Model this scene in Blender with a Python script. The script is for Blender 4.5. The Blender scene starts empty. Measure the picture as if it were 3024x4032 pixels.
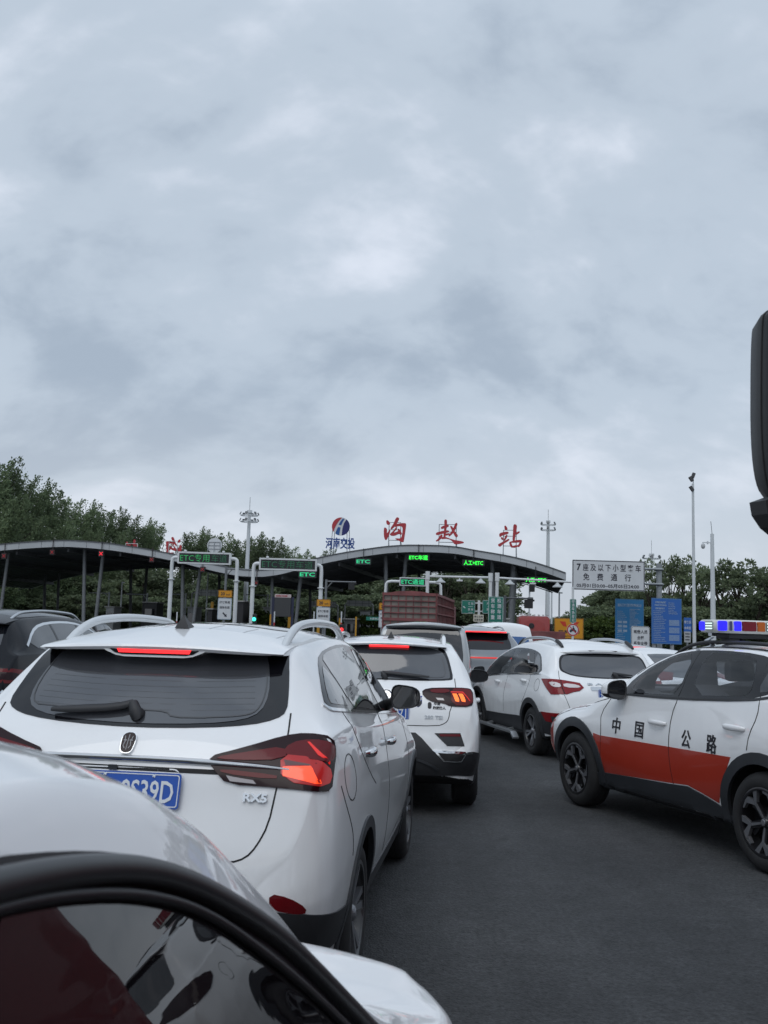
import bpy, bmesh, math, random
import numpy as np
from mathutils import Vector, Matrix
from mathutils.bvhtree import BVHTree

C = bpy.context.scene.collection
S = bpy.context.scene
R = math.radians
random.seed(7)
rng = np.random.default_rng(7)

# ---------------------------------------------------------------- camera
FPX, PITCH, ROLL, EYE = 3800.0, 0.120, 0.029, 1.708
_f = Vector((0, math.cos(PITCH), math.sin(PITCH)))
_r0 = Vector((1, 0, 0)); _u0 = Vector((0, -math.sin(PITCH), math.cos(PITCH)))
_r = math.cos(ROLL) * _r0 + math.sin(ROLL) * _u0
_u = -math.sin(ROLL) * _r0 + math.cos(ROLL) * _u0
cam = bpy.data.objects.new('camera', bpy.data.cameras.new('camera'))
C.objects.link(cam)
cam.matrix_world = Matrix(((_r.x, _u.x, -_f.x, 0), (_r.y, _u.y, -_f.y, 0), (_r.z, _u.z, -_f.z, EYE), (0, 0, 0, 1)))
cam.data.sensor_fit = 'HORIZONTAL'
cam.data.sensor_width = 5.46
cam.data.lens = FPX / 3024 * 5.46
cam.data.clip_start = 0.02
cam.data.clip_end = 6000
cam.data.dof.use_dof = True
cam.data.dof.focus_distance = 9.0
cam.data.dof.aperture_fstop = 1.9
S.camera = cam

def at(px, py, Y):
    """World point at distance Y (metres ahead) on the sight line through a pixel of the photograph."""
    d = _f + _r * ((px - 1512) / FPX) - _u * ((py - 2016) / FPX)
    return Vector((d.x / d.y * Y, Y, EYE + d.z / d.y * Y))

# ---------------------------------------------------------------- sky and light
SUN_EL, SUN_AZ = R(52), R(200)
w = bpy.data.worlds.new('World'); S.world = w; w.use_nodes = True
nt = w.node_tree; nt.nodes.clear()
def wn(t, **k):
    n = nt.nodes.new(t)
    for a, b in k.items(): setattr(n, a, b)
    return n
def wl(a, b): nt.links.new(a, b)
sky = wn('ShaderNodeTexSky', sky_type='NISHITA', sun_disc=False, sun_elevation=SUN_EL, sun_rotation=SUN_AZ, air_density=1.0, dust_density=2.0)
skym = wn('ShaderNodeVectorMath', operation='SCALE'); skym.inputs[3].default_value = 0.075
wl(sky.outputs[0], skym.inputs[0])
tc = wn('ShaderNodeTexCoord'); sx = wn('ShaderNodeSeparateXYZ'); wl(tc.outputs['Generated'], sx.inputs[0])
zc = wn('ShaderNodeMath', operation='MAXIMUM'); wl(sx.outputs[2], zc.inputs[0]); zc.inputs[1].default_value = 0.0
za = wn('ShaderNodeMath', operation='ADD'); wl(zc.outputs[0], za.inputs[0]); za.inputs[1].default_value = 0.75
dx = wn('ShaderNodeMath', operation='DIVIDE'); wl(sx.outputs[0], dx.inputs[0]); wl(za.outputs[0], dx.inputs[1])
dy = wn('ShaderNodeMath', operation='DIVIDE'); wl(sx.outputs[1], dy.inputs[0]); wl(za.outputs[0], dy.inputs[1])
cx = wn('ShaderNodeCombineXYZ'); wl(dx.outputs[0], cx.inputs[0]); wl(dy.outputs[0], cx.inputs[1])
mp = wn('ShaderNodeMapping'); wl(cx.outputs[0], mp.inputs[0])
mp.inputs['Location'].default_value = (3.1, 1.35, 0); mp.inputs['Rotation'].default_value = (0, 0, R(-38)); mp.inputs['Scale'].default_value = (1.9, 2.9, 1)
n1 = wn('ShaderNodeTexNoise'); wl(mp.outputs[0], n1.inputs['Vector'])
n1.inputs['Scale'].default_value = 1.5; n1.inputs['Detail'].default_value = 5; n1.inputs['Roughness'].default_value = 0.52; n1.inputs['Distortion'].default_value = 0.6
n2 = wn('ShaderNodeTexNoise'); wl(mp.outputs[0], n2.inputs['Vector'])
n2.inputs['Scale'].default_value = 4.5; n2.inputs['Detail'].default_value = 6; n2.inputs['Roughness'].default_value = 0.55; n2.inputs['Distortion'].default_value = 0.2
mn = wn('ShaderNodeMix', data_type='FLOAT'); mn.inputs[0].default_value = 0.36; wl(n1.outputs[0], mn.inputs[2]); wl(n2.outputs[0], mn.inputs[3])
cr = wn('ShaderNodeValToRGB'); wl(mn.outputs[0], cr.inputs[0])
cr.color_ramp.interpolation = 'EASE'
el = cr.color_ramp.elements
el[0].position = 0.37; el[0].color = (0.355, 0.425, 0.515, 1)
el[1].position = 0.66; el[1].color = (0.68, 0.735, 0.83, 1)
e = el.new(0.50); e.color = (0.475, 0.55, 0.64, 1)
# a paler, warmer band low over the horizon
hz = wn('ShaderNodeMapRange'); wl(zc.outputs[0], hz.inputs[0]); hz.inputs[1].default_value = 0.02; hz.inputs[2].default_value = 0.24; hz.inputs[3].default_value = 0.55; hz.inputs[4].default_value = 0.0
mh = wn('ShaderNodeMix', data_type='RGBA'); wl(hz.outputs[0], mh.inputs[0]); wl(cr.outputs[0], mh.inputs[6]); mh.inputs[7].default_value = (0.61, 0.64, 0.69, 1)
ms = wn('ShaderNodeMix', data_type='RGBA'); ms.inputs[0].default_value = 0.92; wl(skym.outputs[0], ms.inputs[6]); wl(mh.outputs[2], ms.inputs[7])
# an overcast sky is brightest overhead
zb = wn('ShaderNodeMapRange', interpolation_type='SMOOTHSTEP'); wl(zc.outputs[0], zb.inputs[0]); zb.inputs[1].default_value = 0.50; zb.inputs[2].default_value = 1.0; zb.inputs[3].default_value = 1.0; zb.inputs[4].default_value = 1.6
vb = wn('ShaderNodeVectorMath', operation='SCALE'); wl(ms.outputs[2], vb.inputs[0]); wl(zb.outputs[0], vb.inputs[3])
bg = wn('ShaderNodeBackground'); wl(vb.outputs[0], bg.inputs[0]); bg.inputs[1].default_value = 1.0
wo = wn('ShaderNodeOutputWorld'); wl(bg.outputs[0], wo.inputs[0])
sun = bpy.data.objects.new('sun', bpy.data.lights.new('sun', 'SUN')); C.objects.link(sun)
sun.data.energy = 0.6; sun.data.angle = R(40); sun.data.color = (1, 0.97, 0.93)
sun.rotation_euler = (R(90) - SUN_EL, 0, -SUN_AZ + R(180))
S.view_settings.view_transform = 'Standard'; S.view_settings.look = 'None'
S.view_settings.exposure = 0.2; S.view_settings.gamma = 1.0
S.cycles.max_bounces = 6; S.cycles.diffuse_bounces = 3; S.cycles.glossy_bounces = 4; S.cycles.transparent_max_bounces = 12
S.cycles.use_denoising = True
S.cycles.sample_clamp_indirect = 4

# ---------------------------------------------------------------- materials
MATS = {}
def mat(name, col=(0.5, 0.5, 0.5), rough=0.5, metal=0.0, spec=0.5, coat=0.0, emit=None, es=1.0, var=0.0, vscale=3.0, bump=0.0, bscale=40.0, coatr=0.04, rvar=0.0):
    if name in MATS: return MATS[name]
    m = bpy.data.materials.new(name); m.use_nodes = True; MATS[name] = m
    t = m.node_tree; b = t.nodes['Principled BSDF']
    b.inputs['Base Color'].default_value = (*col, 1); b.inputs['Roughness'].default_value = rough
    b.inputs['Metallic'].default_value = metal; b.inputs['Specular IOR Level'].default_value = spec
    b.inputs['Coat Weight'].default_value = coat; b.inputs['Coat Roughness'].default_value = coatr
    if emit: b.inputs['Emission Color'].default_value = (*emit, 1); b.inputs['Emission Strength'].default_value = es
    if var or bump or rvar:
        tcn = t.nodes.new('ShaderNodeTexCoord')
    if var or rvar:
        n = t.nodes.new('ShaderNodeTexNoise'); n.inputs['Scale'].default_value = vscale; n.inputs['Detail'].default_value = 6
        t.links.new(tcn.outputs['Object'], n.inputs['Vector'])
    if var:
        mr = t.nodes.new('ShaderNodeMapRange'); t.links.new(n.outputs[0], mr.inputs[0])
        mr.inputs[1].default_value = 0.3; mr.inputs[2].default_value = 0.7; mr.inputs[3].default_value = 1 - var; mr.inputs[4].default_value = 1 + var
        vm = t.nodes.new('ShaderNodeVectorMath'); vm.operation = 'SCALE'; vm.inputs[0].default_value = col
        t.links.new(mr.outputs[0], vm.inputs[3]); t.links.new(vm.outputs[0], b.inputs['Base Color'])
    if rvar:
        mr = t.nodes.new('ShaderNodeMapRange'); t.links.new(n.outputs[0], mr.inputs[0])
        mr.inputs[1].default_value = 0.3; mr.inputs[2].default_value = 0.7; mr.inputs[3].default_value = max(0, rough - rvar); mr.inputs[4].default_value = rough + rvar
        t.links.new(mr.outputs[0], b.inputs['Roughness'])
    if bump:
        n2 = t.nodes.new('ShaderNodeTexNoise'); n2.inputs['Scale'].default_value = bscale; n2.inputs['Detail'].default_value = 4
        t.links.new(tcn.outputs['Object'], n2.inputs['Vector'])
        bp = t.nodes.new('ShaderNodeBump'); bp.inputs['Strength'].default_value = bump; bp.inputs['Distance'].default_value = 0.02
        t.links.new(n2.outputs[0], bp.inputs['Height']); t.links.new(bp.outputs[0], b.inputs['Normal'])
    return m

WHITE = mat('white_car_paint', (0.83, 0.84, 0.845), 0.35, coat=1.0, coatr=0.02, var=0.015, vscale=1.2)
PEARL = mat('pearl_white_paint', (0.83, 0.835, 0.84), 0.32, coat=1.0, coatr=0.03, var=0.02, vscale=2)
def road_dust(m, col=(.30, .285, .26), top=.85, amount=.45):
    """Road dust and rain marks settled on the lower body, patchy."""
    t = m.node_tree; b = t.nodes['Principled BSDF']; tc_ = t.nodes.new('ShaderNodeTexCoord'); s_ = t.nodes.new('ShaderNodeSeparateXYZ'); t.links.new(tc_.outputs['Object'], s_.inputs[0])
    r_ = t.nodes.new('ShaderNodeMapRange'); r_.inputs[1].default_value = top; r_.inputs[2].default_value = .25; r_.inputs[3].default_value = 0.03; r_.inputs[4].default_value = amount; t.links.new(s_.outputs[2], r_.inputs[0])
    mp_ = t.nodes.new('ShaderNodeMapping'); mp_.inputs['Scale'].default_value = (5, 5, 1.6); t.links.new(tc_.outputs['Object'], mp_.inputs[0])
    n_ = t.nodes.new('ShaderNodeTexNoise'); n_.inputs['Scale'].default_value = 2.2; n_.inputs['Detail'].default_value = 8; n_.inputs['Roughness'].default_value = .65; t.links.new(mp_.outputs[0], n_.inputs['Vector'])
    q_ = t.nodes.new('ShaderNodeMapRange'); q_.inputs[1].default_value = .35; q_.inputs[2].default_value = .75; t.links.new(n_.outputs[0], q_.inputs[0])
    x_ = t.nodes.new('ShaderNodeMath'); x_.operation = 'MULTIPLY'; t.links.new(r_.outputs[0], x_.inputs[0]); t.links.new(q_.outputs[0], x_.inputs[1])
    c_ = t.nodes.new('ShaderNodeMix'); c_.data_type = 'RGBA'; t.links.new(x_.outputs[0], c_.inputs[0])
    l_ = b.inputs['Base Color'].links
    if l_: t.links.new(l_[0].from_socket, c_.inputs[6])
    else: c_.inputs[6].default_value = b.inputs['Base Color'].default_value
    c_.inputs[7].default_value = (*col, 1); t.links.new(c_.outputs[2], b.inputs['Base Color'])
    k_ = t.nodes.new('ShaderNodeMapRange'); k_.inputs[3].default_value = b.inputs['Coat Roughness'].default_value; k_.inputs[4].default_value = .35; t.links.new(x_.outputs[0], k_.inputs[0]); t.links.new(k_.outputs[0], b.inputs['Coat Roughness'])
    return m
road_dust(WHITE); road_dust(PEARL)
SILVER = mat('silver_car_paint', (0.36, 0.38, 0.39), 0.32, 0.35, coat=1.0)
GREY = mat('grey_car_paint', (0.17, 0.185, 0.20), 0.3, 0.4, coat=1.0)
BLACKP = mat('black_car_paint', (0.006, 0.007, 0.010), 0.15, spec=0.16, coat=0.12)
ORANGE = mat('orange_red_paint', (0.40, 0.032, 0.014), 0.35, coat=1.0, coatr=0.05, var=0.05, vscale=2)
GLASS = mat('tinted_glass', (0.012, 0.013, 0.016), 0.03, spec=0.75, coat=0.6, coatr=0.01)
GLASS2 = mat('light_tinted_glass', (0.055, 0.058, 0.066), 0.04, spec=0.75, coat=0.6, coatr=0.01)
GLASSBLK = mat('black_glass_border', (0.006, 0.006, 0.008), 0.08, spec=0.5)
PLASTIC = mat('black_plastic', (0.022, 0.023, 0.026), 0.55, var=0.15, vscale=6)
PLASTICG = mat('grey_black_plastic', (0.030, 0.033, 0.038), 0.5, var=0.1, vscale=5)
RUBBER = mat('tyre_rubber', (0.016, 0.016, 0.017), 0.8, var=0.2, vscale=9)
RUBSEAL = mat('rubber_seal', (0.010, 0.010, 0.012), 0.45)
CHROME = mat('chrome', (0.75, 0.76, 0.77), 0.07, 1.0)
ALU = mat('machined_alloy', (0.20, 0.205, 0.22), 0.35, 0.5, coat=.3)
SATIN = mat('satin_silver', (0.50, 0.52, 0.54), 0.3, 0.8)
RIMBLK = mat('black_wheel_enamel', (0.012, 0.012, 0.014), 0.3, coat=0.5)
GAP = mat('panel_gap', (0.008, 0.008, 0.009), 0.7)
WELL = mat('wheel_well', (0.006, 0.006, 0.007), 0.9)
REDLENS = mat('red_lens', (0.12, 0.005, 0.008), 0.2, spec=0.25, coat=0.12)
DKLENS = mat('smoked_red_lens', (0.016, 0.003, 0.005), 0.2, spec=0.2, coat=0.1)
CLEARLENS = mat('clear_lens', (0.42, 0.38, 0.38), 0.12, coat=1.0)
REDLIT = mat('lit_brake_light', (0.5, 0.01, 0.01), 0.3, emit=(1.0, 0.025, 0.03), es=1.6)
REDLIT2 = mat('dim_lit_tail_light', (0.3, 0.01, 0.01), 0.3, emit=(1.0, 0.03, 0.02), es=0.45)
AMBERLIT = mat('lit_orange_lens', (0.5, 0.04, 0.01), 0.15, coat=.4, emit=(1.0, 0.075, 0.018), es=0.85)
SEETHRU = bpy.data.materials.new('clear_side_glass'); SEETHRU.use_nodes = True; MATS['clear_side_glass'] = SEETHRU
_t = SEETHRU.node_tree; _t.nodes.remove(_t.nodes['Principled BSDF']); _a = _t.nodes.new('ShaderNodeBsdfTransparent'); _a.inputs[0].default_value = (.78, .80, .82, 1); _b = _t.nodes.new('ShaderNodeBsdfGlossy'); _b.inputs['Roughness'].default_value = .02; _c = _t.nodes.new('ShaderNodeFresnel'); _c.inputs[0].default_value = 1.6; _d = _t.nodes.new('ShaderNodeMixShader')
_g = _t.nodes.new('ShaderNodeNewGeometry'); _m = _t.nodes.new('ShaderNodeMix'); _m.inputs[3].default_value = .05; _t.links.new(_g.outputs['Backfacing'], _m.inputs[0]); _t.links.new(_c.outputs[0], _m.inputs[2]); _t.links.new(_m.outputs[0], _d.inputs[0]); _t.links.new(_a.outputs[0], _d.inputs[1]); _t.links.new(_b.outputs[0], _d.inputs[2]); _t.links.new(_d.outputs[0], _t.nodes['Material Output'].inputs[0])
CABIN = mat('dark_cabin_trim', (.07, .072, .078), .8); SEAT = mat('seat_cloth', (.10, .102, .108), .85)
PLATEBLUE = mat('plate_blue', (0.012, 0.085, 0.42), 0.35)
PLATEWHITE = mat('plate_white', (0.72, 0.75, 0.78), 0.4)
BLACKTXT = mat('black_lettering', (0.012, 0.012, 0.018), 0.5)

# ---------------------------------------------------------------- mesh helpers
def link(o, parent=None):
    C.objects.link(o)
    if parent is not None: o.parent = parent
    return o

def empty(name, loc=(0, 0, 0), rz=0.0, label=None, cat=None, group=None):
    o = bpy.data.objects.new(name, None); C.objects.link(o)
    o.empty_display_size = 0.2
    o.location = loc; o.rotation_euler = (0, 0, rz)
    if label: tag(o, label, cat, group)
    return o

def tag(o, label=None, cat=None, group=None, kind=None):
    if label: o['label'] = label
    if cat: o['category'] = cat
    if group: o['group'] = group
    if kind: o['kind'] = kind
    return o

def unit(a): return a / np.linalg.norm(a)

class MB:
    """Collects boxes, bars, lathes, prisms and lettering into one mesh."""
    def __init__(s): s.v = []; s.f = []; s.m = []
    def add(s, vs, fs, mi=0):
        k = len(s.v); s.v += [tuple(map(float, q)) for q in vs]; s.f += [[i + k for i in f] for f in fs]; s.m += [mi] * len(fs); return s
    def box(s, c, d, mi=0, rot=None, bev=0.0):
        hx, hy, hz = d[0] / 2, d[1] / 2, d[2] / 2
        if bev > 0:
            bm = bmesh.new(); bmesh.ops.create_cube(bm, size=1.0)
            for v in bm.verts: v.co = Vector((v.co.x * d[0], v.co.y * d[1], v.co.z * d[2]))
            bmesh.ops.bevel(bm, geom=list(bm.edges), offset=bev, segments=2, affect='EDGES', profile=0.6)
            vs = [v.co.copy() for v in bm.verts]; bm.verts.index_update(); fs = [[v.index for v in f.verts] for f in bm.faces]; bm.free()
        else:
            vs = [Vector((x, y, z)) for x in (-hx, hx) for y in (-hy, hy) for z in (-hz, hz)]
            fs = [[0, 1, 3, 2], [4, 6, 7, 5], [0, 4, 5, 1], [2, 3, 7, 6], [0, 2, 6, 4], [1, 5, 7, 3]]
        if rot is not None: vs = [rot @ v for v in vs]
        return s.add([v + Vector(c) for v in vs], fs, mi)
    def bar(s, a, b, r0, r1=None, n=12, mi=0, cap=True):
        a, b = Vector(a), Vector(b); r1 = r0 if r1 is None else r1
        d = (b - a).normalized(); p = d.orthogonal().normalized(); q = d.cross(p)
        vs = []
        for c, r in ((a, r0), (b, r1)):
            vs += [c + (p * math.cos(2 * math.pi * i / n) + q * math.sin(2 * math.pi * i / n)) * r for i in range(n)]
        fs = [[i, (i + 1) % n, n + (i + 1) % n, n + i] for i in range(n)]
        if cap: fs += [list(range(n))[::-1], list(range(n, 2 * n))]
        return s.add(vs, fs, mi)
    def beam(s, a, b, wd, ht, mi=0, up=(0, 0, 1)):
        a, b = Vector(a), Vector(b); d = (b - a).normalized(); q = Vector(up); p = d.cross(q)
        if p.length < 1e-4: p = d.cross(Vector((1, 0, 0)))
        p.normalize(); q = p.cross(d).normalized(); vs = []
        for c in (a, b):
            vs += [c + p * (wd / 2 * i) + q * (ht / 2 * j) for i, j in ((-1, -1), (1, -1), (1, 1), (-1, 1))]
        return s.add(vs, [[0, 1, 2, 3][::-1], [4, 5, 6, 7], [0, 1, 5, 4], [1, 2, 6, 5], [2, 3, 7, 6], [3, 0, 4, 7]], mi)
    def tube(s, path, r, n=10, mi=0, sub=0, flat=1.0, up=None):
        P = [Vector(p) for p in path]
        rr = list(r) if hasattr(r, '__len__') else [r] * len(P)
        for _ in range(sub):
            Q = [P[0]]; q = [rr[0]]
            for i in range(len(P) - 1):
                Q += [P[i] * .75 + P[i + 1] * .25, P[i] * .25 + P[i + 1] * .75]; q += [rr[i] * .75 + rr[i + 1] * .25, rr[i] * .25 + rr[i + 1] * .75]
            P = Q + [P[-1]]; rr = q + [rr[-1]]
        ref = Vector(up) if up else None; vs = []
        for i, c in enumerate(P):
            d = (P[min(i + 1, len(P) - 1)] - P[max(i - 1, 0)]).normalized()
            if ref is None: ref = d.orthogonal()
            p = (ref - d * ref.dot(d)).normalized(); q = d.cross(p)
            if up is None: ref = p
            vs += [c + (p * math.cos(2 * math.pi * k / n) * flat + q * math.sin(2 * math.pi * k / n)) * rr[i] for k in range(n)]
        fs = []
        for i in range(len(P) - 1):
            fs += [[i * n + k, i * n + (k + 1) % n, (i + 1) * n + (k + 1) % n, (i + 1) * n + k] for k in range(n)]
        fs += [list(range(n))[::-1], list(range((len(P) - 1) * n, len(P) * n))]
        return s.add(vs, fs, mi)
    def lathe(s, prof, M=None, n=32, mi=0):
        """Profile of (radius, height) turned about local Z, placed by the matrix M."""
        vs = []; k = len(prof)
        for i in range(n):
            a = 2 * math.pi * i / n
            for r, z in prof: vs.append(Vector((r * math.cos(a), r * math.sin(a), z)))
        fs = [[i * k + j, ((i + 1) % n) * k + j, ((i + 1) % n) * k + j + 1, i * k + j + 1] for i in range(n) for j in range(k - 1)]
        if M is not None: vs = [M @ v for v in vs]
        return s.add(vs, fs, mi)
    def prism(s, poly, M, t0, t1, mi=0):
        """Flat outline (x, y) given thickness from t0 to t1 along local Z, placed by M."""
        n = len(poly)
        vs = [M @ Vector((x, y, t0)) for x, y in poly] + [M @ Vector((x, y, t1)) for x, y in poly]
        fs = [[i, (i + 1) % n, n + (i + 1) % n, n + i] for i in range(n)] + [list(range(n))[::-1], list(range(n, 2 * n))]
        return s.add(vs, fs, mi)
    def text(s, body, M, size, bold=0.0, width=None, depth=0.004, mi=0, spacing=1.0, shear=0.0, align='C', sx=1.0):
        vs, fs = glyphs(body, bold, spacing, shear)
        a = np.array(vs); lo = a.min(0); hi = a.max(0); k = size; kx = k * sx
        if width: kx = width / (hi[0] - lo[0])
        ox = {'C': (lo[0] + hi[0]) / 2, 'L': lo[0], 'R': hi[0]}[align]; oy = (lo[1] + hi[1]) / 2
        V = [((x - ox) * kx, (y - oy) * k, (depth if z > 0 else -0.001)) for x, y, z in vs]
        return s.add([M @ Vector(p) for p in V], fs, mi)
    def build(s, name, mats, parent=None, smooth=None, M=None):
        me = bpy.data.meshes.new(name)
        v = s.v if M is None else [tuple(M @ Vector(p)) for p in s.v]
        me.from_pydata(v, [], s.f)
        for m in (mats if isinstance(mats, (list, tuple)) else [mats]): me.materials.append(m)
        if any(s.m): me.polygons.foreach_set('material_index', s.m)
        if smooth: shade(me, smooth)
        me.update()
        return link(bpy.data.objects.new(name, me), parent)

def shade(me, ang):
    me.polygons.foreach_set('use_smooth', [True] * len(me.polygons))
    me.set_sharp_from_angle(angle=R(ang))

_gl = {}
def glyphs(body, bold, spacing, shear):
    k = (body, bold, spacing, shear)
    if k not in _gl:
        cu = bpy.data.curves.new('lettering', 'FONT'); cu.body = body; cu.size = 1; cu.resolution_u = 2
        cu.offset = bold; cu.extrude = 0.01; cu.space_character = spacing; cu.shear = shear
        cu.space_line = 1.0; cu.align_x = 'CENTER'
        ob = bpy.data.objects.new('lettering', cu); me = ob.to_mesh()
        _gl[k] = ([tuple(v.co) for v in me.vertices], [list(p.vertices) for p in me.polygons])
        ob.to_mesh_clear(); bpy.data.objects.remove(ob); bpy.data.curves.remove(cu)
    return _gl[k]

def frame(o, x, y):
    """Matrix whose local X and Y lie along x and y, origin at o (for flat signs and lettering)."""
    x = Vector(x).normalized(); z = x.cross(Vector(y)).normalized(); y = z.cross(x)
    return Matrix(((x.x, y.x, z.x, o[0]), (x.y, y.y, z.y, o[1]), (x.z, y.z, z.z, o[2]), (0, 0, 0, 1)))

def rrect(w, h, r, n=4, cx=0, cy=0):
    P = []
    for sx_, sy_, a0 in ((1, 1, 0), (-1, 1, 90), (-1, -1, 180), (1, -1, 270)):
        for i in range(n + 1):
            a = R(a0 + 90 * i / n); P.append((cx + sx_ * (w / 2 - r) + r * math.cos(a), cy + sy_ * (h / 2 - r) + r * math.sin(a)))
    return P

def chaikin(P, n, closed=True):
    P = [tuple(p) for p in P]
    for _ in range(n):
        Q = []; m = len(P)
        for i in range(m if closed else m - 1):
            a, b = P[i], P[(i + 1) % m]
            Q.append(tuple(.75 * u + .25 * v for u, v in zip(a, b))); Q.append(tuple(.25 * u + .75 * v for u, v in zip(a, b)))
        P = Q if closed else [P[0]] + Q + [P[-1]]
    return P

def pchip(keys, x):
    """Smooth monotone interpolation through (x, value) keys."""
    xs = np.array([k[0] for k in keys], float); ys = np.array([k[1] for k in keys], float)
    x = np.clip(np.asarray(x, float), xs[0], xs[-1])
    if len(xs) == 1: return np.full_like(x, ys[0])
    h = np.diff(xs); d = np.diff(ys) / h; m = np.zeros_like(ys)
    m[0], m[-1] = d[0], d[-1]
    for i in range(1, len(xs) - 1):
        if d[i - 1] * d[i] > 0:
            w1, w2 = 2 * h[i] + h[i - 1], h[i] + 2 * h[i - 1]; m[i] = (w1 + w2) / (w1 / d[i - 1] + w2 / d[i])
    i = np.clip(np.searchsorted(xs, x) - 1, 0, len(h) - 1); t = (x - xs[i]) / h[i]
    return ((1 + 2 * t) * (1 - t) ** 2) * ys[i] + t * (1 - t) ** 2 * h[i] * m[i] + t * t * (3 - 2 * t) * ys[i + 1] + t * t * (t - 1) * h[i] * m[i + 1]
# ---------------------------------------------------------------- car builder
# Car space: x forward from the rearmost point, y to the car's left, z up from the road.
def car_shell(p, sub=3):
    """Body lofted through cross sections from tail to nose; returns verts, faces."""
    L = p['L']; xx = np.linspace(0, L, 1200); zt = pchip(p['zt'], xx)
    st = np.concatenate([[0], np.cumsum(np.maximum(np.abs(np.diff(xx)) / p.get('dx', .07), np.abs(np.diff(zt)) / .035) + np.abs(np.diff(pchip(p['wm'], xx))) / .03)])
    n = int(st[-1]) + 2; X = np.interp(np.linspace(0, st[-1], n), st, xx)
    g = {k: pchip(p[k], X) for k in ('zt', 'zb', 'wm', 'wbelt', 'wtop', 'zbelt', 'crown', 'ws', 'zw')}
    rows = []
    for i in range(n):
        t, b, wm, wb, wt, zbel, cr_, ws, zw = (g[k][i] for k in ('zt', 'zb', 'wm', 'wbelt', 'wtop', 'zbelt', 'crown', 'ws', 'zw'))
        wb = min(wb, wm - .004); wt = min(wt, wb - .004); ws = min(ws, wm - .004)
        ed = max(t - cr_, b + .02); zb_ = min(zbel, ed - .035 - .0); zb_ = max(zb_, b + .03)
        zw_ = min(max(zw, b + .02), zb_ - .01) if zb_ - .01 > b + .02 else (b + zb_) / 2
        lo = lambda f: b + (zw_ - b) * f
        gh = lambda f: (wb - .012 + (wt - wb + .012) * f + .025 * math.sin(math.pi * f) * min(1, (ed - zb_) / .3), zb_ + .012 + (ed - zb_ - .012) * f)
        P = [(0, b), (ws * .6, b), (ws - .05, b), (ws - .005, lo(.06)), (ws, lo(.16)), (ws + (wm - ws) * .75, lo(.5)), (wm - .003, lo(.85)), (wm, zw_),
             (wm - .004, zw_ + (zb_ - zw_) * .35), (wb + (wm - wb) * .35, zw_ + (zb_ - zw_) * .8), (wb + .004, zb_ - .012), (wb, zb_), gh(.03), gh(.3), gh(.6), gh(.85), gh(1.0),
             (wt - .035, ed + .16 * cr_), (wt * .78, ed + .52 * cr_), (wt * .42, ed + .88 * cr_), (wt * .15, t), (0, t)]
        rows.append([(X[i], y, z) for y, z in chaikin(P, sub, False)])
    m = len(rows[0]); V = []; Fs = []
    for r in rows: V += r + [(x, -y, z) for x, y, z in r[-2:0:-1]]
    k = 2 * m - 2
    for i in range(n - 1):
        for j in range(k): Fs.append([i * k + j, i * k + (j + 1) % k, (i + 1) * k + (j + 1) % k, (i + 1) * k + j])
    Fs.append(list(range(k))[::-1]); Fs.append([(n - 1) * k + j for j in range(k)])
    return V, Fs

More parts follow.
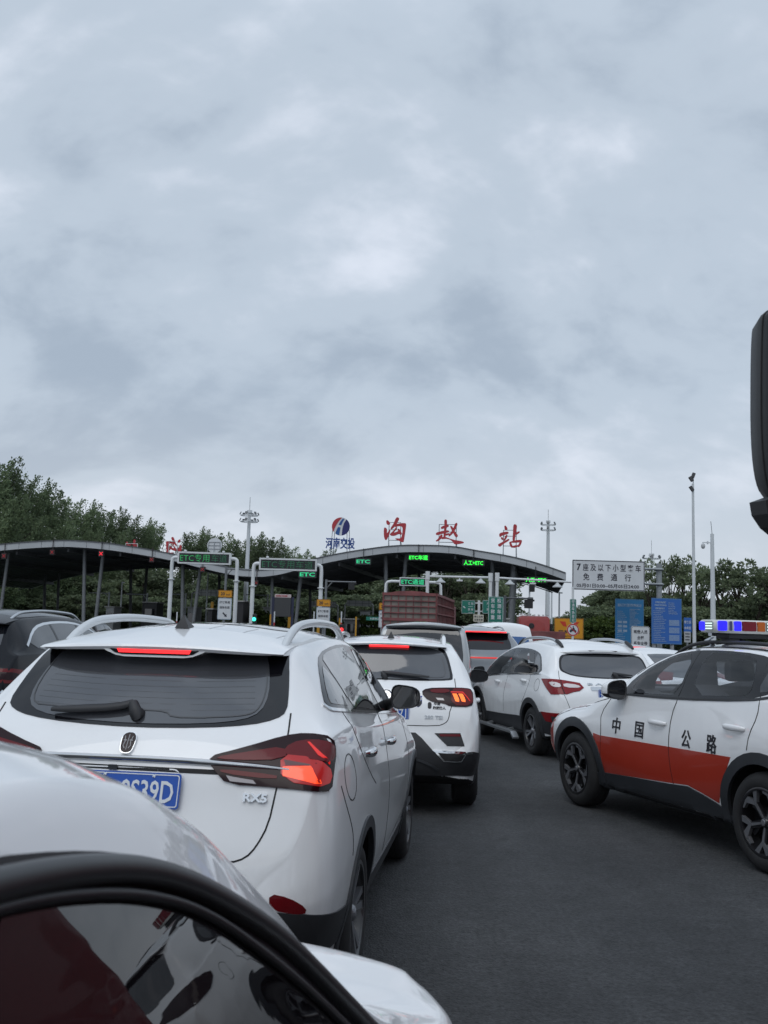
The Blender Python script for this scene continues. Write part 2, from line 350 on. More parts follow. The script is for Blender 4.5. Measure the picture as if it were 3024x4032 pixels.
class Car:
    def __init__(s, p, name, paint, loc, psi, label, cat='car', group=None, sub=3, wheels=True):
        """psi: heading in radians, clockwise from straight ahead (+Y); loc: ground point under the rearmost point."""
        s.p = p
        s.root = empty(name, (loc[0], loc[1], 0), math.pi / 2 - psi, label, cat, group)
        V, Fs = car_shell(p, sub)
        s.bvh = BVHTree.FromPolygons(V, Fs)
        me = bpy.data.meshes.new('body'); me.from_pydata(V, [], Fs); me.materials.append(paint); me.materials.append(WELL)
        ob = link(bpy.data.objects.new('body', me))
        me.update()
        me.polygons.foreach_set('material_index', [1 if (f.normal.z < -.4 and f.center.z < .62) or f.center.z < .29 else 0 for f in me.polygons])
        if wheels:
            mb = MB()
            for ax in p['axles']:
                for sg in (1, -1):
                    mb.bar((ax, sg * .52, p['r']), (ax, sg * 1.4, p['r']), p['rw'], n=48, mi=1)
            cut = mb.build('wheel_cut', [paint, WELL])
            md = ob.modifiers.new('b', 'BOOLEAN'); md.operation = 'DIFFERENCE'; md.object = cut; md.solver = 'EXACT'
            try: md.material_mode = 'INDEX'
            except Exception: pass
            bpy.context.view_layer.update()
            me2 = bpy.data.meshes.new_from_object(ob.evaluated_get(bpy.context.evaluated_depsgraph_get()))
            ob.modifiers.clear(); ob.data = me2; me2.name = 'body'
            cm = cut.data; bpy.data.objects.remove(cut); bpy.data.meshes.remove(cm)
            me = me2
        shade(me, 40); ob.parent = s.root; s.body = ob
    def cut_windows(s, outlines, cabin=None, hw=.58, screen=None, rnd=1):
        """Hollow the cabin and open the side windows and windscreen for clear glass."""
        cuts = []
        if cabin: cuts.append(MB().prism(cabin, frame((0, 0, 0), (1, 0, 0), (0, 0, 1)), -hw, hw))
        for O in outlines: cuts.append(MB().prism(chaikin(O, rnd), frame((0, 0, 0), (1, 0, 0), (0, 0, 1)), -1.4, 1.4))
        if screen: cuts.append(MB().prism(chaikin(screen, 1), frame((0, 0, 0), (1, 0, 0), (0, 1, 0)), 1.15, 2.2))
        s.body.data.materials.append(CABIN); k = len(s.body.data.materials) - 1; par = s.body.parent; s.body.parent = None
        for c_ in cuts:
            cut = c_.build('window_cut', list(s.body.data.materials)); bm = bmesh.new(); bm.from_mesh(cut.data); bmesh.ops.recalc_face_normals(bm, faces=list(bm.faces)); bm.to_mesh(cut.data); bm.free()
            cut.data.polygons.foreach_set('material_index', [k] * len(cut.data.polygons))
            md = s.body.modifiers.new('w', 'BOOLEAN'); md.operation = 'DIFFERENCE'; md.object = cut; md.solver = 'EXACT'
            try: md.material_mode = 'INDEX'
            except Exception: pass
            bpy.context.view_layer.update()
            me = bpy.data.meshes.new_from_object(s.body.evaluated_get(bpy.context.evaluated_depsgraph_get()))
            s.body.modifiers.clear(); s.body.data = me; cm = cut.data; bpy.data.objects.remove(cut); bpy.data.meshes.remove(cm)
        s.body.data.name = 'body'; shade(s.body.data, 40); s.body.parent = par
    def seats(s, xs, zt, wheel_x=None, zc=1.0):
        for x in xs:
            for y in (.36, -.36):
                m = MB(); m.box((x - .10, y, zt - .48), (.16, .48, .62), rot=Matrix.Rotation(R(-10), 3, 'Y'), bev=.05); m.box((x - .16, y, zt - .04), (.10, .26, .17), bev=.04)
                m.build('seat', SEAT, s.root, 40)
        if wheel_x:
            M = Matrix.Translation((wheel_x, .36, zc)) @ Matrix.Rotation(R(65), 4, 'Y')
            P = [M @ Vector((.18 * math.cos(a), .18 * math.sin(a), 0)) for a in np.linspace(0, 2 * math.pi, 25)]
            m = MB(); m.tube(P, .016, n=8); m.bar(P[0], P[12], .014, n=6); m.build('steering_wheel', CABIN, s.root, 50)
    def hit(s, o, d):
        h = s.bvh.ray_cast(Vector(o), Vector(d).normalized())
        return h[0], h[1]
    def cast(s, u, v, ax):
        if ax in 'LR':
            sg = 1 if ax == 'L' else -1; h, n = s.hit((u, 3 * sg, v), (0, -sg, 0)); g = Vector((u, .8 * sg, v))
        elif ax in 'BF':
            q = -2 if ax == 'B' else s.p['L'] + 2; h, n = s.hit((q, u, v), (1 if ax == 'B' else -1, 0, 0)); g = Vector((0.1 if ax == 'B' else s.p['L'] - .1, u, v))
        elif ax == 'T':
            h, n = s.hit((u, v, 4), (0, 0, -1)); g = Vector((u, v, 1.5))
        else:                                                   # round the tail: u = angle * 0.9 about a vertical axis, v = z
            a = u / .9; c = Vector((s.p.get('cx', 1.0), 0, v)); d = Vector((-math.cos(a), math.sin(a), 0))
            h, n = s.hit(c + d * 4, -d); g = c + d
        if h is None:
            h, n, _, _ = s.bvh.find_nearest(g)
        return h, n
    def cyl(s, P):
        """3D points near the tail -> (angle * 0.9, z) outline for axis 'C'."""
        c = s.p.get('cx', 1.0)
        return [(math.atan2(y, c - x) * .9, z) for x, y, z in P]
    def panel(s, name, m, outline, ax, off=.003, rnd=2, step=.05, skirt=.014, parent=None, smooth=38, build=True, mb=None, mi=0, holes=()):
        """A skin-tight panel: the flat outline diced, cast on to the body and lifted off it, with turned-in edges."""
        P = chaikin(outline, rnd) if rnd else list(outline)
        bm = bmesh.new(); vs = [bm.verts.new((a, b, 0)) for a, b in P]
        if holes:
            for hl in holes:
                hv = [bm.verts.new((a, b, 0)) for a, b in (chaikin(hl, rnd) if rnd else hl)]
                for i in range(len(hv)): bm.edges.new((hv[i], hv[(i + 1) % len(hv)]))
            for i in range(len(vs)): bm.edges.new((vs[i], vs[(i + 1) % len(vs)]))
            bmesh.ops.triangle_fill(bm, edges=list(bm.edges), use_beauty=True, use_dissolve=False)
        else:
            f = bm.faces.new(vs); f.normal_update()
            bmesh.ops.triangulate(bm, faces=[f])
        us = [a for a, _ in P]; ws = [b for _, b in P]
        for k, lo, hi in ((0, min(us), max(us)), (1, min(ws), max(ws))):
            q = math.floor(lo / step) * step + step
            while q < hi - 1e-4:
                co = [0, 0, 0]; no = [0, 0, 0]; co[k] = q; no[k] = 1
                bmesh.ops.bisect_plane(bm, geom=list(bm.verts) + list(bm.edges) + list(bm.faces), plane_co=co, plane_no=no, dist=1e-5)
                q += step
        bmesh.ops.remove_doubles(bm, verts=list(bm.verts), dist=1e-5)
        bm.verts.index_update()
        H = [s.cast(v.co.x, v.co.y, ax) for v in bm.verts]
        fl = -1 if ax in 'LBF' and False else 1
        top = [h + n * off for h, n in H]; bot = [h + n * (off - skirt) for h, n in H]
        N = len(top); fs = [[v.index for v in f.verts] for f in bm.faces]
        out = []
        for q in fs:                                             # face outward
            a, b, c = top[q[0]], top[q[1]], top[q[2]]
            out.append(q if (b - a).cross(c - a).dot(H[q[0]][1]) >= 0 else q[::-1])
        ed = {}
        for q in out:
            for i in range(len(q)): ed[(q[i], q[(i + 1) % len(q)])] = 1
        rim = [(a, b) for a, b in ed if (b, a) not in ed]
        out += [[a, N + a, N + b, b] for a, b in rim]
        bm.free()
        if mb is not None: mb.add(top + bot, out, mi); return
        q = MB().add(top + bot, out)
        return q.build(name, m, parent or s.root, smooth)
    def strip(s, pts, ax, wd, closed=False):
        """Outline of a line of width wd along pts (for gaps, trims)."""
        P = [Vector((a, b)) for a, b in pts]; n = len(P); A = []; B = []
        for i in range(n):
            d = (P[min(i + 1, n - 1)] - P[max(i - 1, 0)]).normalized(); q = Vector((-d.y, d.x)) * wd / 2
            A.append(tuple(P[i] + q)); B.append(tuple(P[i] - q))
        return A + B[::-1]
    def line(s, name, m, pts, ax, wd=.006, off=.0015, rnd=2, parent=None, mb=None, mi=0, step=.06):
        P = chaikin(pts, rnd, False) if rnd else pts
        return s.panel(name, m, s.strip(P, ax, wd), ax, off, 0, step, .006, parent, mb=mb, mi=mi)
    def mirrored(s, o, name=None):
        """The same part on the other flank."""
        me = o.data.copy(); me.transform(Matrix.Diagonal((1, -1, 1, 1))); me.flip_normals()
        return link(bpy.data.objects.new(name or o.name.split('.')[0], me), o.parent)
    def arch(s, ax, m, wd=.06, off=.012, a0=-18, a1=198, shape=None):
        p = s.p; r0 = p['rw'] - .012
        for side in 'LR':
            O = []
            for i in range(25):
                a = R(a0 + (a1 - a0) * i / 24); k = 1 if shape is None else shape(a); O.append((ax + (r0 + wd * k) * math.cos(a), p['r'] + (r0 + wd * k) * math.sin(a)))
            for i in range(24, -1, -1):
                a = R(a0 + (a1 - a0) * i / 24); O.append((ax + r0 * math.cos(a), p['r'] + r0 * math.sin(a)))
            s.panel('wheel_arch_trim', m, O, side, off, 0, .06, .03)
    def wheels(s, style, track, tyre=.235, steer=0.0):
        p = s.p
        for i, ax in enumerate(p['axles']):
            for sg in (1, -1):
                wheel(s.root, (ax, sg * track, p['r']), p['r'], p['rim'], tyre, style, sg, steer if i else 0.0)
    def mirror(s, pos, size, side, paint, yaw=0.0):
        """Door mirror: rounded shell, glass facing back, arm to the door. pos: shell centre."""
        w_, d_, h_ = size; sg = 1 if side == 'L' else -1
        M = Matrix.Translation(pos) @ Matrix.Rotation(yaw * sg, 4, 'Z')
        V = []; Fs = []; n, k = 20, 9
        for j in range(k):
            t = j / (k - 1); x = d_ * t                            # from the glass (x=0) forward
            sc = (1 - t ** 2.6) ** (1 / 2.2) if t < 1 else 0.02
            for i in range(n):
                a = 2 * math.pi * i / n; ca, sa = math.cos(a), math.sin(a); e = .62
                y = math.copysign(abs(ca) ** e, ca) * w_ / 2; z = math.copysign(abs(sa) ** e, sa) * h_ / 2
                z *= 1 - .16 * (y * sg / (w_ / 2)) ; z += .02 * (1 - y * sg / (w_ / 2)) * 0
                V.append((x, y * sc, z * sc - .012 * t))
        for j in range(k - 1): Fs += [[j * n + i, j * n + (i + 1) % n, (j + 1) * n + (i + 1) % n, (j + 1) * n + i] for i in range(n)]
        Fs += [[(k - 1) * n + i for i in range(n)]]
        lip = [(x - .012, y * .97, z * .97) for x, y, z in V[:n]]; inn = [(.0, y * .88, z * .86) for x, y, z in V[:n]]
        b = len(V); V = V + lip + inn
        for o1, o2 in ((b, 0), (b + n, b)): Fs += [[o1 + i, o1 + (i + 1) % n, o2 + (i + 1) % n, o2 + i] for i in range(n)]
        me = MB().add(V, Fs); me.m = [0] * len(Fs)
        for f in range(len(Fs) - 2 * n, len(Fs)): me.m[f] = 1
        for f, q in enumerate(Fs):
            if f < len(Fs) - 2 * n and np.mean([V[i][2] for i in q]) < -.22 * h_ : me.m[f] = 1
        sh = me.build('mirror_housing', [paint, PLASTIC], s.root, 50, M)
        MB().add([V[b + n + i] for i in range(n)], [list(range(n))[::-1]]).build('mirror_glass', GLASS, sh, None, M @ Matrix.Translation((.001, 0, 0)))
        inner = M @ Vector((d_ * .45, -sg * w_ * .42, -h_ * .22)); q = s.cast(inner.x + .08, inner.z - .04, side)[0]
        MB().tube([inner + Vector((0, sg * .03, 0)), inner + Vector((.02, -sg * .02, -.01)), q - Vector((0, sg * .02, 0))], [.03, .034, .045], n=10, sub=1, flat=.7).build('mirror_arm', PLASTIC, sh, 50)
        return sh
    def handle(s, x, z, side, m, ln=.2):
        sg = 1 if side == 'L' else -1; h, n = s.cast(x, z, side)
        mb = MB()
        mb.tube([(h.x - ln / 2, h.y + sg * .004, z), (h.x - ln * .38, h.y + sg * .032, z + .003), (h.x, h.y + sg * .04, z + .004), (h.x + ln * .38, h.y + sg * .032, z + .003), (h.x + ln / 2, h.y + sg * .004, z)], [.014, .022, .025, .022, .014], n=12, sub=2, flat=.6, up=(0, 1, 0))
        return mb.build('door_handle', m, s.root, 60)
    def rail(s, x0, x1, y, m, hgt=.045, r=.016, foot=.12, name='roof_rail', zoff=0.0, end_m=None):
        for sg in (1, -1):
            P = []; mb = MB(); N = 14
            for i in range(N + 1):
                x = x0 + (x1 - x0) * i / N; h = s.cast(x, sg * y, 'T')[0]; e = min(1, min(x - x0, x1 - x) / foot)
                P.append((x, sg * (y - (1 - e) * .0), h.z - .008 + (hgt + .008) * math.sin(e * math.pi / 2) + zoff))
            mb.tube(P, [r * .8] + [r] * (N - 1) + [r * .8], n=10, sub=1)
            # feet
            for i in (1, N - 1):
                x = x0 + (x1 - x0) * i / N; h = s.cast(x, sg * y, 'T')[0]
                mb.beam((x, sg * y, h.z - .01), (x, sg * y, P[i][2]), .018, .06 if True else .1, up=(1, 0, 0))
            mb.build(name, m, s.root, 50)
    def antenna(s, x, m=PLASTIC, sc=1.0, y=0.0):
        h = s.cast(x, y, 'T')[0]; mb = MB(); V = []
        for t, hw, x0, x1 in ((0, .036, -.09, .08), (.25, .028, -.085, .04), (.5, .018, -.08, .0), (.75, .010, -.072, -.03), (1, .004, -.066, -.05)):
            z = h.z - .004 + .065 * t * sc
            V += [(x + x0 * sc, y - hw * sc, z), (x + x1 * sc, y - hw * .5 * sc, z), (x + x1 * sc, y + hw * .5 * sc, z), (x + x0 * sc, y + hw * sc, z)]
        Fs = [[0, 1, 2, 3], [19, 18, 17, 16]]
        for j in range(4): Fs += [[j * 4 + i, j * 4 + (i + 1) % 4, j * 4 + 4 + (i + 1) % 4, j * 4 + 4 + i] for i in range(4)]
        return mb.add(V, [f[::-1] for f in Fs]).build('roof_antenna', m, s.root, 50)

def wheel(parent, pos, r, rim, tw, style, sg, steer=0.0):
    """Tyre, dished rim with spokes, hub. Outer face looks along sg * y."""
    M = Matrix.Translation(pos) @ Matrix.Rotation(steer, 4, 'Z') @ Matrix.Rotation(-sg * math.pi / 2, 4, 'X')
    # local z = outward; the outer face lies at z = 0
    root = MB().lathe([(rim - .02, -.01), (rim + .004, -.004), (rim + .012, .0), (rim + .03, .006), (r - .05, .004), (r - .022, -.012), (r - .006, -.032), (r - .001, -.05), (r, -.075), (r - .003, -.078), (r, -.081), (r, -tw / 2), (r, -tw + .081), (r - .003, -tw + .078), (r, -tw + .075), (r - .006, -tw + .03), (r - .05, -tw), (rim, -tw)], M, 56).build('tyre', RUBBER, parent, 40)
    root.name = 'wheel'; parent = root
    d = MB()
    d.lathe([(rim + .006, -.002), (rim - .004, .002), (rim - .016, .0), (rim - .022, -.02), (rim - .03, -.11), (.06, -.12), (.0, -.12)], M, 48)
    d.build('rim', RIMBLK, root, 40)
    f = MB(); n = {'five_blade': 5, 'five_twin': 5, 'ten': 10}[style]
    def spoke(a0, a1, r0, r1, w0, w1, z0, z1, mi=0, th=.028):
        ca, sa, cb, sb = math.cos(a0), math.sin(a0), math.cos(a1), math.sin(a1)
        p, q = Vector((r0 * ca, r0 * sa, z0)), Vector((r1 * cb, r1 * sb, z1)); d_ = (q - p).normalized(); nn = d_.cross(Vector((0, 0, 1))).normalized()
        V = [p - nn * w0, p + nn * w0, q + nn * w1, q - nn * w1]; V = V + [v - Vector((0, 0, th)) for v in V]
        V += []
        f.add([M @ v for v in V], [[0, 1, 2, 3][::-1], [4, 5, 6, 7], [0, 1, 5, 4], [1, 2, 6, 5], [2, 3, 7, 6], [3, 0, 4, 7]], mi)
    for i in range(n):
        a = 2 * math.pi * i / n + (.3 if sg > 0 else .1)
        if style == 'five_blade':
            spoke(a, a, .035, rim * .62, .026, .024, -.034, -.016, 1)
            spoke(a, a - .03, .03, rim * .64, .007, .012, -.026, -.009)
            spoke(a - .02, a + .30, rim * .60, rim - .010, .012, .030, -.010, -.004)
            spoke(a - .02, a - .27, rim * .58, rim - .010, .012, .022, -.010, -.004)
            spoke(a + .30, a + .62, rim - .028, rim - .020, .012, .012, -.006, -.006)
            spoke(a + .10, a + .36, rim * .28, rim * .72, .010, .016, -.05, -.04, 1)
        elif style == 'five_twin':
            spoke(a, a - .17, .04, rim - .008, .012, .017, -.03, -.006)
            spoke(a, a + .17, .04, rim - .008, .012, .017, -.03, -.006)
        else:
            spoke(a, a, .04, rim - .008, .010, .014, -.03, -.006)
    f.lathe([(.0, -.012), (.028, -.012), (.034, -.018), (.05, -.045), (.05, -.1)], M, 24, 1 if style == 'five_blade' else 0)
    f.lathe([(.0, -.008), (.02, -.008), (.024, -.012)], M, 20)
    f.build('spokes', [ALU, RIMBLK], root)
    return root

def plate(parent, M, txt, w_=.44, h_=.14, blue=True):
    p = MB(); p.prism(rrect(w_, h_, .012), M, 0, .006); o = p.build('number_plate', PLATEBLUE if blue else PLATEWHITE, parent)
    b = MB(); A = rrect(w_ - .012, h_ - .012, .01); B = rrect(w_ - .02, h_ - .02, .008); n = len(A)
    b.add([M @ Vector((x, y, .0075)) for x, y in A] + [M @ Vector((x, y, .0075)) for x, y in B], [[i, (i + 1) % n, n + (i + 1) % n, n + i] for i in range(n)])
    if txt: b.text(txt, M @ Matrix.Translation((0, 0, .006)), .122, .012, w_ * .88, .0025, sx=.6)
    b.build('lettering', PLATEWHITE, o)
    if blue:
        for sx_ in (-.105, .105): MB().lathe([(0, .012), (.006, .011), (.009, .006)], M @ Matrix.Translation((sx_, h_ / 2 - .014, 0)), 12).build('plate_bolt', CHROME, o, 50)
    return o

def back_block(car, name, m, x, pts, thick=.03, parent=None):
    """A block standing on the plane x (car space), outline in (y, z), facing backward."""
    return MB().prism([(-y, z) for y, z in pts], frame((x, 0, 0), (0, -1, 0), (0, 0, 1)), -thick, 0).build(name, m, parent or car.root)
# ---------------------------------------------------------------- car shapes (metres, x from the tail)
def K(L, **k):
    """Fill a shape with common defaults."""
    d = dict(L=L, zw=[(0, .66), (L, .62)], ws=[(0, .5), (.15, .78), (.6, .86), (L - .7, .86), (L - .1, .6), (L, .4)], rim=.225, cx=1.0)
    d.update(k); d.setdefault('rw', d['r'] + .065); return d

SUV_A = K(4.545, axles=(.93, 3.63), r=.346, rim=.238,
    zt=[(0, .70), (.02, .80), (.05, .90), (.08, 1.0), (.105, 1.10), (.14, 1.17), (.19, 1.235), (.25, 1.30), (.37, 1.43), (.49, 1.548), (.555, 1.605), (.63, 1.645), (.75, 1.672), (1.0, 1.695), (1.5, 1.715), (2.1, 1.70), (2.5, 1.655), (2.75, 1.58), (3.05, 1.43), (3.35, 1.24), (3.5, 1.15), (3.7, 1.10), (4.05, 1.03), (4.3, .95), (4.45, .84), (4.52, .71), (4.545, .6)],
    zb=[(0, .50), (.04, .40), (.15, .33), (.5, .25), (4.0, .22), (4.4, .27), (4.52, .38), (4.545, .45)],
    wm=[(0, .60), (.015, .70), (.05, .79), (.11, .855), (.22, .895), (.45, .915), (.93, .927), (2, .92), (3.63, .927), (4.0, .90), (4.3, .80), (4.45, .68), (4.52, .55), (4.545, .45)],
    wbelt=[(0, .56), (.05, .74), (.11, .80), (.22, .835), (.45, .85), (.93, .865), (2, .865), (3.4, .86), (3.8, .82), (4.3, .72), (4.545, .40)],
    wtop=[(0, .5), (.05, .66), (.10, .72), (.19, .735), (.32, .685), (.45, .635), (.6, .605), (1.2, .605), (2.1, .605), (2.6, .625), (3.1, .68), (3.5, .74), (3.8, .72), (4.3, .60), (4.545, .36)],
    zbelt=[(0, 1.0), (.12, 1.12), (.3, 1.24), (.7, 1.25), (1.1, 1.21), (2.0, 1.14), (3.3, 1.07), (4.0, .94), (4.545, .6)],
    crown=[(0, .04), (.1, .05), (.2, .07), (.35, .07), (.5, .065), (.62, .07), (1.2, .08), (2.1, .08), (2.8, .10), (3.2, .10), (3.5, .07), (4.2, .06), (4.545, .05)],
    zw=[(0, .62), (.93, .80), (2.3, .70), (3.63, .78), (4.545, .6)])

SUV_B = K(4.68, axles=(1.02, 3.775), r=.366, rim=.247,
    zt=[(0, .72), (.03, .88), (.1, 1.02), (.2, 1.12), (.3, 1.22), (.45, 1.42), (.58, 1.57), (.68, 1.615), (1.0, 1.65), (1.6, 1.685), (2.0, 1.685), (2.35, 1.655), (2.65, 1.585), (2.9, 1.49), (3.15, 1.355), (3.4, 1.20), (3.55, 1.115), (3.7, 1.065), (3.9, 1.035), (4.15, 1.005), (4.35, .965), (4.52, .90), (4.62, .80), (4.66, .70), (4.68, .62)],
    zb=[(0, .5), (.05, .38), (.5, .27), (4.1, .24), (4.5, .26), (4.65, .38), (4.68, .45)],
    wm=[(0, .6), (.05, .78), (.15, .86), (.4, .91), (1.02, .932), (2.3, .915), (3.775, .932), (4.1, .925), (4.35, .885), (4.52, .80), (4.63, .66), (4.68, .48)],
    wbelt=[(0, .55), (.05, .72), (.15, .79), (.45, .83), (1.02, .86), (2.3, .86), (3.4, .855), (3.8, .845), (4.3, .79), (4.52, .70), (4.68, .42)],
    wtop=[(0, .5), (.1, .7), (.25, .76), (.5, .69), (.7, .65), (1.3, .64), (2.0, .635), (2.5, .65), (3.0, .705), (3.5, .765), (3.8, .74), (4.3, .64), (4.68, .34)],
    zbelt=[(0, 1.0), (.3, 1.16), (1.0, 1.24), (2.2, 1.19), (3.1, 1.13), (3.6, 1.05), (4.0, .99), (4.4, .90), (4.58, .78), (4.68, .6)],
    crown=[(0, .04), (.2, .08), (.4, .1), (.7, .075), (2.1, .07), (2.8, .09), (3.3, .09), (3.6, .06), (4.3, .06), (4.68, .05)],
    zw=[(0, .6), (1.02, .82), (2.3, .62), (3.775, .80), (4.68, .6)])

SUV_C = K(4.318, axles=(.83, 3.51), r=.335, rim=.215,
    zt=[(0, .62), (.02, .70), (.05, .80), (.07, .92), (.10, 1.02), (.14, 1.11), (.19, 1.175), (.27, 1.27), (.38, 1.42), (.46, 1.525), (.52, 1.565), (.65, 1.59), (1.0, 1.62), (1.6, 1.64), (2.0, 1.63), (2.3, 1.60), (2.6, 1.52), (2.95, 1.33), (3.2, 1.15), (3.4, 1.07), (3.8, 1.02), (4.05, .94), (4.2, .82), (4.29, .66), (4.318, .56)],
    zb=[(0, .46), (.04, .36), (.2, .30), (.5, .24), (3.8, .22), (4.2, .27), (4.29, .38), (4.318, .42)],
    wm=[(0, .62), (.015, .72), (.04, .79), (.09, .845), (.2, .88), (.4, .90), (.83, .91), (2, .90), (3.51, .91), (3.8, .89), (4.1, .78), (4.25, .62), (4.318, .42)],
    wbelt=[(0, .58), (.04, .74), (.09, .79), (.2, .82), (.45, .835), (.83, .845), (2, .845), (3.2, .84), (3.6, .80), (4.1, .68), (4.318, .36)],
    wtop=[(0, .5), (.05, .68), (.10, .735), (.2, .76), (.32, .725), (.5, .66), (.6, .64), (1.2, .625), (2.0, .61), (2.5, .63), (3.0, .69), (3.3, .73), (3.7, .69), (4.1, .58), (4.318, .32)],
    zbelt=[(0, .95), (.12, 1.06), (.25, 1.15), (1.0, 1.12), (2.0, 1.07), (3.2, 1.03), (3.9, .88), (4.318, .56)],
    crown=[(0, .04), (.1, .05), (.2, .06), (.35, .07), (.5, .065), (.65, .06), (2.0, .07), (2.7, .09), (3.1, .08), (3.4, .06), (4.318, .05)],
    zw=[(0, .6), (.83, .76), (2.2, .66), (3.51, .74), (4.318, .58)])

SUV_D = K(4.30, axles=(.87, 3.44), r=.335, rim=.225,
    zt=[(0, .66), (.02, .78), (.05, .90), (.10, .99), (.16, 1.06), (.24, 1.13), (.32, 1.22), (.42, 1.36), (.50, 1.48), (.56, 1.54), (.68, 1.575), (1.0, 1.605), (1.5, 1.625), (1.95, 1.615), (2.3, 1.575), (2.6, 1.51), (3.0, 1.37), (3.3, 1.19), (3.45, 1.09), (3.6, 1.03), (3.95, .94), (4.15, .81), (4.27, .66), (4.30, .58)],
    zb=[(0, .48), (.04, .38), (.2, .31), (.5, .27), (3.8, .25), (4.2, .30), (4.3, .44)],
    wm=[(0, .60), (.015, .69), (.05, .77), (.11, .83), (.24, .87), (.45, .893), (.87, .905), (2, .895), (3.44, .905), (3.8, .88), (4.1, .76), (4.24, .60), (4.30, .42)],
    wbelt=[(0, .56), (.05, .72), (.11, .775), (.24, .81), (.45, .825), (.87, .84), (2, .84), (3.1, .835), (3.6, .79), (4.1, .66), (4.30, .36)],
    wtop=[(0, .5), (.05, .66), (.10, .71), (.2, .75), (.34, .71), (.5, .665), (.62, .64), (1.2, .625), (1.9, .61), (2.4, .63), (2.9, .69), (3.35, .74), (3.6, .70), (4.1, .56), (4.30, .32)],
    zbelt=[(0, .98), (.25, 1.10), (.7, 1.15), (1.0, 1.12), (2.0, 1.08), (3.2, 1.0), (3.8, .88), (4.3, .58)],
    crown=[(0, .04), (.1, .05), (.2, .065), (.35, .075), (.5, .07), (.68, .065), (1.9, .07), (2.6, .09), (3.0, .085), (3.3, .06), (4.3, .05)],
    zw=[(0, .6), (.87, .78), (2.2, .66), (3.44, .76), (4.3, .58)])

def scaled(p, kx, kz, kw, **over):
    """A stretched copy of a shape for other models."""
    q = dict(p)
    q['L'] = p['L'] * kx
    for k in ('zt', 'zb', 'zbelt', 'crown', 'zw'): q[k] = [(a * kx, b * kz) for a, b in p[k]]
    for k in ('wm', 'wbelt', 'wtop', 'ws'): q[k] = [(a * kx, b * kw) for a, b in p[k]]
    q['axles'] = tuple(a * kx for a in p['axles']); q.update(over); return q

HATCH = K(4.06, axles=(.90, 3.28), r=.325, rim=.215, dx=.05,
    zt=[(0, .65), (.03, .85), (.08, 1.0), (.2, 1.06), (.4, 1.20), (.7, 1.40), (1.0, 1.50), (1.5, 1.565), (2.0, 1.61), (2.35, 1.603), (2.6, 1.572), (2.8, 1.508), (3.0, 1.395), (3.2, 1.245), (3.38, 1.10), (3.48, 1.045), (3.62, 1.02), (3.8, .995), (3.92, .95), (4.0, .85), (4.05, .66), (4.06, .6)],
    zb=[(0, .45), (.2, .28), (.5, .22), (3.6, .2), (3.9, .24), (4.06, .42)],
    wm=[(0, .60), (.03, .74), (.1, .82), (.3, .87), (.9, .895), (2, .89), (3.3, .90), (3.5, .885), (3.7, .84), (3.85, .74), (3.96, .58), (4.03, .42), (4.06, .30)],
    wbelt=[(0, .55), (.1, .74), (.3, .77), (.9, .71), (2, .72), (3.1, .77), (3.3, .82), (3.5, .83), (3.7, .78), (3.85, .67), (3.96, .50), (4.06, .25)],
    wtop=[(0, .5), (.1, .68), (.3, .66), (.6, .58), (1.0, .53), (1.6, .51), (2.2, .51), (2.6, .515), (2.9, .54), (3.2, .59), (3.45, .64), (3.6, .71), (3.75, .71), (3.9, .58), (4.06, .22)],
    zbelt=[(0, .92), (.5, 1.0), (1.2, 1.0), (2.2, .985), (3.1, .95), (3.5, .94), (3.75, .925), (3.9, .86), (4.06, .55)],
    crown=[(0, .04), (.3, .06), (.8, .07), (2.2, .065), (2.6, .075), (2.9, .09), (3.3, .09), (3.55, .07), (4.06, .05)],
    zw=[(0, .6), (.9, .72), (2.2, .62), (3.28, .74), (4.06, .5)])
SEDAN = K(4.40, axles=(.90, 3.52), r=.325, rim=.215, dx=.05,
    zt=[(0, .65), (.03, .85), (.08, 1.0), (.2, 1.05), (.45, 1.14), (.8, 1.33), (1.1, 1.45), (1.5, 1.525), (2.0, 1.55), (2.3, 1.535), (2.55, 1.485), (2.9, 1.345), (3.3, 1.13), (3.48, 1.03), (3.6, .99), (3.85, .94), (4.1, .86), (4.28, .74), (4.38, .60), (4.4, .55)],
    zb=[(0, .45), (.2, .28), (.5, .22), (3.9, .2), (4.2, .22), (4.4, .38)],
    wm=[(0, .60), (.03, .74), (.1, .82), (.3, .87), (.9, .895), (2, .89), (3.52, .895), (3.85, .865), (4.1, .77), (4.28, .60), (4.37, .42), (4.4, .30)],
    wbelt=[(0, .55), (.1, .74), (.3, .79), (.9, .83), (2, .83), (3.2, .835), (3.6, .81), (4.0, .70), (4.25, .52), (4.4, .26)],
    wtop=[(0, .5), (.1, .68), (.3, .70), (.6, .62), (1.0, .56), (1.6, .54), (2.3, .535), (2.7, .57), (3.1, .64), (3.45, .71), (3.7, .70), (4.0, .60), (4.25, .46), (4.4, .24)],
    zbelt=[(0, .92), (.5, 1.0), (1.2, 1.0), (2.2, .985), (3.2, .955), (3.7, .89), (4.1, .78), (4.4, .5)],
    crown=[(0, .04), (.3, .06), (.8, .07), (2.2, .06), (2.7, .08), (3.2, .09), (3.5, .06), (4.4, .05)],
    zw=[(0, .6), (.9, .72), (2.2, .62), (3.52, .74), (4.4, .5)])
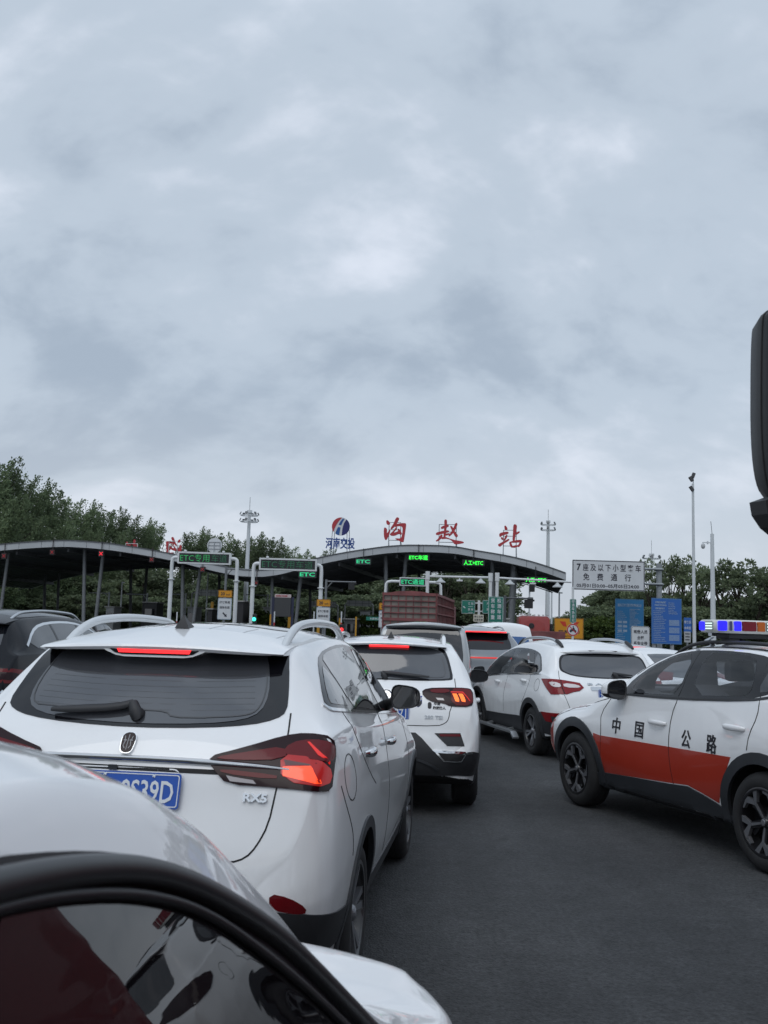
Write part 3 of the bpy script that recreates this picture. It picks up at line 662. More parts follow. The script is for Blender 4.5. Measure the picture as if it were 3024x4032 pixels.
VAN = K(4.45, axles=(.85, 3.55), r=.31, rim=.19, zw=[(0, .7), (4.45, .6)],
    zt=[(0, .62), (.02, .8), (.05, 1.05), (.09, 1.3), (.14, 1.55), (.19, 1.72), (.25, 1.80), (.4, 1.83), (1.5, 1.85), (2.6, 1.82), (2.9, 1.75), (3.3, 1.50), (3.7, 1.20), (3.95, 1.08), (4.2, .95), (4.38, .78), (4.45, .6)],
    zb=[(0, .42), (.2, .3), (4.2, .25), (4.45, .4)],
    wm=[(0, .68), (.02, .74), (.06, .80), (.3, .845), (1, .85), (3.6, .85), (4.1, .78), (4.35, .62), (4.45, .45)],
    wbelt=[(0, .66), (.06, .78), (.3, .82), (3.6, .82), (4.1, .72), (4.45, .40)],
    wtop=[(0, .62), (.06, .74), (.2, .70), (.5, .68), (2.6, .67), (3.2, .68), (3.8, .70), (4.2, .62), (4.45, .36)],
    zbelt=[(0, 1.0), (.3, 1.08), (3.4, 1.0), (4.45, .6)], crown=[(0, .05), (.25, .09), (2.6, .09), (4.45, .05)])
# ---------------------------------------------------------------- ground
def asphalt():
    m = bpy.data.materials.new('asphalt'); m.use_nodes = True; t = m.node_tree; b = t.nodes['Principled BSDF']
    g = t.nodes.new('ShaderNodeNewGeometry')
    def noise(sc, de, ro=.6):
        n = t.nodes.new('ShaderNodeTexNoise'); n.inputs['Scale'].default_value = sc; n.inputs['Detail'].default_value = de; n.inputs['Roughness'].default_value = ro; t.links.new(g.outputs['Position'], n.inputs['Vector']); return n
    a, c_, d = noise(.5, 5), noise(34, 4, .75), noise(7, 4)
    v = t.nodes.new('ShaderNodeTexVoronoi'); v.inputs['Scale'].default_value = 75; t.links.new(g.outputs['Position'], v.inputs['Vector'])
    r1 = t.nodes.new('ShaderNodeValToRGB'); r1.color_ramp.elements[0].position = .35; r1.color_ramp.elements[0].color = (.0425, .0445, .0475, 1); r1.color_ramp.elements[1].position = .68; r1.color_ramp.elements[1].color = (.070, .072, .075, 1); t.links.new(a.outputs[0], r1.inputs[0])
    r2 = t.nodes.new('ShaderNodeValToRGB'); r2.color_ramp.elements[0].position = .32; r2.color_ramp.elements[0].color = (.5, .5, .5, 1); r2.color_ramp.elements[1].position = .72; r2.color_ramp.elements[1].color = (1.5, 1.5, 1.5, 1); t.links.new(c_.outputs[0], r2.inputs[0])
    r3 = t.nodes.new('ShaderNodeValToRGB'); r3.color_ramp.elements[0].position = .3; r3.color_ramp.elements[0].color = (.8, .8, .8, 1); r3.color_ramp.elements[1].position = .7; r3.color_ramp.elements[1].color = (1.15, 1.15, 1.15, 1); t.links.new(d.outputs[0], r3.inputs[0])
    x = t.nodes.new('ShaderNodeMix'); x.data_type = 'RGBA'; x.blend_type = 'MULTIPLY'; x.inputs[0].default_value = 1; t.links.new(r1.outputs[0], x.inputs[6]); t.links.new(r2.outputs[0], x.inputs[7])
    y = t.nodes.new('ShaderNodeMix'); y.data_type = 'RGBA'; y.blend_type = 'MULTIPLY'; y.inputs[0].default_value = 1; t.links.new(x.outputs[2], y.inputs[6]); t.links.new(r3.outputs[0], y.inputs[7])
    # tyre-polished streaks along the lanes, and old oil drips
    mp_ = t.nodes.new('ShaderNodeMapping'); mp_.inputs['Rotation'].default_value = (0, 0, R(9)); mp_.inputs['Scale'].default_value = (1.1, .05, 1); t.links.new(g.outputs['Position'], mp_.inputs[0])
    sn = t.nodes.new('ShaderNodeTexNoise'); sn.inputs['Scale'].default_value = 1.0; sn.inputs['Detail'].default_value = 4; t.links.new(mp_.outputs[0], sn.inputs['Vector'])
    r4 = t.nodes.new('ShaderNodeValToRGB'); r4.color_ramp.elements[0].position = .35; r4.color_ramp.elements[0].color = (.78, .78, .78, 1); r4.color_ramp.elements[1].position = .65; r4.color_ramp.elements[1].color = (1.12, 1.12, 1.12, 1); t.links.new(sn.outputs[0], r4.inputs[0])
    dn = noise(2.6, 2, .4); r5 = t.nodes.new('ShaderNodeValToRGB'); r5.color_ramp.elements[0].position = .22; r5.color_ramp.elements[0].color = (.5, .5, .5, 1); r5.color_ramp.elements[1].position = .31; r5.color_ramp.elements[1].color = (1, 1, 1, 1); t.links.new(dn.outputs[0], r5.inputs[0])
    for q_ in (r4, r5):
        z_ = t.nodes.new('ShaderNodeMix'); z_.data_type = 'RGBA'; z_.blend_type = 'MULTIPLY'; z_.inputs[0].default_value = 1; t.links.new(y.outputs[2], z_.inputs[6]); t.links.new(q_.outputs[0], z_.inputs[7]); y = z_
    t.links.new(y.outputs[2], b.inputs['Base Color']); b.inputs['Roughness'].default_value = .82; b.inputs['Specular IOR Level'].default_value = .35
    ad = t.nodes.new('ShaderNodeMath'); ad.operation = 'ADD'; t.links.new(v.outputs[0], ad.inputs[0]); t.links.new(c_.outputs[0], ad.inputs[1])
    bp = t.nodes.new('ShaderNodeBump'); bp.inputs['Strength'].default_value = .55; bp.inputs['Distance'].default_value = .012; t.links.new(ad.outputs[0], bp.inputs['Height']); t.links.new(bp.outputs[0], b.inputs['Normal'])
    return m
HEAD = R(9.0); HX, HY = math.sin(HEAD), math.cos(HEAD)                  # the lanes run 9 degrees right of the view
def st(s, d, z=0.0):
    """Station space: s metres to the right along the canopy front, d metres beyond it."""
    return Vector((2 + s * HY + d * HX, 85 - s * HX + d * HY, z))
mb = MB(); mb.add([(-2500, -300, -.05), (2500, -300, -.05), (2500, 4500, -.05), (-2500, 4500, -.05)], [[0, 1, 2, 3]])
tag(mb.build('ground', mat('verge_grass', (.035, .055, .02), .95, var=.5, vscale=.6)), kind='structure')
mb = MB(); A_, B_, C_, D_ = st(-46, -130), st(30, -130), st(30, 140), st(-46, 140)
mb.add([A_, B_, C_, D_], [[0, 1, 2, 3]]); tag(mb.build('road', asphalt()), kind='structure')
# toll islands with kerbs
KERB = mat('island_concrete', (.30, .30, .29), .8, var=.15, vscale=2); YEL = mat('traffic_yellow', (.52, .27, .025), .5, var=.08); BLK = mat('traffic_black', (.015, .015, .017), .5)
ISL = [-33.5, -28.0, -22.5, -17.2, -11.8, -6.4, -1.2, 4.0, 9.2]
for i, s_ in enumerate(ISL):
    mb = MB(); P = chaikin([(-.55, -13), (0, -15.5), (.55, -13), (.55, 38), (0, 40), (-.55, 38)], 2)
    mb.prism(P, frame(st(s_, 0, 0), (HY, -HX, 0), (HX, HY, 0)), 0, .22)
    o = mb.build('toll_island', KERB); tag(o, 'low concrete kerbed island between the toll lanes', 'kerb island', 'toll islands between the lanes')

# ---------------------------------------------------------------- toll canopy
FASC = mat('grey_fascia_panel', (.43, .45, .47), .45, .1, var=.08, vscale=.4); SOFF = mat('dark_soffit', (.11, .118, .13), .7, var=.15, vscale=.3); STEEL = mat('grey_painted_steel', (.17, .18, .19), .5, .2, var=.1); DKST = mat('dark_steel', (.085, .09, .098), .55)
def front(px, py, off=0.0):
    """Point of the canopy front plane (off metres beyond it) on a sight line."""
    d = at(px, py, 1.0) - Vector((0, 0, EYE)); o = st(0, off); n = Vector((HX, HY, 0))
    return Vector((0, 0, EYE)) + d * (o.dot(n) / d.dot(n))
def to_s(p): return (p.x - 2) * HY - (p.y - 85) * HX
prof = [(-70, 2250), (0, 2146), (105, 2137), (211, 2131), (262, 2130), (344, 2134), (422, 2141), (501, 2152), (600, 2168), (690, 2186), (790, 2211), (880, 2232), (960, 2245), (1020, 2247), (1090, 2240), (1165, 2222), (1243, 2202), (1321, 2185), (1442, 2165), (1550, 2152), (1628, 2149), (1700, 2150), (1787, 2155), (1869, 2169), (1992, 2190), (2083, 2211), (2156, 2233), (2226, 2258)]
prof = prof[1:]
cv = [(to_s(front(a, b)), front(a, b).z) for a, b in prof]
# the left end continues beyond the frame and comes down like the right one
s0, z0 = cv[0]; cv = [(s0 - 12, z0 - 2.6), (s0 - 8, z0 - 1.35), (s0 - 4, z0 - .5)] + cv
ss = np.linspace(cv[0][0], cv[-1][0], 110); zz = pchip(cv, ss)
DEP = 28.0; TH = .56
can = empty('toll_canopy', st(0, 0), 0, 'long wavy grey toll station canopy with a dark ribbed underside', 'canopy')
Mi = Matrix.Translation(-st(0, 0))
def L_(s, d, z): return st(s, d, z) - st(0, 0)
V = []; Fs = []; n = len(ss)
for d in (.0, DEP):
    V += [L_(s, d, z) for s, z in zip(ss, zz)]
Fs = [[i, i + 1, n + i + 1, n + i] for i in range(n - 1)]
MB().add(V, Fs).build('roof_skin', mat('roof_sheet', (.10, .105, .11), .5, .2), can, 40)
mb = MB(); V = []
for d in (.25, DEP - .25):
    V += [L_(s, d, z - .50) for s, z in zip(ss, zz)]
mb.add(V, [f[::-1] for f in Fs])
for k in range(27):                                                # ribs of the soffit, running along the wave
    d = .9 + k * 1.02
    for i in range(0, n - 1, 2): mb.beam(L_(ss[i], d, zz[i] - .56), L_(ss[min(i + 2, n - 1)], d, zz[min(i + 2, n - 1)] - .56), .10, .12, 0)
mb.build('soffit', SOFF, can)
for nm, d0, d1 in (('front_fascia', -.12, .2), ('rear_fascia', DEP - .2, DEP + .12)):
    mb = MB(); V = []
    for i in range(n):
        s, z = ss[i], zz[i]
        V += [L_(s, d0, z + .06), L_(s, d1, z + .06), L_(s, d1, z - TH), L_(s, d0, z - TH)]
    mb.add(V, [[i * 4 + j, (i + 1) * 4 + j, (i + 1) * 4 + (j + 1) % 4, i * 4 + (j + 1) % 4] for i in range(n - 1) for j in range(4)] + [[0, 1, 2, 3], [(n - 1) * 4 + j for j in (3, 2, 1, 0)]])
    fo = mb.build(nm, FASC, can)
    if d0 < 0:
        mb = MB()
        for i in range(n - 1): mb.beam(L_(ss[i], d0 - .03, zz[i] + .05), L_(ss[i + 1], d0 - .03, zz[i + 1] + .05), .07, .09, 0)
        for s in np.arange(ss[0] + .5, ss[-1], 2.25):
            z = float(pchip(cv, [s])[0]); mb.box(L_(s, d0 - .004, z - .27), (.03, .012, .54))
        mb.build('fascia_trim', DKST, fo)
for s, nm in ((ss[0], 0), (ss[-1], 1)):
    z = zz[-1] if nm else zz[0]
    MB().beam(L_(s, -.1, z - .24), L_(s, DEP + .1, z - .24), .12, .64).build('end_fascia', FASC, can)
mb = MB()
for d in (4, 11, 18, 25):
    for i in range(0, n - 3, 3):
        a, b = L_(ss[i], d, zz[i] - .85), L_(ss[i + 3], d, zz[i + 3] - .85); mb.bar(a, b, .05, n=6)
        mb.bar(b, L_(ss[i + 1], d, zz[i + 1] - .6), .03, n=6)
for s in np.arange(ss[0] + 3, ss[-1] - 2, 5.2):
    z = float(pchip(cv, [s])[0]); mb.beam(L_(s, .6, z - .80), L_(s + .2, DEP - .6, z - .80), .18, .34)
mb.build('roof_truss', DKST, can)
def column(top, bot, off, r, m=STEEL):
    a = front(*top, off); b = front(*bot, off); k = (a.z) / (a.z - b.z); g_ = a + (b - a) * k
    mb = MB(); mb.bar(g_ - st(0, 0) + Vector((0, 0, .1)), a - st(0, 0) + Vector((0, 0, .3)), r, n=14); mb.box(g_ - st(0, 0) + Vector((0, 0, .12)), (r * 3, r * 3, .1))
    mb.build('column', m, can, 50)
for t_, b_, off, r in (((34, 2180), (5, 2388), 2, .16), ((333, 2168), (329, 2402), 2, .17), ((407, 2178), (380, 2415), 2, .17), ((720, 2212), (717, 2434), 2, .17), ((791, 2235), (764, 2437), 2, .17), ((1188, 2240), (1165, 2454), 2, .17), ((1072, 2270), (1068, 2450), 2, .15), ((1518, 2180), (1522, 2440), 2, .19), ((1600, 2185), (1580, 2440), 2, .18), ((1938, 2205), (1943, 2440), 2, .20), ((2026, 2225), (2011, 2470), 2, .30),
        ((176, 2250), (174, 2400), 22, .17), ((232, 2240), (226, 2400), 22, .15), ((515, 2215), (513, 2420), 22, .17), ((580, 2225), (563, 2420), 22, .17), ((863, 2270), (862, 2430), 22, .17), ((1220, 2310), (1222, 2440), 22, .17), ((1578, 2240), (1580, 2440), 22, .15), ((1650, 2240), (1650, 2440), 22, .15)):
    column(t_, b_, off, r, STEEL if off < 10 else DKST)

# ---------------------------------------------------------------- brush lettering on the roof
GLYPH = {
 'gou': [[(322, 112), (340, 105), (362, 135), (358, 150), (330, 152)], [(303, 180), (316, 174), (333, 190), (328, 236), (352, 205), (366, 190), (356, 235), (325, 300), (308, 285), (301, 240)], [(412, 92), (430, 76), (448, 90), (440, 110), (408, 165), (372, 197), (362, 184), (395, 140)],
         [(400, 150), (440, 138), (500, 133), (513, 142), (508, 180), (498, 250), (488, 317), (470, 312), (408, 287), (410, 276), (465, 282), (476, 230), (480, 168), (440, 162), (405, 175)], [(418, 168), (432, 180), (390, 226), (420, 218), (438, 208), (430, 192), (446, 185), (468, 222), (472, 240), (455, 245), (443, 234), (400, 257), (362, 252), (358, 236), (395, 205)]],
 'zhao': [[(868, 108), (882, 98), (897, 108), (893, 165), (886, 225), (882, 270), (860, 268), (866, 210), (872, 160)], [(835, 178), (850, 163), (900, 148), (916, 157), (905, 173), (860, 187), (842, 192)], [(789, 235), (800, 220), (880, 203), (917, 203), (911, 221), (870, 230), (810, 247), (795, 247)], [(880, 235), (917, 227), (922, 241), (885, 255)],
          [(833, 245), (851, 240), (854, 258), (836, 287), (800, 309), (785, 303), (813, 282)], [(836, 268), (870, 261), (905, 273), (960, 293), (1045, 306), (1057, 318), (1040, 326), (975, 336), (958, 327), (935, 294), (890, 281), (843, 287)], [(985, 130), (995, 140), (986, 170), (957, 226), (915, 264), (906, 253), (938, 214), (963, 165), (970, 140)], [(922, 158), (946, 164), (960, 200), (987, 235), (999, 250), (989, 270), (970, 264), (953, 226), (933, 190)]],
 'zhan': [[(1432, 162), (1445, 155), (1466, 185), (1460, 199), (1438, 201)], [(1384, 238), (1400, 224), (1460, 213), (1477, 221), (1470, 237), (1410, 252), (1396, 267), (1387, 262)], [(1397, 275), (1410, 261), (1430, 285), (1415, 297)], [(1449, 244), (1466, 244), (1457, 275), (1436, 302), (1424, 297)], [(1372, 335), (1395, 323), (1460, 288), (1480, 281), (1483, 296), (1420, 333), (1396, 358), (1380, 353)],
          [(1517, 152), (1535, 143), (1554, 155), (1549, 200), (1536, 270), (1530, 306), (1508, 303), (1515, 230)], [(1538, 226), (1575, 209), (1582, 222), (1545, 248)], [(1477, 313), (1496, 306), (1507, 340), (1517, 367), (1497, 364), (1485, 345)], [(1488, 305), (1585, 289), (1602, 300), (1596, 314), (1500, 322)], [(1580, 300), (1601, 302), (1591, 335), (1570, 364), (1553, 352), (1571, 330)], [(1503, 350), (1566, 338), (1563, 358), (1515, 370)]]}
SIGNRED = mat('sign_red', (.42, .035, .045), .45, var=.06, vscale=.8); SIGNBLUE = mat('sign_blue', (.020, .065, .26), .45); FRAMEM = mat('sign_frame_steel', (.32, .34, .36), .5, .3); LETW = mat('sign_white', (.62, .64, .66), .5)
def brush(key, off, mirror=None, foot=None):
    """A brush-written character cut from sheet metal, with its frame, standing on the canopy. mirror: seen from behind at this s."""
    G = GLYPH[key]; pts = [(p[0] * .422 + 1380, p[1] * .422 + 2000) for g_ in G for p in g_]
    P0 = front(*pts[0], off); Q = {}
    def loc(p):
        q = front(p[0] * .422 + 1380, p[1] * .422 + 2000, 0.0); return to_s(q), q.z
    allp = [loc(p) for g_ in G for p in g_]; sc = sum(a for a, _ in allp) / len(allp); zlo = min(z for _, z in allp)
    if mirror is None: tx = lambda a: a; s_at = sc
    else: tx = lambda a: mirror - (a - sc); s_at = mirror
    zr = float(pchip(cv, [s_at])[0])
    dz = 0 if mirror is None else (zr + .75 - zlo)
    root = empty('roof_character', st(s_at, off, zr), 0)
    M = frame((0, 0, 0), (HY, -HX, 0), (0, 0, 1)); mb = MB()
    for k, g_ in enumerate(G):
        O = [(tx(loc(p)[0]) - s_at, loc(p)[1] + dz - zr) for p in g_]
        if mirror is not None: O = O[::-1]
        mb.prism(chaikin(O, 2), M, -.06 - .004 * k, .06 + .004 * k)
    mb.build('character', SIGNRED, root)
    w0 = max(abs(tx(a) - s_at) for a, _ in allp) * .55; zb_, zt_ = zlo + dz - zr, max(z for _, z in allp) + dz - zr; f = MB(); y = .16 if mirror is None else -.16
    Pn = lambda a, z, d=0: M @ Vector((a, z, -y - d))
    for a in (-w0, w0 * .9):
        f.bar(Pn(a, -.3), Pn(a, zt_ * .82), .035, n=6); f.bar(Pn(a, zb_ + .5), Pn(a * 1.1, -.3, .8 if mirror is None else -.8), .03, n=6)
    for z in (zb_ + .2, (zb_ + zt_) / 2, zt_ * .82): f.bar(Pn(-w0, z), Pn(w0 * .9, z), .03, n=6)
    f.build('sign_frame', FRAMEM if mirror is None else LETW, root)
    return root
for k, lab in (('gou', 'leftmost red brush-written character on the right arch, above the ETC lane light'), ('zhao', 'middle red brush-written character on the right arch of the canopy'), ('zhan', 'rightmost red brush-written character, low on the falling end of the arch')):
    tag(brush(k, .6), lab, 'roof letter', 'red characters along the canopy front')
for k, px, lab in (('zhan', 345, 'tips of a red sign character seen from behind, leftmost over the left arch'), ('zhao', 522, 'half hidden red sign character seen from behind, middle one over the left arch'), ('gou', 685, 'red sign character with white frame seen from behind, next to the left LED gantry')):
    q = front(px, 2140, 27.0); tag(brush(k, 27.0, to_s(q)), lab, 'roof letter', 'red characters along the canopy rear')
# round emblem and company name
q = front(1342, 2073, .6); sq, zq = to_s(q), q.z; zr = float(pchip(cv, [sq])[0]); rad = 36 / 3800 * q.y
root = empty('roof_emblem', st(sq, .6, zr), 0, 'round red and blue emblem with a blue company name on the canopy roof', 'emblem sign')
Fm = frame((0, 0, zq - zr), (HY, -HX, 0), (0, 0, 1)); u = rad / 82
cc = lambda P: [((x - 1408) * u, (272 - y) * u) for x, y in P]
arc = lambda a0, a1, k=14: [(1408 + 82 * math.cos(R(a0 + (a1 - a0) * i / k)), 272 - 82 * math.sin(R(a0 + (a1 - a0) * i / k))) for i in range(k + 1)]
dsk = MB().prism(cc(arc(0, 354, 60)), Fm, -.08, .0).build('disc', LETW, root)
MB().prism(cc(arc(84, 218, 20) + [(1352, 290), (1372, 248), (1395, 215)]), Fm, .001, .02).build('red_field', SIGNRED, dsk)
MB().prism(cc(arc(52, -82, 24) + [(1424, 290), (1434, 248), (1448, 222)]), Fm, .001, .02).build('dark_blue_field', mat('sign_navy', (.018, .022, .14), .4), dsk)
mb = MB(); mb.prism(cc([(1440, 202), (1424, 230), (1412, 262), (1388, 256), (1402, 228), (1424, 200)]), Fm, .001, .02); mb.prism(cc([(1383, 276), (1405, 281), (1400, 320), (1396, 352), (1374, 347), (1360, 336), (1370, 305)]), Fm, .001, .02)
mb.build('blue_bars', mat('sign_mid_blue', (.02, .09, .30), .4), dsk)
q2 = front(1341, 2139, .6)
MB().text('河南交投', frame((0, 0, q2.z - zr), (HY, -HX, 0), (0, 0, 1)), 1.05, .025, 118 / 3800 * q.y, .06).build('lettering', SIGNBLUE, root)
f = MB()
for a in (-.85, -.6, .6, .85): f.bar(Fm @ Vector((a * .9, .1 if abs(a) < .8 else -.3, -.12)), Vector((HY * a * 1.1, -HX * a * 1.1 , -.3)), .035, n=6)
f.build('sign_frame', FRAMEM, root)
q = front(845, 2148, 27); sq, zq = to_s(q), q.z; zr = float(pchip(cv, [sq])[0])
root = empty('roof_emblem', st(sq, 27, zr), 0, 'back of a round white sign disc with grey struts, above the left LED gantry', 'emblem sign')
Fm = frame((0, 0, zq - zr), (HY, -HX, 0), (0, 0, 1)); rd = 30 / 3800 * q.y
MB().lathe([(0, -.06), (rd, -.06), (rd, .06), (0, .06)], Fm, 40).build('disc', LETW, root)
f = MB()
for a in (-.45, .0, .45): f.beam(Fm @ Vector((-rd * .8, a * rd, .10)), Fm @ Vector((rd * .8, a * rd, .10)), .06, .06)
for a in (-.75, .75, 0): f.beam(Fm @ Vector((a * rd, rd * .5, .14)), Fm @ Vector((a * rd * 1.4, -zq + zr - .3, .3)), .06, .06)
f.build('sign_frame', FRAMEM, root)

# ---------------------------------------------------------------- lane lights under the canopy edge
LEDG = mat('led_green', (.02, .3, .05), .5, emit=(.03, 1.0, .06), es=1.3); LEDT = mat('led_teal', (.02, .25, .12), .5, emit=(.03, .62, .26), es=.75); LEDDIM = mat('led_dim_green', (.03, .2, .08), .5, emit=(.03, .5, .12), es=.42); LEDOFF = mat('led_fading_green', (.03, .12, .07), .5, emit=(.03, .28, .10), es=.16)
LEDR = mat('led_red', (.5, .02, .02), .5, emit=(1, .03, .05), es=.9); LEDRD = mat('led_dim_red', (.25, .02, .02), .5, emit=(.7, .03, .05), es=.14); SCREEN = mat('led_screen', (.012, .014, .016), .4); SCREENR = mat('led_screen_reddish', (.03, .018, .02), .5)
def lane_light(px, py, w_, h_, txt, m, lab, back=SCREEN, off=-.35, tw=.86):
    q = front(px, py, off); k = q.y / 3800; root = empty('lane_light', q, 0, lab, 'lane light', 'lane lights under the canopy edge')
    Fm = frame((0, 0, 0), (HY, -HX, 0), (0, 0, 1)); W_, H_ = w_ * k, h_ * k
    c = MB(); c.prism(rrect(W_, H_, .03, 2), Fm, -.2, 0); c.beam((0, .12, H_ / 2), (0, .12, H_ / 2 + .9), .06, .06); s = c.build('casing', back, root)
    if txt == 'X':
        x = MB(); a = W_ * .30
        x.beam(Fm @ Vector((-a, -a, .02)), Fm @ Vector((a, a, .02)), W_ * .1, .02, up=Fm.col[2][:3]); x.beam(Fm @ Vector((-a, a, .028)), Fm @ Vector((a, -a, .028)), W_ * .1, .02, up=Fm.col[2][:3]); x.build('red_cross', m, s)
    else: MB().text(txt, Fm, H_ * .80, .02, W_ * tw, .015, sx=.8).build('lettering', m, s)
for a in ((1430, 2211, 62, 24, 'ETC', LEDT, 'teal ETC lane light under the rising left side of the right arch', mat('led_box_grey', (.035, .042, .045), .5)), (1210, 2262, 70, 26, 'ETC', LEDT, 'teal ETC lane light beside the second LED gantry', MATS['led_box_grey']),
          (1648, 2195, 86, 24, 'ETC车道', LEDG, 'bright green lane light reading ETC and lane, below the leftmost red character'), (1864, 2216, 88, 25, '人工+ETC', LEDG, 'bright green lane light reading manual plus ETC, under the middle of the arch'), (2110, 2283, 92, 24, '人工+ETC', LEDG, 'bright green lane light reading manual plus ETC, behind the white beam'),
          (15, 2189, 20, 22, 'X', LEDRD, 'dim red cross light at the left edge of the photo', SCREENR), (205, 2174, 20, 21, 'X', LEDRD, 'dim red cross light left of the bright one', SCREENR), (398, 2180, 22, 23, 'X', LEDR, 'bright red cross light under the left arch', SCREEN), (597, 2203, 20, 21, 'X', LEDRD, 'dim red cross light left of the left LED gantry', SCREENR), (797, 2242, 20, 21, 'X', LEDRD, 'dim red cross light below the left LED gantry panel', SCREENR), (1009, 2295, 14, 21, 'X', LEDRD, 'dim red cross light below the low valley of the canopy', SCREENR)):
    lane_light(*a)

# ---------------------------------------------------------------- gantries
PIPE = mat('white_gantry_paint', (.66, .68, .69), .4, var=.05, vscale=.7); GALV = mat('galvanised_steel', (.30, .32, .33), .45, .5, var=.12, vscale=1.5)
def pole_at(px, py, Y):
    """Ground point of an upright whose middle shows at this pixel."""
    q = at(px, py, Y); return Vector((q.x, q.y, 0)), q.z
def led_gantry(x0, x1, xp0, xp1, ytop, hpx, Y, parts, lab):
    k = Y / 3800; a, _ = pole_at(xp0, 2330, Y); b, _ = pole_at(xp1, 2350, Y); zc_ = at((x0 + x1) / 2, ytop + hpx / 2, Y).z; xm = at((x0 + x1) / 2, ytop + hpx / 2, Y).x
    root = empty('led_gantry', (xm, Y, 0), 0, lab, 'LED gantry', 'white LED gantries before the lanes'); W_, H_ = (x1 - x0) * k, hpx * k
    Fm = frame((0, -.25, zc_), (1, 0, 0), (0, 0, 1))
    bx = MB(); bx.prism(rrect(W_, H_, .03, 2), Fm, -.45, 0); s = bx.build('panel_case', PIPE, root)
    MB().prism(rrect(W_ - .22, H_ - .22, .02, 2), Fm, .002, .012).build('screen', SCREEN, s)
    for txt, m, u0, u1 in parts:
        MB().text(txt, Fm @ Matrix.Translation(((u0 + u1) / 2 * W_, 0, .012)), H_ * .70, -.012, (u1 - u0) * W_, .006).build('lettering', m, s)
    for sgn, p in ((-1, a), (1, b)):
        px_ = p.x - xm; zt_ = zc_ + .02
        MB().tube([(sgn * W_ / 2, 0, zt_), (px_ - sgn * .16, 0, zt_), (px_, 0, zt_ - .12), (px_, 0, zt_ - 1.55)], .125, n=16, sub=1).build('pipe_arm', PIPE, root, 50)
        m_ = MB(); m_.lathe([(.125, .0), (.24, -.02), (.24, -.08), (.14, -.1)], Matrix.Translation((px_, 0, zt_ - 1.5)), 20); m_.bar((px_, 0, zt_ - 1.55), (px_, 0, 1.62), .14, n=20); m_.build('post', PIPE, root, 50)
        for z0_, z1_, mt in ((0, .45, BLK), (.45, 1.05, YEL), (1.05, 1.62, BLK)): MB().bar((px_, 0, z0_), (px_, 0, z1_), .145, n=20).build('post_band', mt, root, 50)
    for sgn in (-.36, .36): MB().lathe([(.0, .14), (.08, .12), (.1, 0)], Matrix.Translation((sgn * W_, -.2, zc_ + H_ / 2)), 12).build('lamp_cap', PIPE, root, 50)
led_gantry(702, 910, 671, 928, 2175, 47, 68, [('ETC专用', LEDDIM, -.45, .10), ('车道', LEDOFF, .14, .43)], 'left white gantry with a partly lit ETC lane panel')
led_gantry(1022, 1248, 994, 1262, 2200, 47, 66, [('ETC专用车道', LEDOFF, -.45, .43)], 'second white gantry with a nearly dark ETC lane panel')
def small_gantry(x0, x1, py, hpx, xl, xr, Y, lab, txt=None):
    k = Y / 3800; xm = at((x0 + x1) / 2, py, Y); root = empty('small_gantry', (xm.x, Y, 0), 0, lab, 'gantry', 'small white gantries')
    W_, H_ = (x1 - x0) * k, hpx * k; zc_ = xm.z; Fm = frame((0, -.15, zc_), (1, 0, 0), (0, 0, 1))
    o = MB(); o.prism(rrect(W_, H_, .03, 2), Fm, -.3, 0)
    if not txt:
        for a in np.linspace(-.4, .4, 4): o.beam(Fm @ Vector((a * W_, -H_ / 2, .03)), Fm @ Vector((a * W_, H_ / 2, .03)), .05, .05, 1)
        o.beam(Fm @ Vector((-W_ / 2, 0, .035)), Fm @ Vector((W_ / 2, 0, .035)), .05, .05, 1)
    s = o.build('panel_case', [PIPE, GALV], root)
    if txt:
        MB().prism(rrect(W_ - .12, H_ - .12, .02, 2), Fm, .002, .012).build('screen', SCREEN, s); MB().text(txt, Fm @ Matrix.Translation((0, 0, .012)), H_ * .68, .01, W_ * .86, .006).build('lettering', LEDG if 'x' in lab and False else LEDT, s)
    for sgn, x in ((-1, xl), (1, xr)):
        if x is None: continue
        px_ = at(x, py + 60, Y).x - xm.x
        MB().tube([(sgn * W_ / 2, 0, zc_), (px_ - sgn * .2, 0, zc_), (px_, 0, zc_ - .2), (px_, 0, 0)], .088, n=12, sub=1).build('pipe_post', PIPE, root, 50)
small_gantry(1573, 1677, 2291, 33, 1516, 1737, 60, 'white pipe gantry with a lit ETC passage panel above the lorry', 'ETC通道')
small_gantry(786, 858, 2334, 24, 752, None, 108, 'grey-backed panel on a white pipe behind the leftmost speed sign')
small_gantry(1366, 1462, 2376, 22, 1356, 1468, 112, 'white gantry panel seen from behind, left of the lorry')
small_gantry(1226, 1322, 2380, 21, None, 1330, 112, 'white gantry panel seen from behind, beside the second LED gantry')
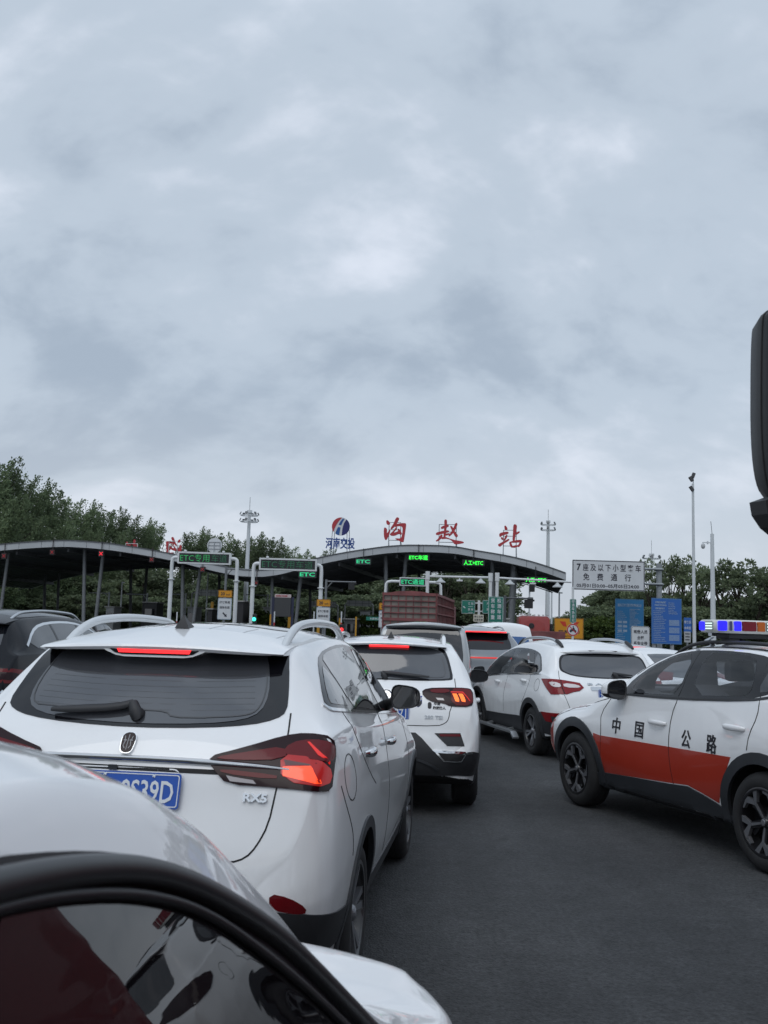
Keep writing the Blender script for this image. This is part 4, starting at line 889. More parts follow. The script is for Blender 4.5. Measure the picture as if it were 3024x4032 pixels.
# lamp beams on white posts
def beam_gantry(pts, posts, lamps, Y, lab):
    q0 = at(*pts[0], Y); root = empty('lamp_beam', (q0.x, Y, 0), 0, lab, 'lamp beam', 'white lamp beams over the right lanes'); z = q0.z
    a = at(*pts[0], Y); b = at(*pts[1], Y); O = Vector((q0.x, Y, 0))
    MB().bar(a - O, b - O, .062, n=12).build('beam', PIPE, root, 50)
    for x in posts:
        p = at(x, pts[0][1] + 40, Y); m_ = MB(); m_.bar((p.x - q0.x, 0, 0), (p.x - q0.x, 0, z + .25), .10, n=14); m_.bar((p.x - q0.x, 0, z - .2), (p.x - q0.x, 0, z + .3), .135, n=14); m_.build('post', PIPE, root, 50)
    for x, kind in lamps:
        t = (x - pts[0][0]) / (pts[1][0] - pts[0][0]); p = (a + (b - a) * t) - O
        if kind: MB().lathe([(0, -.02), (.07, -.1), (.14, -.2), (.30, -.32), (.30, -.37), (.0, -.37)], Matrix.Translation(p), 20).build('lamp', mat('lamp_shade', (.45, .47, .48), .3), root, 50)
        else:
            m_ = MB(); m_.box(p + Vector((0, 0, -.22)), (.36, .2, .10), bev=.02); m_.bar(p, p + Vector((0, 0, -.2)), .03, n=8); m_.build('camera', PIPE, root, 40)
beam_gantry([(1680, 2269), (1932, 2274)], [1683, 1931], [(1735, 1), (1810, 0), (1893, 1)], 58, 'white lamp beam on two posts above the lorry')
beam_gantry([(1955, 2275), (2250, 2292)], [1957], [(2008, 1), (2098, 0), (2195, 1)], 58, 'white lamp beam crossing the right end of the canopy')
def arm_post(px, py, Y, x0, x1, ya, m, lab, cam_=True, r=.10):
    g_, _ = pole_at(px, (py + ya) / 2, Y); z = at(px, ya, Y).z; root = empty('arm_post', g_, 0, lab, 'arm post', 'grey arm posts in the toll lanes')
    mb = MB(); mb.bar((0, 0, 0), (0, 0, z + .15), r, n=12); mb.build('post', m, root, 50)
    xa, xb = at(x0, ya, Y).x - g_.x, at(x1, ya, Y).x - g_.x; mb = MB(); mb.bar((xa, 0, z), (xb, 0, z), r * .6, n=10)
    e = xa if abs(xa) > abs(xb) else xb; mb.bar((e * .22, 0, z), (0, 0, z - abs(e) * .25), r * .4, n=8); mb.build('arm', m, root, 50)
    if cam_: q = MB(); q.box((e * .85, 0, z - .35), (.8 if False else .5, .4, .55)); q.box((e * .95, -.05, z - .12), (.35, .2, .12)); q.build('signal_box', BLK, root)
arm_post(1283, 2400, 80, 1283, 1402, 2289, STEEL, 'grey post with an arm and black signal box, right of the second LED gantry')
arm_post(889, 2330, 78, 893, 1002, 2240, STEEL, 'grey post with an arm just below the left LED gantry panel', False)
arm_post(430, 2360, 100, 350, 432, 2336, GALV, 'pale post with a thin arm beside the leaning left column', False, .09)
arm_post(580, 2360, 100, 497, 582, 2341, GALV, 'pale post with a thin arm in the second lane from the left', False, .09)
arm_post(732, 2360, 100, 648, 734, 2341, GALV, 'pale post with a thin arm left of the leftmost speed sign', False, .09)
arm_post(1054, 2400, 100, 970, 1056, 2344, GALV, 'pale post with a thin arm between the two LED gantries', False, .09)
arm_post(1988, 2400, 62, 1988, 2098, 2354, DKST, 'dark post with an arm and camera behind the green weighing sign', True, .09)
# ---------------------------------------------------------------- cars
def both(car, name, m, O, off=.003, rnd=1, **k):
    a = car.panel(name, m, O, 'L', off, rnd, **k); b = car.panel(name, m, O, 'R', off, rnd, **k); return a, b
def sym(P):
    """Right-hand half outline (y <= 0 first) completed by its mirror image."""
    return P + [(-a, b) for a, b in P[::-1] if abs(a) > 1e-4]
def spoiler(car, m, x0, x1, hw, zl, thick, crown=.02, bow=.05, under=None):
    V = []; N = 24; mb = MB()
    for j in range(N + 1):
        t = -1 + 2 * j / N; y = hw * t; e = abs(t) ** 4
        xl = x0 + bow * e + .03 * t * t; zc = zl - crown * t * t
        zr = car.cast(x1, y, 'T')[0].z + .004; xm = (xl + x1) / 2; zm = max(car.cast(xm, y, 'T')[0].z + .006, (zc + zr) / 2 + .004)
        th = thick * (1 - .6 * e)
        xb = xl + .16; zbm = zc - th
        V += [(x1, y, zr), (xm, y, zm), (xl + .03, y, zc + .003), (xl + .006, y, zc - .004), (xl, y, zc - th * .5), (xl + .012, y, zc - th), (xb, y, zc - th - .002), (xb + .05, y, zc - th + .01)]
    k = 8
    for j in range(N):
        for i in range(k - 1): mb.add([], []); mb.f.append([j * k + i, j * k + i + 1, (j + 1) * k + i + 1, (j + 1) * k + i]); mb.m.append(1 if i >= 5 else 0)
    mb.v = V; mb.f += [list(range(k))[::-1], [N * k + i for i in range(k)]]; mb.m += [0, 0]
    return mb.build('roof_spoiler', [m, under or m], car.root, 35)
def wiper(car, pts, r=.012, parent=None):
    P = []
    for i, (y, z) in enumerate(pts):
        h, n = car.cast(y, z, 'B'); P.append(h + n * (.03 if i else .02))
    mb = MB(); k = len(P) - 1
    mb.tube(P[1:], [r * .9] + [r] * (k - 2) + [r * .55], n=8, sub=1, flat=1.4)
    mb.tube([P[0] + Vector((.03, 0, -.0)), P[0], P[1]], [r * 2.2, r * 2.2, r * 1.5], n=10, sub=1)
    return mb.build('rear_wiper', PLASTIC, parent or car.root, 50)
def dloline(car, roof, belt, name='window_frame', m=RUBSEAL, wd=.03, off=.002):
    return both(car, name, m, [(x, z) for x, z in roof] + [(x, z) for x, z in belt], off, 1)
def badge(car, txt, y, z, size, m, axis='B', width=None, bold=.02, sx=1.0, depth=.006):
    h, n = car.cast(y, z, axis)
    if axis == 'B': M = frame(h + n * .001, (0, -1, 0), (n.x * -1 * 0, 0, 1)); x = Vector((0, -1, 0)); M = frame(h + n * .001, x, n.cross(x))
    else:
        x = Vector((-1, 0, 0)) if axis == 'L' else Vector((1, 0, 0)); x = (x - n * x.dot(n)); M = frame(h + n * .001, x, n.cross(x))
    return MB().text(txt, M, size, bold, width, depth, sx=sx).build('lettering', m, car.root)

RAILW = mat('pale_satin_rail', (.62, .64, .65), .3, .3, coat=.5)
WHITELENS = mat('white_reflector_lens', (.62, .56, .56), .15, coat=.5)
# --- the white SUV just ahead, brake lights on
A = Car(SUV_A, 'white_suv', WHITE, (-1.07, 4.02), .12, 'white SUV straight ahead with a blue number plate and chrome bar across its tailgate', 'car', 'white SUVs queuing ahead')
gl = sym([(0, 1.255), (-.3, 1.263), (-.5, 1.280), (-.60, 1.305), (-.638, 1.335), (-.625, 1.42), (-.60, 1.52), (-.575, 1.585), (-.54, 1.612), (-.3, 1.62), (0, 1.622)])
A.panel('glass_border', GLASSBLK, gl, 'B', .003, 1)
win = A.panel('rear_window', GLASS2, sym([(0, 1.268), (-.3, 1.277), (-.46, 1.296), (-.53, 1.33), (-.545, 1.40), (-.52, 1.50), (-.48, 1.585), (-.3, 1.605), (0, 1.607)]), 'B', .006, 1)
HEAT = mat('heater_wire', (.05, .052, .056), .25, spec=.6)
mb = MB()
for i in range(11):
    z = 1.325 + i * .0235; hw = .50 - .006 * i
    A.line('l', None, [(-hw, z + .012), (-.2, z), (.2, z), (hw, z + .012)], 'B', .0022, .0062, 1, mb=mb, step=.12)
A.line('l', None, [(-.28, 1.300), (-.47, 1.312), (-.52, 1.34), (-.53, 1.42), (-.505, 1.52)], 'B', .005, .0085, 2, mb=mb, step=.12)
A.line('l', None, [(.505, 1.52), (.53, 1.42), (.52, 1.345), (.47, 1.322), (.0, 1.322), (-.12, 1.32), (-.15, 1.297), (-.30, 1.300)], 'B', .005, .0085, 1, mb=mb, step=.12)
mb.build('heater_wires', HEAT, win, 40)
spoiler(A, WHITE, .385, .80, .58, 1.610, .028, .028, .06, GLASSBLK)
h = back_block(A, 'brake_lamp_housing', WHITE, .400, [(.27, 1.600), (-.27, 1.600), (-.225, 1.572), (-.18, 1.555), (-.14, 1.549), (.14, 1.549), (.18, 1.555), (.225, 1.572)], .15)
back_block(A, 'brake_lamp_surround', GLASSBLK, .398, [(.225, 1.592), (-.225, 1.592), (-.185, 1.566), (-.15, 1.559), (.15, 1.559), (.185, 1.566)], .02, h)
back_block(A, 'lit_brake_lamp', REDLIT, .396, [(.175, 1.585), (-.175, 1.585), (-.165, 1.567), (.165, 1.567)], .02, h)
wiper(A, [(.0, 1.292), (.03, 1.335), (.10, 1.315), (.30, 1.300), (.39, 1.296)], .014, win)
# chrome bar, emblem, plate, badge
mb = MB(); mb.tube([tuple(A.cast(y, z, 'B')[0] + A.cast(y, z, 'B')[1] * .008) for y, z in [(.70, 1.125), (.55, 1.131), (.3, 1.134), (0, 1.136), (-.3, 1.134), (-.55, 1.126), (-.70, 1.115)]], [.008, .015, .016, .016, .016, .015, .008], n=8, sub=2, flat=.8)
mb.build('chrome_bar', CHROME, A.root, 50)
A.panel('shadow_gap', GAP, [(.5, 1.112), (-.5, 1.108), (-.5, 1.090), (.5, 1.094)], 'B', .002, 0)
em = A.panel('emblem', CHROME, [(.034, 1.232), (-.034, 1.232), (-.030, 1.17), (-.018, 1.153), (.018, 1.153), (.030, 1.17)], 'B', .012, 2)
A.panel('emblem_field', mat('emblem_black', (.02, .008, .008), .25, spec=.3), [(.031, 1.2295), (-.031, 1.2295), (-.027, 1.171), (-.016, 1.156), (.016, 1.156), (.027, 1.171)], 'B', .014, 2, parent=em)
mb = MB()
for pts in ([(0, 1.222), (0, 1.165)], [(.017, 1.215), (.012, 1.195), (.016, 1.18), (.008, 1.17)], [(-.017, 1.215), (-.012, 1.195), (-.016, 1.18), (-.008, 1.17)], [(.02, 1.2), (.006, 1.2)], [(-.02, 1.2), (-.006, 1.2)]):
    A.line('l', None, pts, 'B', .0028, .0155, 0, mb=mb)
mb.build('emblem_lions', mat('emblem_grey', (.25, .25, .26), .4, .5), em)
A.panel('plate_recess', WHITE, rrect(.50, .165, .03, 4, 0, 1.022), 'B', .002, 0)
h0, n0 = A.cast(-.045, 1.022, 'B')
plate(A.root, frame(h0 + Vector((-.02, 0, 0)), (0, -1, 0), (.22, 0, 1)), '豫A 9S39D')
badge(A, 'RX5', -.575, 1.008, .045, CHROME, width=.10, bold=.035, depth=.012)
mb = MB()
A.line('l', None, [(-.655, 1.33), (-.665, 1.24), (-.668, 1.12), (-.655, 1.03), (-.638, .91), (-.60, .83), (-.56, .785), (-.50, .765), (-.3, .76), (0, .758), (.3, .76), (.50, .765), (.56, .785), (.60, .83), (.638, .91), (.655, 1.03), (.668, 1.12), (.665, 1.24), (.655, 1.33)], 'B', .007, .0015, 1, mb=mb, step=.04)
mb.build('tailgate_gap', GAP, A.root)
A.panel('camera_nub', GLASSBLK, rrect(.04, .018, .004, 2, .04, 1.100), 'B', .012, 0, skirt=.02)
# tail lamps: (x, y, z) on the body -> angle, height
for s_ in (1, -1):
    q = lambda P: A.cyl([(x, y * s_, z) for x, y, z in P])
    def lp(name, m, P, off, par=None, rnd=1): 
        O = q(P); return A.panel(name, m, O, 'C', off, rnd, step=.04, parent=par)
    tl = lp('tail_lamp', DKLENS, [(.136, -.34, 1.150), (.19, -.5, 1.195), (.238, -.652, 1.240), (.27, -.75, 1.252), (.300, -.842, 1.238), (.31, -.862, 1.18), (.25, -.862, 1.10), (.215, -.858, 1.028), (.15, -.77, 1.040), (.105, -.678, 1.050), (.099, -.45, 1.055), (.12, -.395, 1.10)], .010)
    lp('red_lens', REDLENS, [(.238, -.665, 1.212), (.27, -.76, 1.228), (.295, -.835, 1.215), (.30, -.85, 1.17), (.27, -.815, 1.14), (.16, -.785, 1.155), (.158, -.668, 1.170)], .013, tl)
    lp('red_lens', REDLENS, [(.136, -.375, 1.150), (.19, -.5, 1.175), (.23, -.645, 1.200), (.2, -.648, 1.150), (.14, -.45, 1.143)], .013, tl)
    lp('red_lens', REDLENS, [(.12, -.41, 1.112), (.13, -.648, 1.096), (.12, -.648, 1.078), (.11, -.425, 1.094)], .013, tl)
    lp('glowing_lens', mat('glowing_red_lens', (.2, .01, .01), .2, emit=(1, .02, .02), es=.16), [(.15, -.668, 1.17), (.2, -.79, 1.16), (.25, -.845, 1.10), (.19, -.845, 1.05), (.12, -.665, 1.075)], .0133, tl, 1)
    lp('lit_lens', AMBERLIT, [(.139, -.672, 1.124), (.164, -.785, 1.128), (.151, -.826, 1.066), (.14, -.80, 1.066), (.124, -.675, 1.092)], .014, tl, 0)
    lp('clear_lens', mat('smoke_lens', (.12, .035, .03), .1, coat=1), [(.158, -.672, 1.150), (.167, -.780, 1.134), (.167, -.784, 1.128), (.158, -.672, 1.130)], .014, tl, 0)
    lp('light_guide', REDLIT2, [(.25, -.742, 1.215), (.25, -.754, 1.215), (.26, -.775, 1.17), (.26, -.805, 1.145), (.26, -.80, 1.135), (.25, -.762, 1.168)], .0145, tl, 0)
    lp('reverse_lamp', CLEARLENS, [(.107, -.445, 1.087), (.105, -.56, 1.074), (.1, -.575, 1.060), (.1, -.465, 1.066)], .014, tl, 0)
    r_ = lp('bumper_reflector', REDLENS, [(.02, -.66, .66), (.03, -.74, .645), (.06, -.81, .60), (.05, -.81, .572), (.02, -.66, .60)], .004, None, 1)
A.panel('bumper_valance', PLASTIC, A.cyl([(.02, .60, .60), (.02, .3, .63), (.02, 0, .635), (.02, -.3, .63), (.02, -.60, .60), (.07, -.80, .575), (.28, -.90, .53), (.52, -.91, .50), (.55, -.9, .36), (.2, -.86, .36), (.06, -.7, .40), (.05, -.2, .40), (.05, .2, .40), (.06, .7, .40), (.2, .86, .36), (.55, .9, .36), (.52, .91, .50), (.28, .90, .53), (.07, .80, .575)]), 'C', .008, 0, step=.05)
for s_ in (1, -1): A.line('bumper_joint', GAP, A.cyl([(x, y * s_, z) for x, y, z in [(.36, -.872, 1.03), (.42, -.89, .93), (.5, -.905, .84), (.545, -.91, .78), (.55, -.91, .70)]]), 'C', .006, .0015, 1)
A.arch(.93, PLASTICG, .055); A.arch(3.63, PLASTICG, .055)
both(A, 'sill_trim', PLASTIC, [(1.33, .40), (3.22, .38), (3.22, .28), (1.33, .30)], .006, 0)
dl = [(.505, 1.350), (.60, 1.43), (.76, 1.51), (1.0, 1.572), (1.5, 1.606), (2.0, 1.604), (2.4, 1.555), (2.75, 1.44), (3.05, 1.27), (3.22, 1.155), (3.18, 1.125), (2.46, 1.175), (1.33, 1.27), (.62, 1.335)]
for sd in both(A, 'side_window_border', GLASSBLK, dl, .003, 1): pass
for nm, O in (('quarter_window', [(.575, 1.362), (.66, 1.435), (.80, 1.495), (.89, 1.52), (1.0, 1.318), (.62, 1.352)]), ('rear_door_window', [(1.04, 1.312), (.945, 1.53), (1.1, 1.568), (1.5, 1.588), (1.92, 1.588), (2.0, 1.222), (1.33, 1.285)]), ('front_door_window', [(2.09, 1.215), (2.03, 1.584), (2.38, 1.538), (2.72, 1.428), (3.0, 1.275), (3.1, 1.16), (2.46, 1.190)])):
    both(A, nm, GLASS, O, .005, 1)
mb = MB()
for s_ in 'LR': A.line('l', None, [(.50, 1.36), (.53, 1.336), (.63, 1.326), (1.33, 1.262), (2.46, 1.168), (3.2, 1.115)], s_, .014, .007, 1, mb=mb)
mb.build('window_chrome', CHROME, A.root, 40)
for s_ in 'LR':
    A.line('door_gap', GAP, [(.705, 1.318), (.77, 1.22), (.94, 1.08), (1.12, .97), (1.30, .90)], s_, .006, .0015, 1)
    A.line('door_gap', GAP, [(1.98, 1.205), (2.0, .9), (1.95, .55), (1.93, .42)], s_, .006, .0015, 1)
    A.line('door_gap', GAP, [(3.1, 1.11), (3.17, .9), (3.2, .6), (3.1, .40)], s_, .006, .0015, 1)
    A.line('door_gap', GAP, [(.55 + .115 * math.cos(a), 1.04 + .10 * math.sin(a)) for a in np.linspace(0, 2 * math.pi, 25)], s_, .005, .0015, 0)
for s_ in 'LR':
    A.handle(1.10, 1.085, s_, CHROME); A.handle(2.12, 1.03, s_, CHROME)
A.mirror((2.40, -.962, 1.275), (.19, .15, .15), 'R', WHITE); A.mirror((2.40, .962, 1.275), (.19, .15, .15), 'L', WHITE)
A.rail(.66, 2.45, .535, RAILW, .070, .0215, .40)
A.antenna(.86)
A.panel('sunroof', GLASS, rrect(1.1, .86, .1, 5, 1.75, 0), 'T', .003, 0, step=.12)
for y in (.47, .30, .12, -.12, -.30, -.47): A.line('roof_rib', mat('seam_shadow', (.45, .46, .47), .5), [(.72, y * .98), (1.1, y)], 'T', .006, .0012, 0)
A.wheels('five_twin', .895)

# --- the patrol car with the light bar
B = Car(SUV_B, 'patrol_car', PEARL, (4.047, 6.648), -.315, 'white and orange patrol car with a blue and red light bar on its roof', 'patrol car')
redp = [(3.42, .755), (3.30, .745), (2.32, .768), (1.36, .794), (1.40, .72), (1.46, .62), (1.56, .41), (1.75, .455), (1.94, .49), (2.2, .47), (3.33, .395), (3.40, .5)]
both(B, 'orange_livery', ORANGE, redp, .0025, 0)
for s_ in (1, -1):
    B.panel('orange_livery', ORANGE, [(.82 * s_, .78), (.60 * s_, .80), (.45 * s_, .78), (.45 * s_, .42), (.60 * s_, .42), (.84 * s_, .45)], 'F', .003, 0, step=.03)
both(B, 'orange_livery', ORANGE, [(4.27, .80), (4.45, .79), (4.63, .76), (4.64, .50), (4.32, .46)], .0025, 0)
both(B, 'sill_trim', PLASTICG, [(3.36, .395), (2.2, .462), (1.94, .482), (1.75, .447), (1.565, .40), (1.42, .33), (1.42, .26), (1.6, .255), (3.2, .245), (3.42, .27), (3.42, .38)], .010, 0)
B.arch(1.02, PLASTICG, .085, .016, -25, 205); B.arch(3.775, PLASTICG, .085, .016, -25, 205)
dl = [(1.02, 1.30), (.86, 1.36), (.92, 1.45), (1.1, 1.545), (1.35, 1.592), (1.8, 1.606), (2.15, 1.596), (2.45, 1.552), (2.74, 1.44), (2.95, 1.305), (3.02, 1.20), (2.96, 1.165), (2.14, 1.188), (1.23, 1.245)]
BW = [('quarter_window', [(1.03, 1.315), (.95, 1.37), (1.02, 1.46), (1.12, 1.50), (1.16, 1.30)]), ('rear_door_window', [(1.225, 1.275), (1.26, 1.45), (1.36, 1.572), (1.7, 1.588), (1.985, 1.588), (1.95, 1.222), (1.4, 1.255)]), ('front_door_window', [(2.15, 1.212), (2.125, 1.575), (2.44, 1.533), (2.70, 1.430), (2.87, 1.318), (2.90, 1.185), (2.4, 1.198)])]
both(B, 'side_window_border', GLASSBLK, dl, .003, 1, holes=[O for _, O in BW[1:]])
B.cut_windows([O for _, O in BW[1:]], [(.75, .70), (.75, 1.45), (.95, 1.55), (2.3, 1.57), (2.62, 1.50), (3.0, 1.32), (3.2, 1.12), (3.2, .70)], .58, [(2.62, .50), (2.55, 0), (2.62, -.50), (2.9, -.56), (3.28, -.62), (3.36, 0), (3.28, .62), (2.9, .56)]); B.seats((2.12, 1.2), 1.47, 2.72, 1.13)
MB().box((3.05, 0, 1.12), (.5, 1.14, .2), bev=.06).build('dashboard', CABIN, B.root, 40)
for nm, O in BW: both(B, nm, GLASS if nm[0] == 'q' else SEETHRU, O, .005, 1, skirt=.004)
mb = MB()
for s_ in 'LR':
    B.line('l', None, [(3.0, 1.158), (2.14, 1.178), (1.23, 1.235), (.95, 1.285)], s_, .018, .007, 1, mb=mb)
mb.build('belt_trim', PLASTIC, B.root, 40)
for s_ in 'LR':
    B.line('door_gap', GAP, [(2.96, 1.345), (2.74, 1.475), (2.45, 1.585), (2.15, 1.625), (1.8, 1.635), (1.3, 1.622), (1.0, 1.585)], s_, .010, .0015, 1)
    B.line('door_gap', GAP, [(3.2, 1.10), (3.31, .96), (3.275, .80), (3.30, .60), (3.34, .40)], s_, .006, .003, 1)
    B.line('door_gap', GAP, [(2.09, 1.59), (2.12, 1.19), (2.19, 1.04), (2.205, .80), (2.17, .6), (2.14, .47)], s_, .006, .0035, 1)
    B.line('door_gap', GAP, [(1.22, 1.575), (1.1, 1.25), (1.088, 1.13), (1.15, .99), (1.17, .87)], s_, .006, .003, 1)
    B.line('door_gap', GAP, [(3.24, 1.10), (3.5, 1.04), (3.9, .97), (4.3, .84)], s_, .006, .0015, 1)
    B.line('door_gap', GAP, [(.75 + .1 * math.cos(a), 1.02 + .09 * math.sin(a)) for a in np.linspace(0, 2 * math.pi, 21)], s_, .005, .0015, 0)
for s_ in 'LR':
    B.handle(2.38, .955, s_, PEARL, .25); B.handle(1.33, 1.02, s_, PEARL, .25)
for ch, x in (('中', 3.02), ('国', 2.65), ('公', 1.95), ('路', 1.60)):
    for s_ in 'LR':
        xx_ = x if s_ == 'L' else 4.62 - x
        badge(B, ch, xx_, .865, .158, BLACKTXT, s_, width=.13, bold=.012, depth=.004)
B.mirror((2.90, .985, 1.205), (.22, .17, .175), 'L', PEARL, .1); B.mirror((2.90, -.985, 1.205), (.22, .17, .175), 'R', PEARL, .1)
B.rail(.85, 2.62, .56, PLASTIC, .038, .016, .35)
B.wheels('five_blade', .925)
gl = sym([(0, 1.19), (-.5, 1.20), (-.62, 1.24), (-.60, 1.40), (-.57, 1.54), (0, 1.57)])
B.panel('rear_window', GLASS, gl, 'B', .003, 1)
spoiler(B, PEARL, .50, .82, .60, 1.60, .03, .03, .05, GLASSBLK)
for s_ in (1, -1):
    tl = B.panel('tail_lamp', DKLENS, B.cyl([(.1, s_ * .2, 1.06), (.2, s_ * .6, 1.13), (.45, s_ * .82, 1.16), (.6, s_ * .87, 1.10), (.3, s_ * .84, .98), (.12, s_ * .68, .96), (.1, s_ * .2, 1.02)]), 'C', .008, 1)
B.panel('windscreen', SEETHRU, [(2.55, .56), (2.45, 0), (2.55, -.56), (2.9, -.63), (3.36, -.70), (3.46, 0), (3.36, .70), (2.9, .63)], 'T', .004, 1, step=.1)
# roof straps and light bar, set across the roof
mb = MB()
for s_ in (1, -1):
    P = [(2.14, s_ * y, 0) for y in (.52, .58, .625, .645)]
    Q = [B.cast(2.14, s_ * .50, 'T')[0] + Vector((0, 0, .07)), B.cast(2.14, s_ * .56, 'T')[0] + Vector((0, 0, .055)), B.cast(2.14, 1.645, 'L' if s_ > 0 else 'R')[0] + Vector((0, s_ * .008, 0)), B.cast(2.14, 1.60, 'L' if s_ > 0 else 'R')[0] + Vector((0, s_ * .008, 0))]
    for i in range(3): mb.beam(Q[i], Q[i + 1], .055, .006, up=(0, s_ * .7, .7))
mb.beam((2.14, -.52, 1.74), (2.14, .52, 1.74), .05, .03)
mb.build('roof_strap', SATIN, B.root)
lbx, lbz = 2.0, 1.752
M0 = Matrix.Translation((lbx, 0, lbz))
prof = [(-.12, .0), (-.145, .02), (-.15, .055), (-.142, .10), (-.125, .115), (.125, .115), (.142, .10), (.15, .055), (.145, .02), (.12, .0)]
def bar_ring(y, kx, kz):
    return [(lbx + x * kx, y, lbz + .0575 + (z - .0575) * kz) for x, z in prof]
V = []; ys = [(-.66, .62, .80), (-.645, .72, .88), (-.62, .78, .95), (-.51, 1, 1), (.51, 1, 1), (.62, .78, .95), (.645, .72, .88), (.66, .62, .80)]
for y, a, b in ys: V += bar_ring(y, a, b)
Fs = [[j * 10 + i, j * 10 + (i + 1) % 10, (j + 1) * 10 + (i + 1) % 10, (j + 1) * 10 + i] for j in range(7) for i in range(10)] + [list(range(10)), [70 + i for i in range(10)][::-1]]
lb = MB().add(V, Fs).build('light_bar', [mat('light_bar_white', (.62, .63, .60), .3)], B.root, 30)
BLUELIT = mat('lit_blue_lens', (.01, .01, .5), .2, emit=(.018, .012, 1.0), es=1.15); BLUEDK = mat('dark_blue_lens', (.01, .016, .12), .1, coat=1)
DKRED = mat('dark_red_lens', (.16, .004, .015), .2, spec=.3, coat=.15); AMB = mat('amber_lens', (.45, .10, .01), .2, spec=.3, coat=.15); WLED = mat('white_led', (.6, .68, .65), .2, emit=(.75, .95, .9), es=.75)
LHOUS = mat('light_reflector', (.30, .36, .35), .2, .6)
def lamp_mod(y0, y1, m, xs=(-1,)):
    for sx_ in (-1, 1):
        def X(y): return lbx + sx_ * (.1535 if abs(y) <= .51 else .1535 - (abs(y) - .51) * .3)
        o = MB(); a, b = Vector((X(y0), y0, 0)), Vector((X(y1), y1, 0)); d = (b - a).normalized(); nrm = Vector((d.y, -d.x, 0)); nrm = nrm if nrm.x * sx_ > 0 else -nrm
        xa = Vector((0, 0, 0)); F_ = frame((a + b) / 2 + Vector((0, 0, lbz + .062)), d if sx_ * d.y > 0 else -d, (0, 0, 1))
        o.prism(rrect((b - a).length - .008, .082, .010), F_, -.02, .008)
        ob = o.build('lamp_module', m, lb)
        if m is WLED:
            ob.data.materials[0] = LHOUS; q = MB(); L_ = (b - a).length
            nx = max(2, int(L_ / .016)); 
            for i in range(nx):
                for j in range(3): q.lathe([(0, .014), (.0055, .012), (.0065, .008)], F_ @ Matrix.Translation((-L_ / 2 + .014 + (L_ - .028) * (i + .0) / max(1, nx - 1), -.026 + .026 * j, 0)), 8)
            q.build('led_points', WLED, ob)
for y0, y1, m in ((.635, .555, BLUELIT), (.54, .512, BLUEDK), (.495, .425, BLUELIT), (.415, .27, DKRED), (.26, .18, AMB), (.17, .07, WLED), (.06, -.02, AMB), (-.03, -.16, DKRED), (-.17, -.30, DKRED), (-.31, -.42, DKRED), (-.44, -.50, DKRED), (-.53, -.635, DKRED)):
    lamp_mod(y0, y1, m)
for s_ in (1, -1):                                                 # lamps in the two end faces
    for x0, x1, m in ((.02, .095, BLUELIT if s_ > 0 else DKRED), (-.095, .01, WLED)):
        Fe = frame((lbx + (x0 + x1) / 2, s_ * .662, lbz + .058), (-s_, 0, 0), (0, 0, 1)); L_ = x1 - x0
        ob = MB().prism(rrect(L_ - .006, .072, .010), Fe, -.02, .006).build('lamp_module', LHOUS if m is WLED else m, lb)
        if m is WLED:
            q = MB()
            for i in range(6):
                for j in range(3): q.lathe([(0, .012), (.0055, .010), (.0065, .006)], Fe @ Matrix.Translation((-L_ / 2 + .014 + (L_ - .028) * i / 5, -.022 + .022 * j, 0)), 8)
            q.build('led_points', WLED, ob)
mb = MB()
mb.box((lbx, 0, lbz - .022), (.18, 1.0, .045), bev=.012)
for y in (.42, -.42): mb.box((lbx, y, lbz - .06), (.12, .1, .07), bev=.01)
mb.build('light_bar_base', PLASTIC, lb, 40)
mb = MB()
for y in (.30, .0, -.30): mb.bar((lbx, y, lbz), (lbx, y, lbz - .12), .02, n=10)
mb.build('light_bar_feet', PLASTIC, lb, 40)

# --- the second white SUV, behind the first one's mirror
Cc = Car(SUV_C, 'white_suv', WHITE, (.065, 9.1), .05, 'white SUV with black lower bumper and stickers on its tailgate, between two other white SUVs', 'car', 'white SUVs queuing ahead')
c = Cc
c.panel('glass_border', GLASSBLK, sym([(0, 1.222), (-.35, 1.222), (-.60, 1.232), (-.632, 1.25), (-.60, 1.38), (-.575, 1.46), (-.54, 1.52), (-.45, 1.553), (-.2, 1.566), (0, 1.57)]), 'B', .003, 1)
win = c.panel('rear_window', GLASS2, sym([(0, 1.232), (-.35, 1.232), (-.58, 1.242), (-.605, 1.26), (-.57, 1.40), (-.54, 1.47), (-.48, 1.515), (-.2, 1.540), (0, 1.545)]), 'B', .006, 1)
mb = MB()
c.line('l', None, [(-.40, 1.250), (-.52, 1.252), (-.555, 1.275), (-.545, 1.36), (-.52, 1.43)], 'B', .005, .008, 1, mb=mb)
mb.build('heater_wires', HEAT, win, 40)
spoiler(c, WHITE, .365, .80, .565, 1.582, .03, .035, .07, GLASSBLK)
back_block(c, 'lit_brake_lamp', REDLIT, .44, [(.195, 1.549), (-.195, 1.549), (-.195, 1.530), (.195, 1.530)], .04)
wiper(c, [(.02, 1.235), (.05, 1.275), (-.1, 1.265), (-.3, 1.250), (-.40, 1.243)], .012, win)
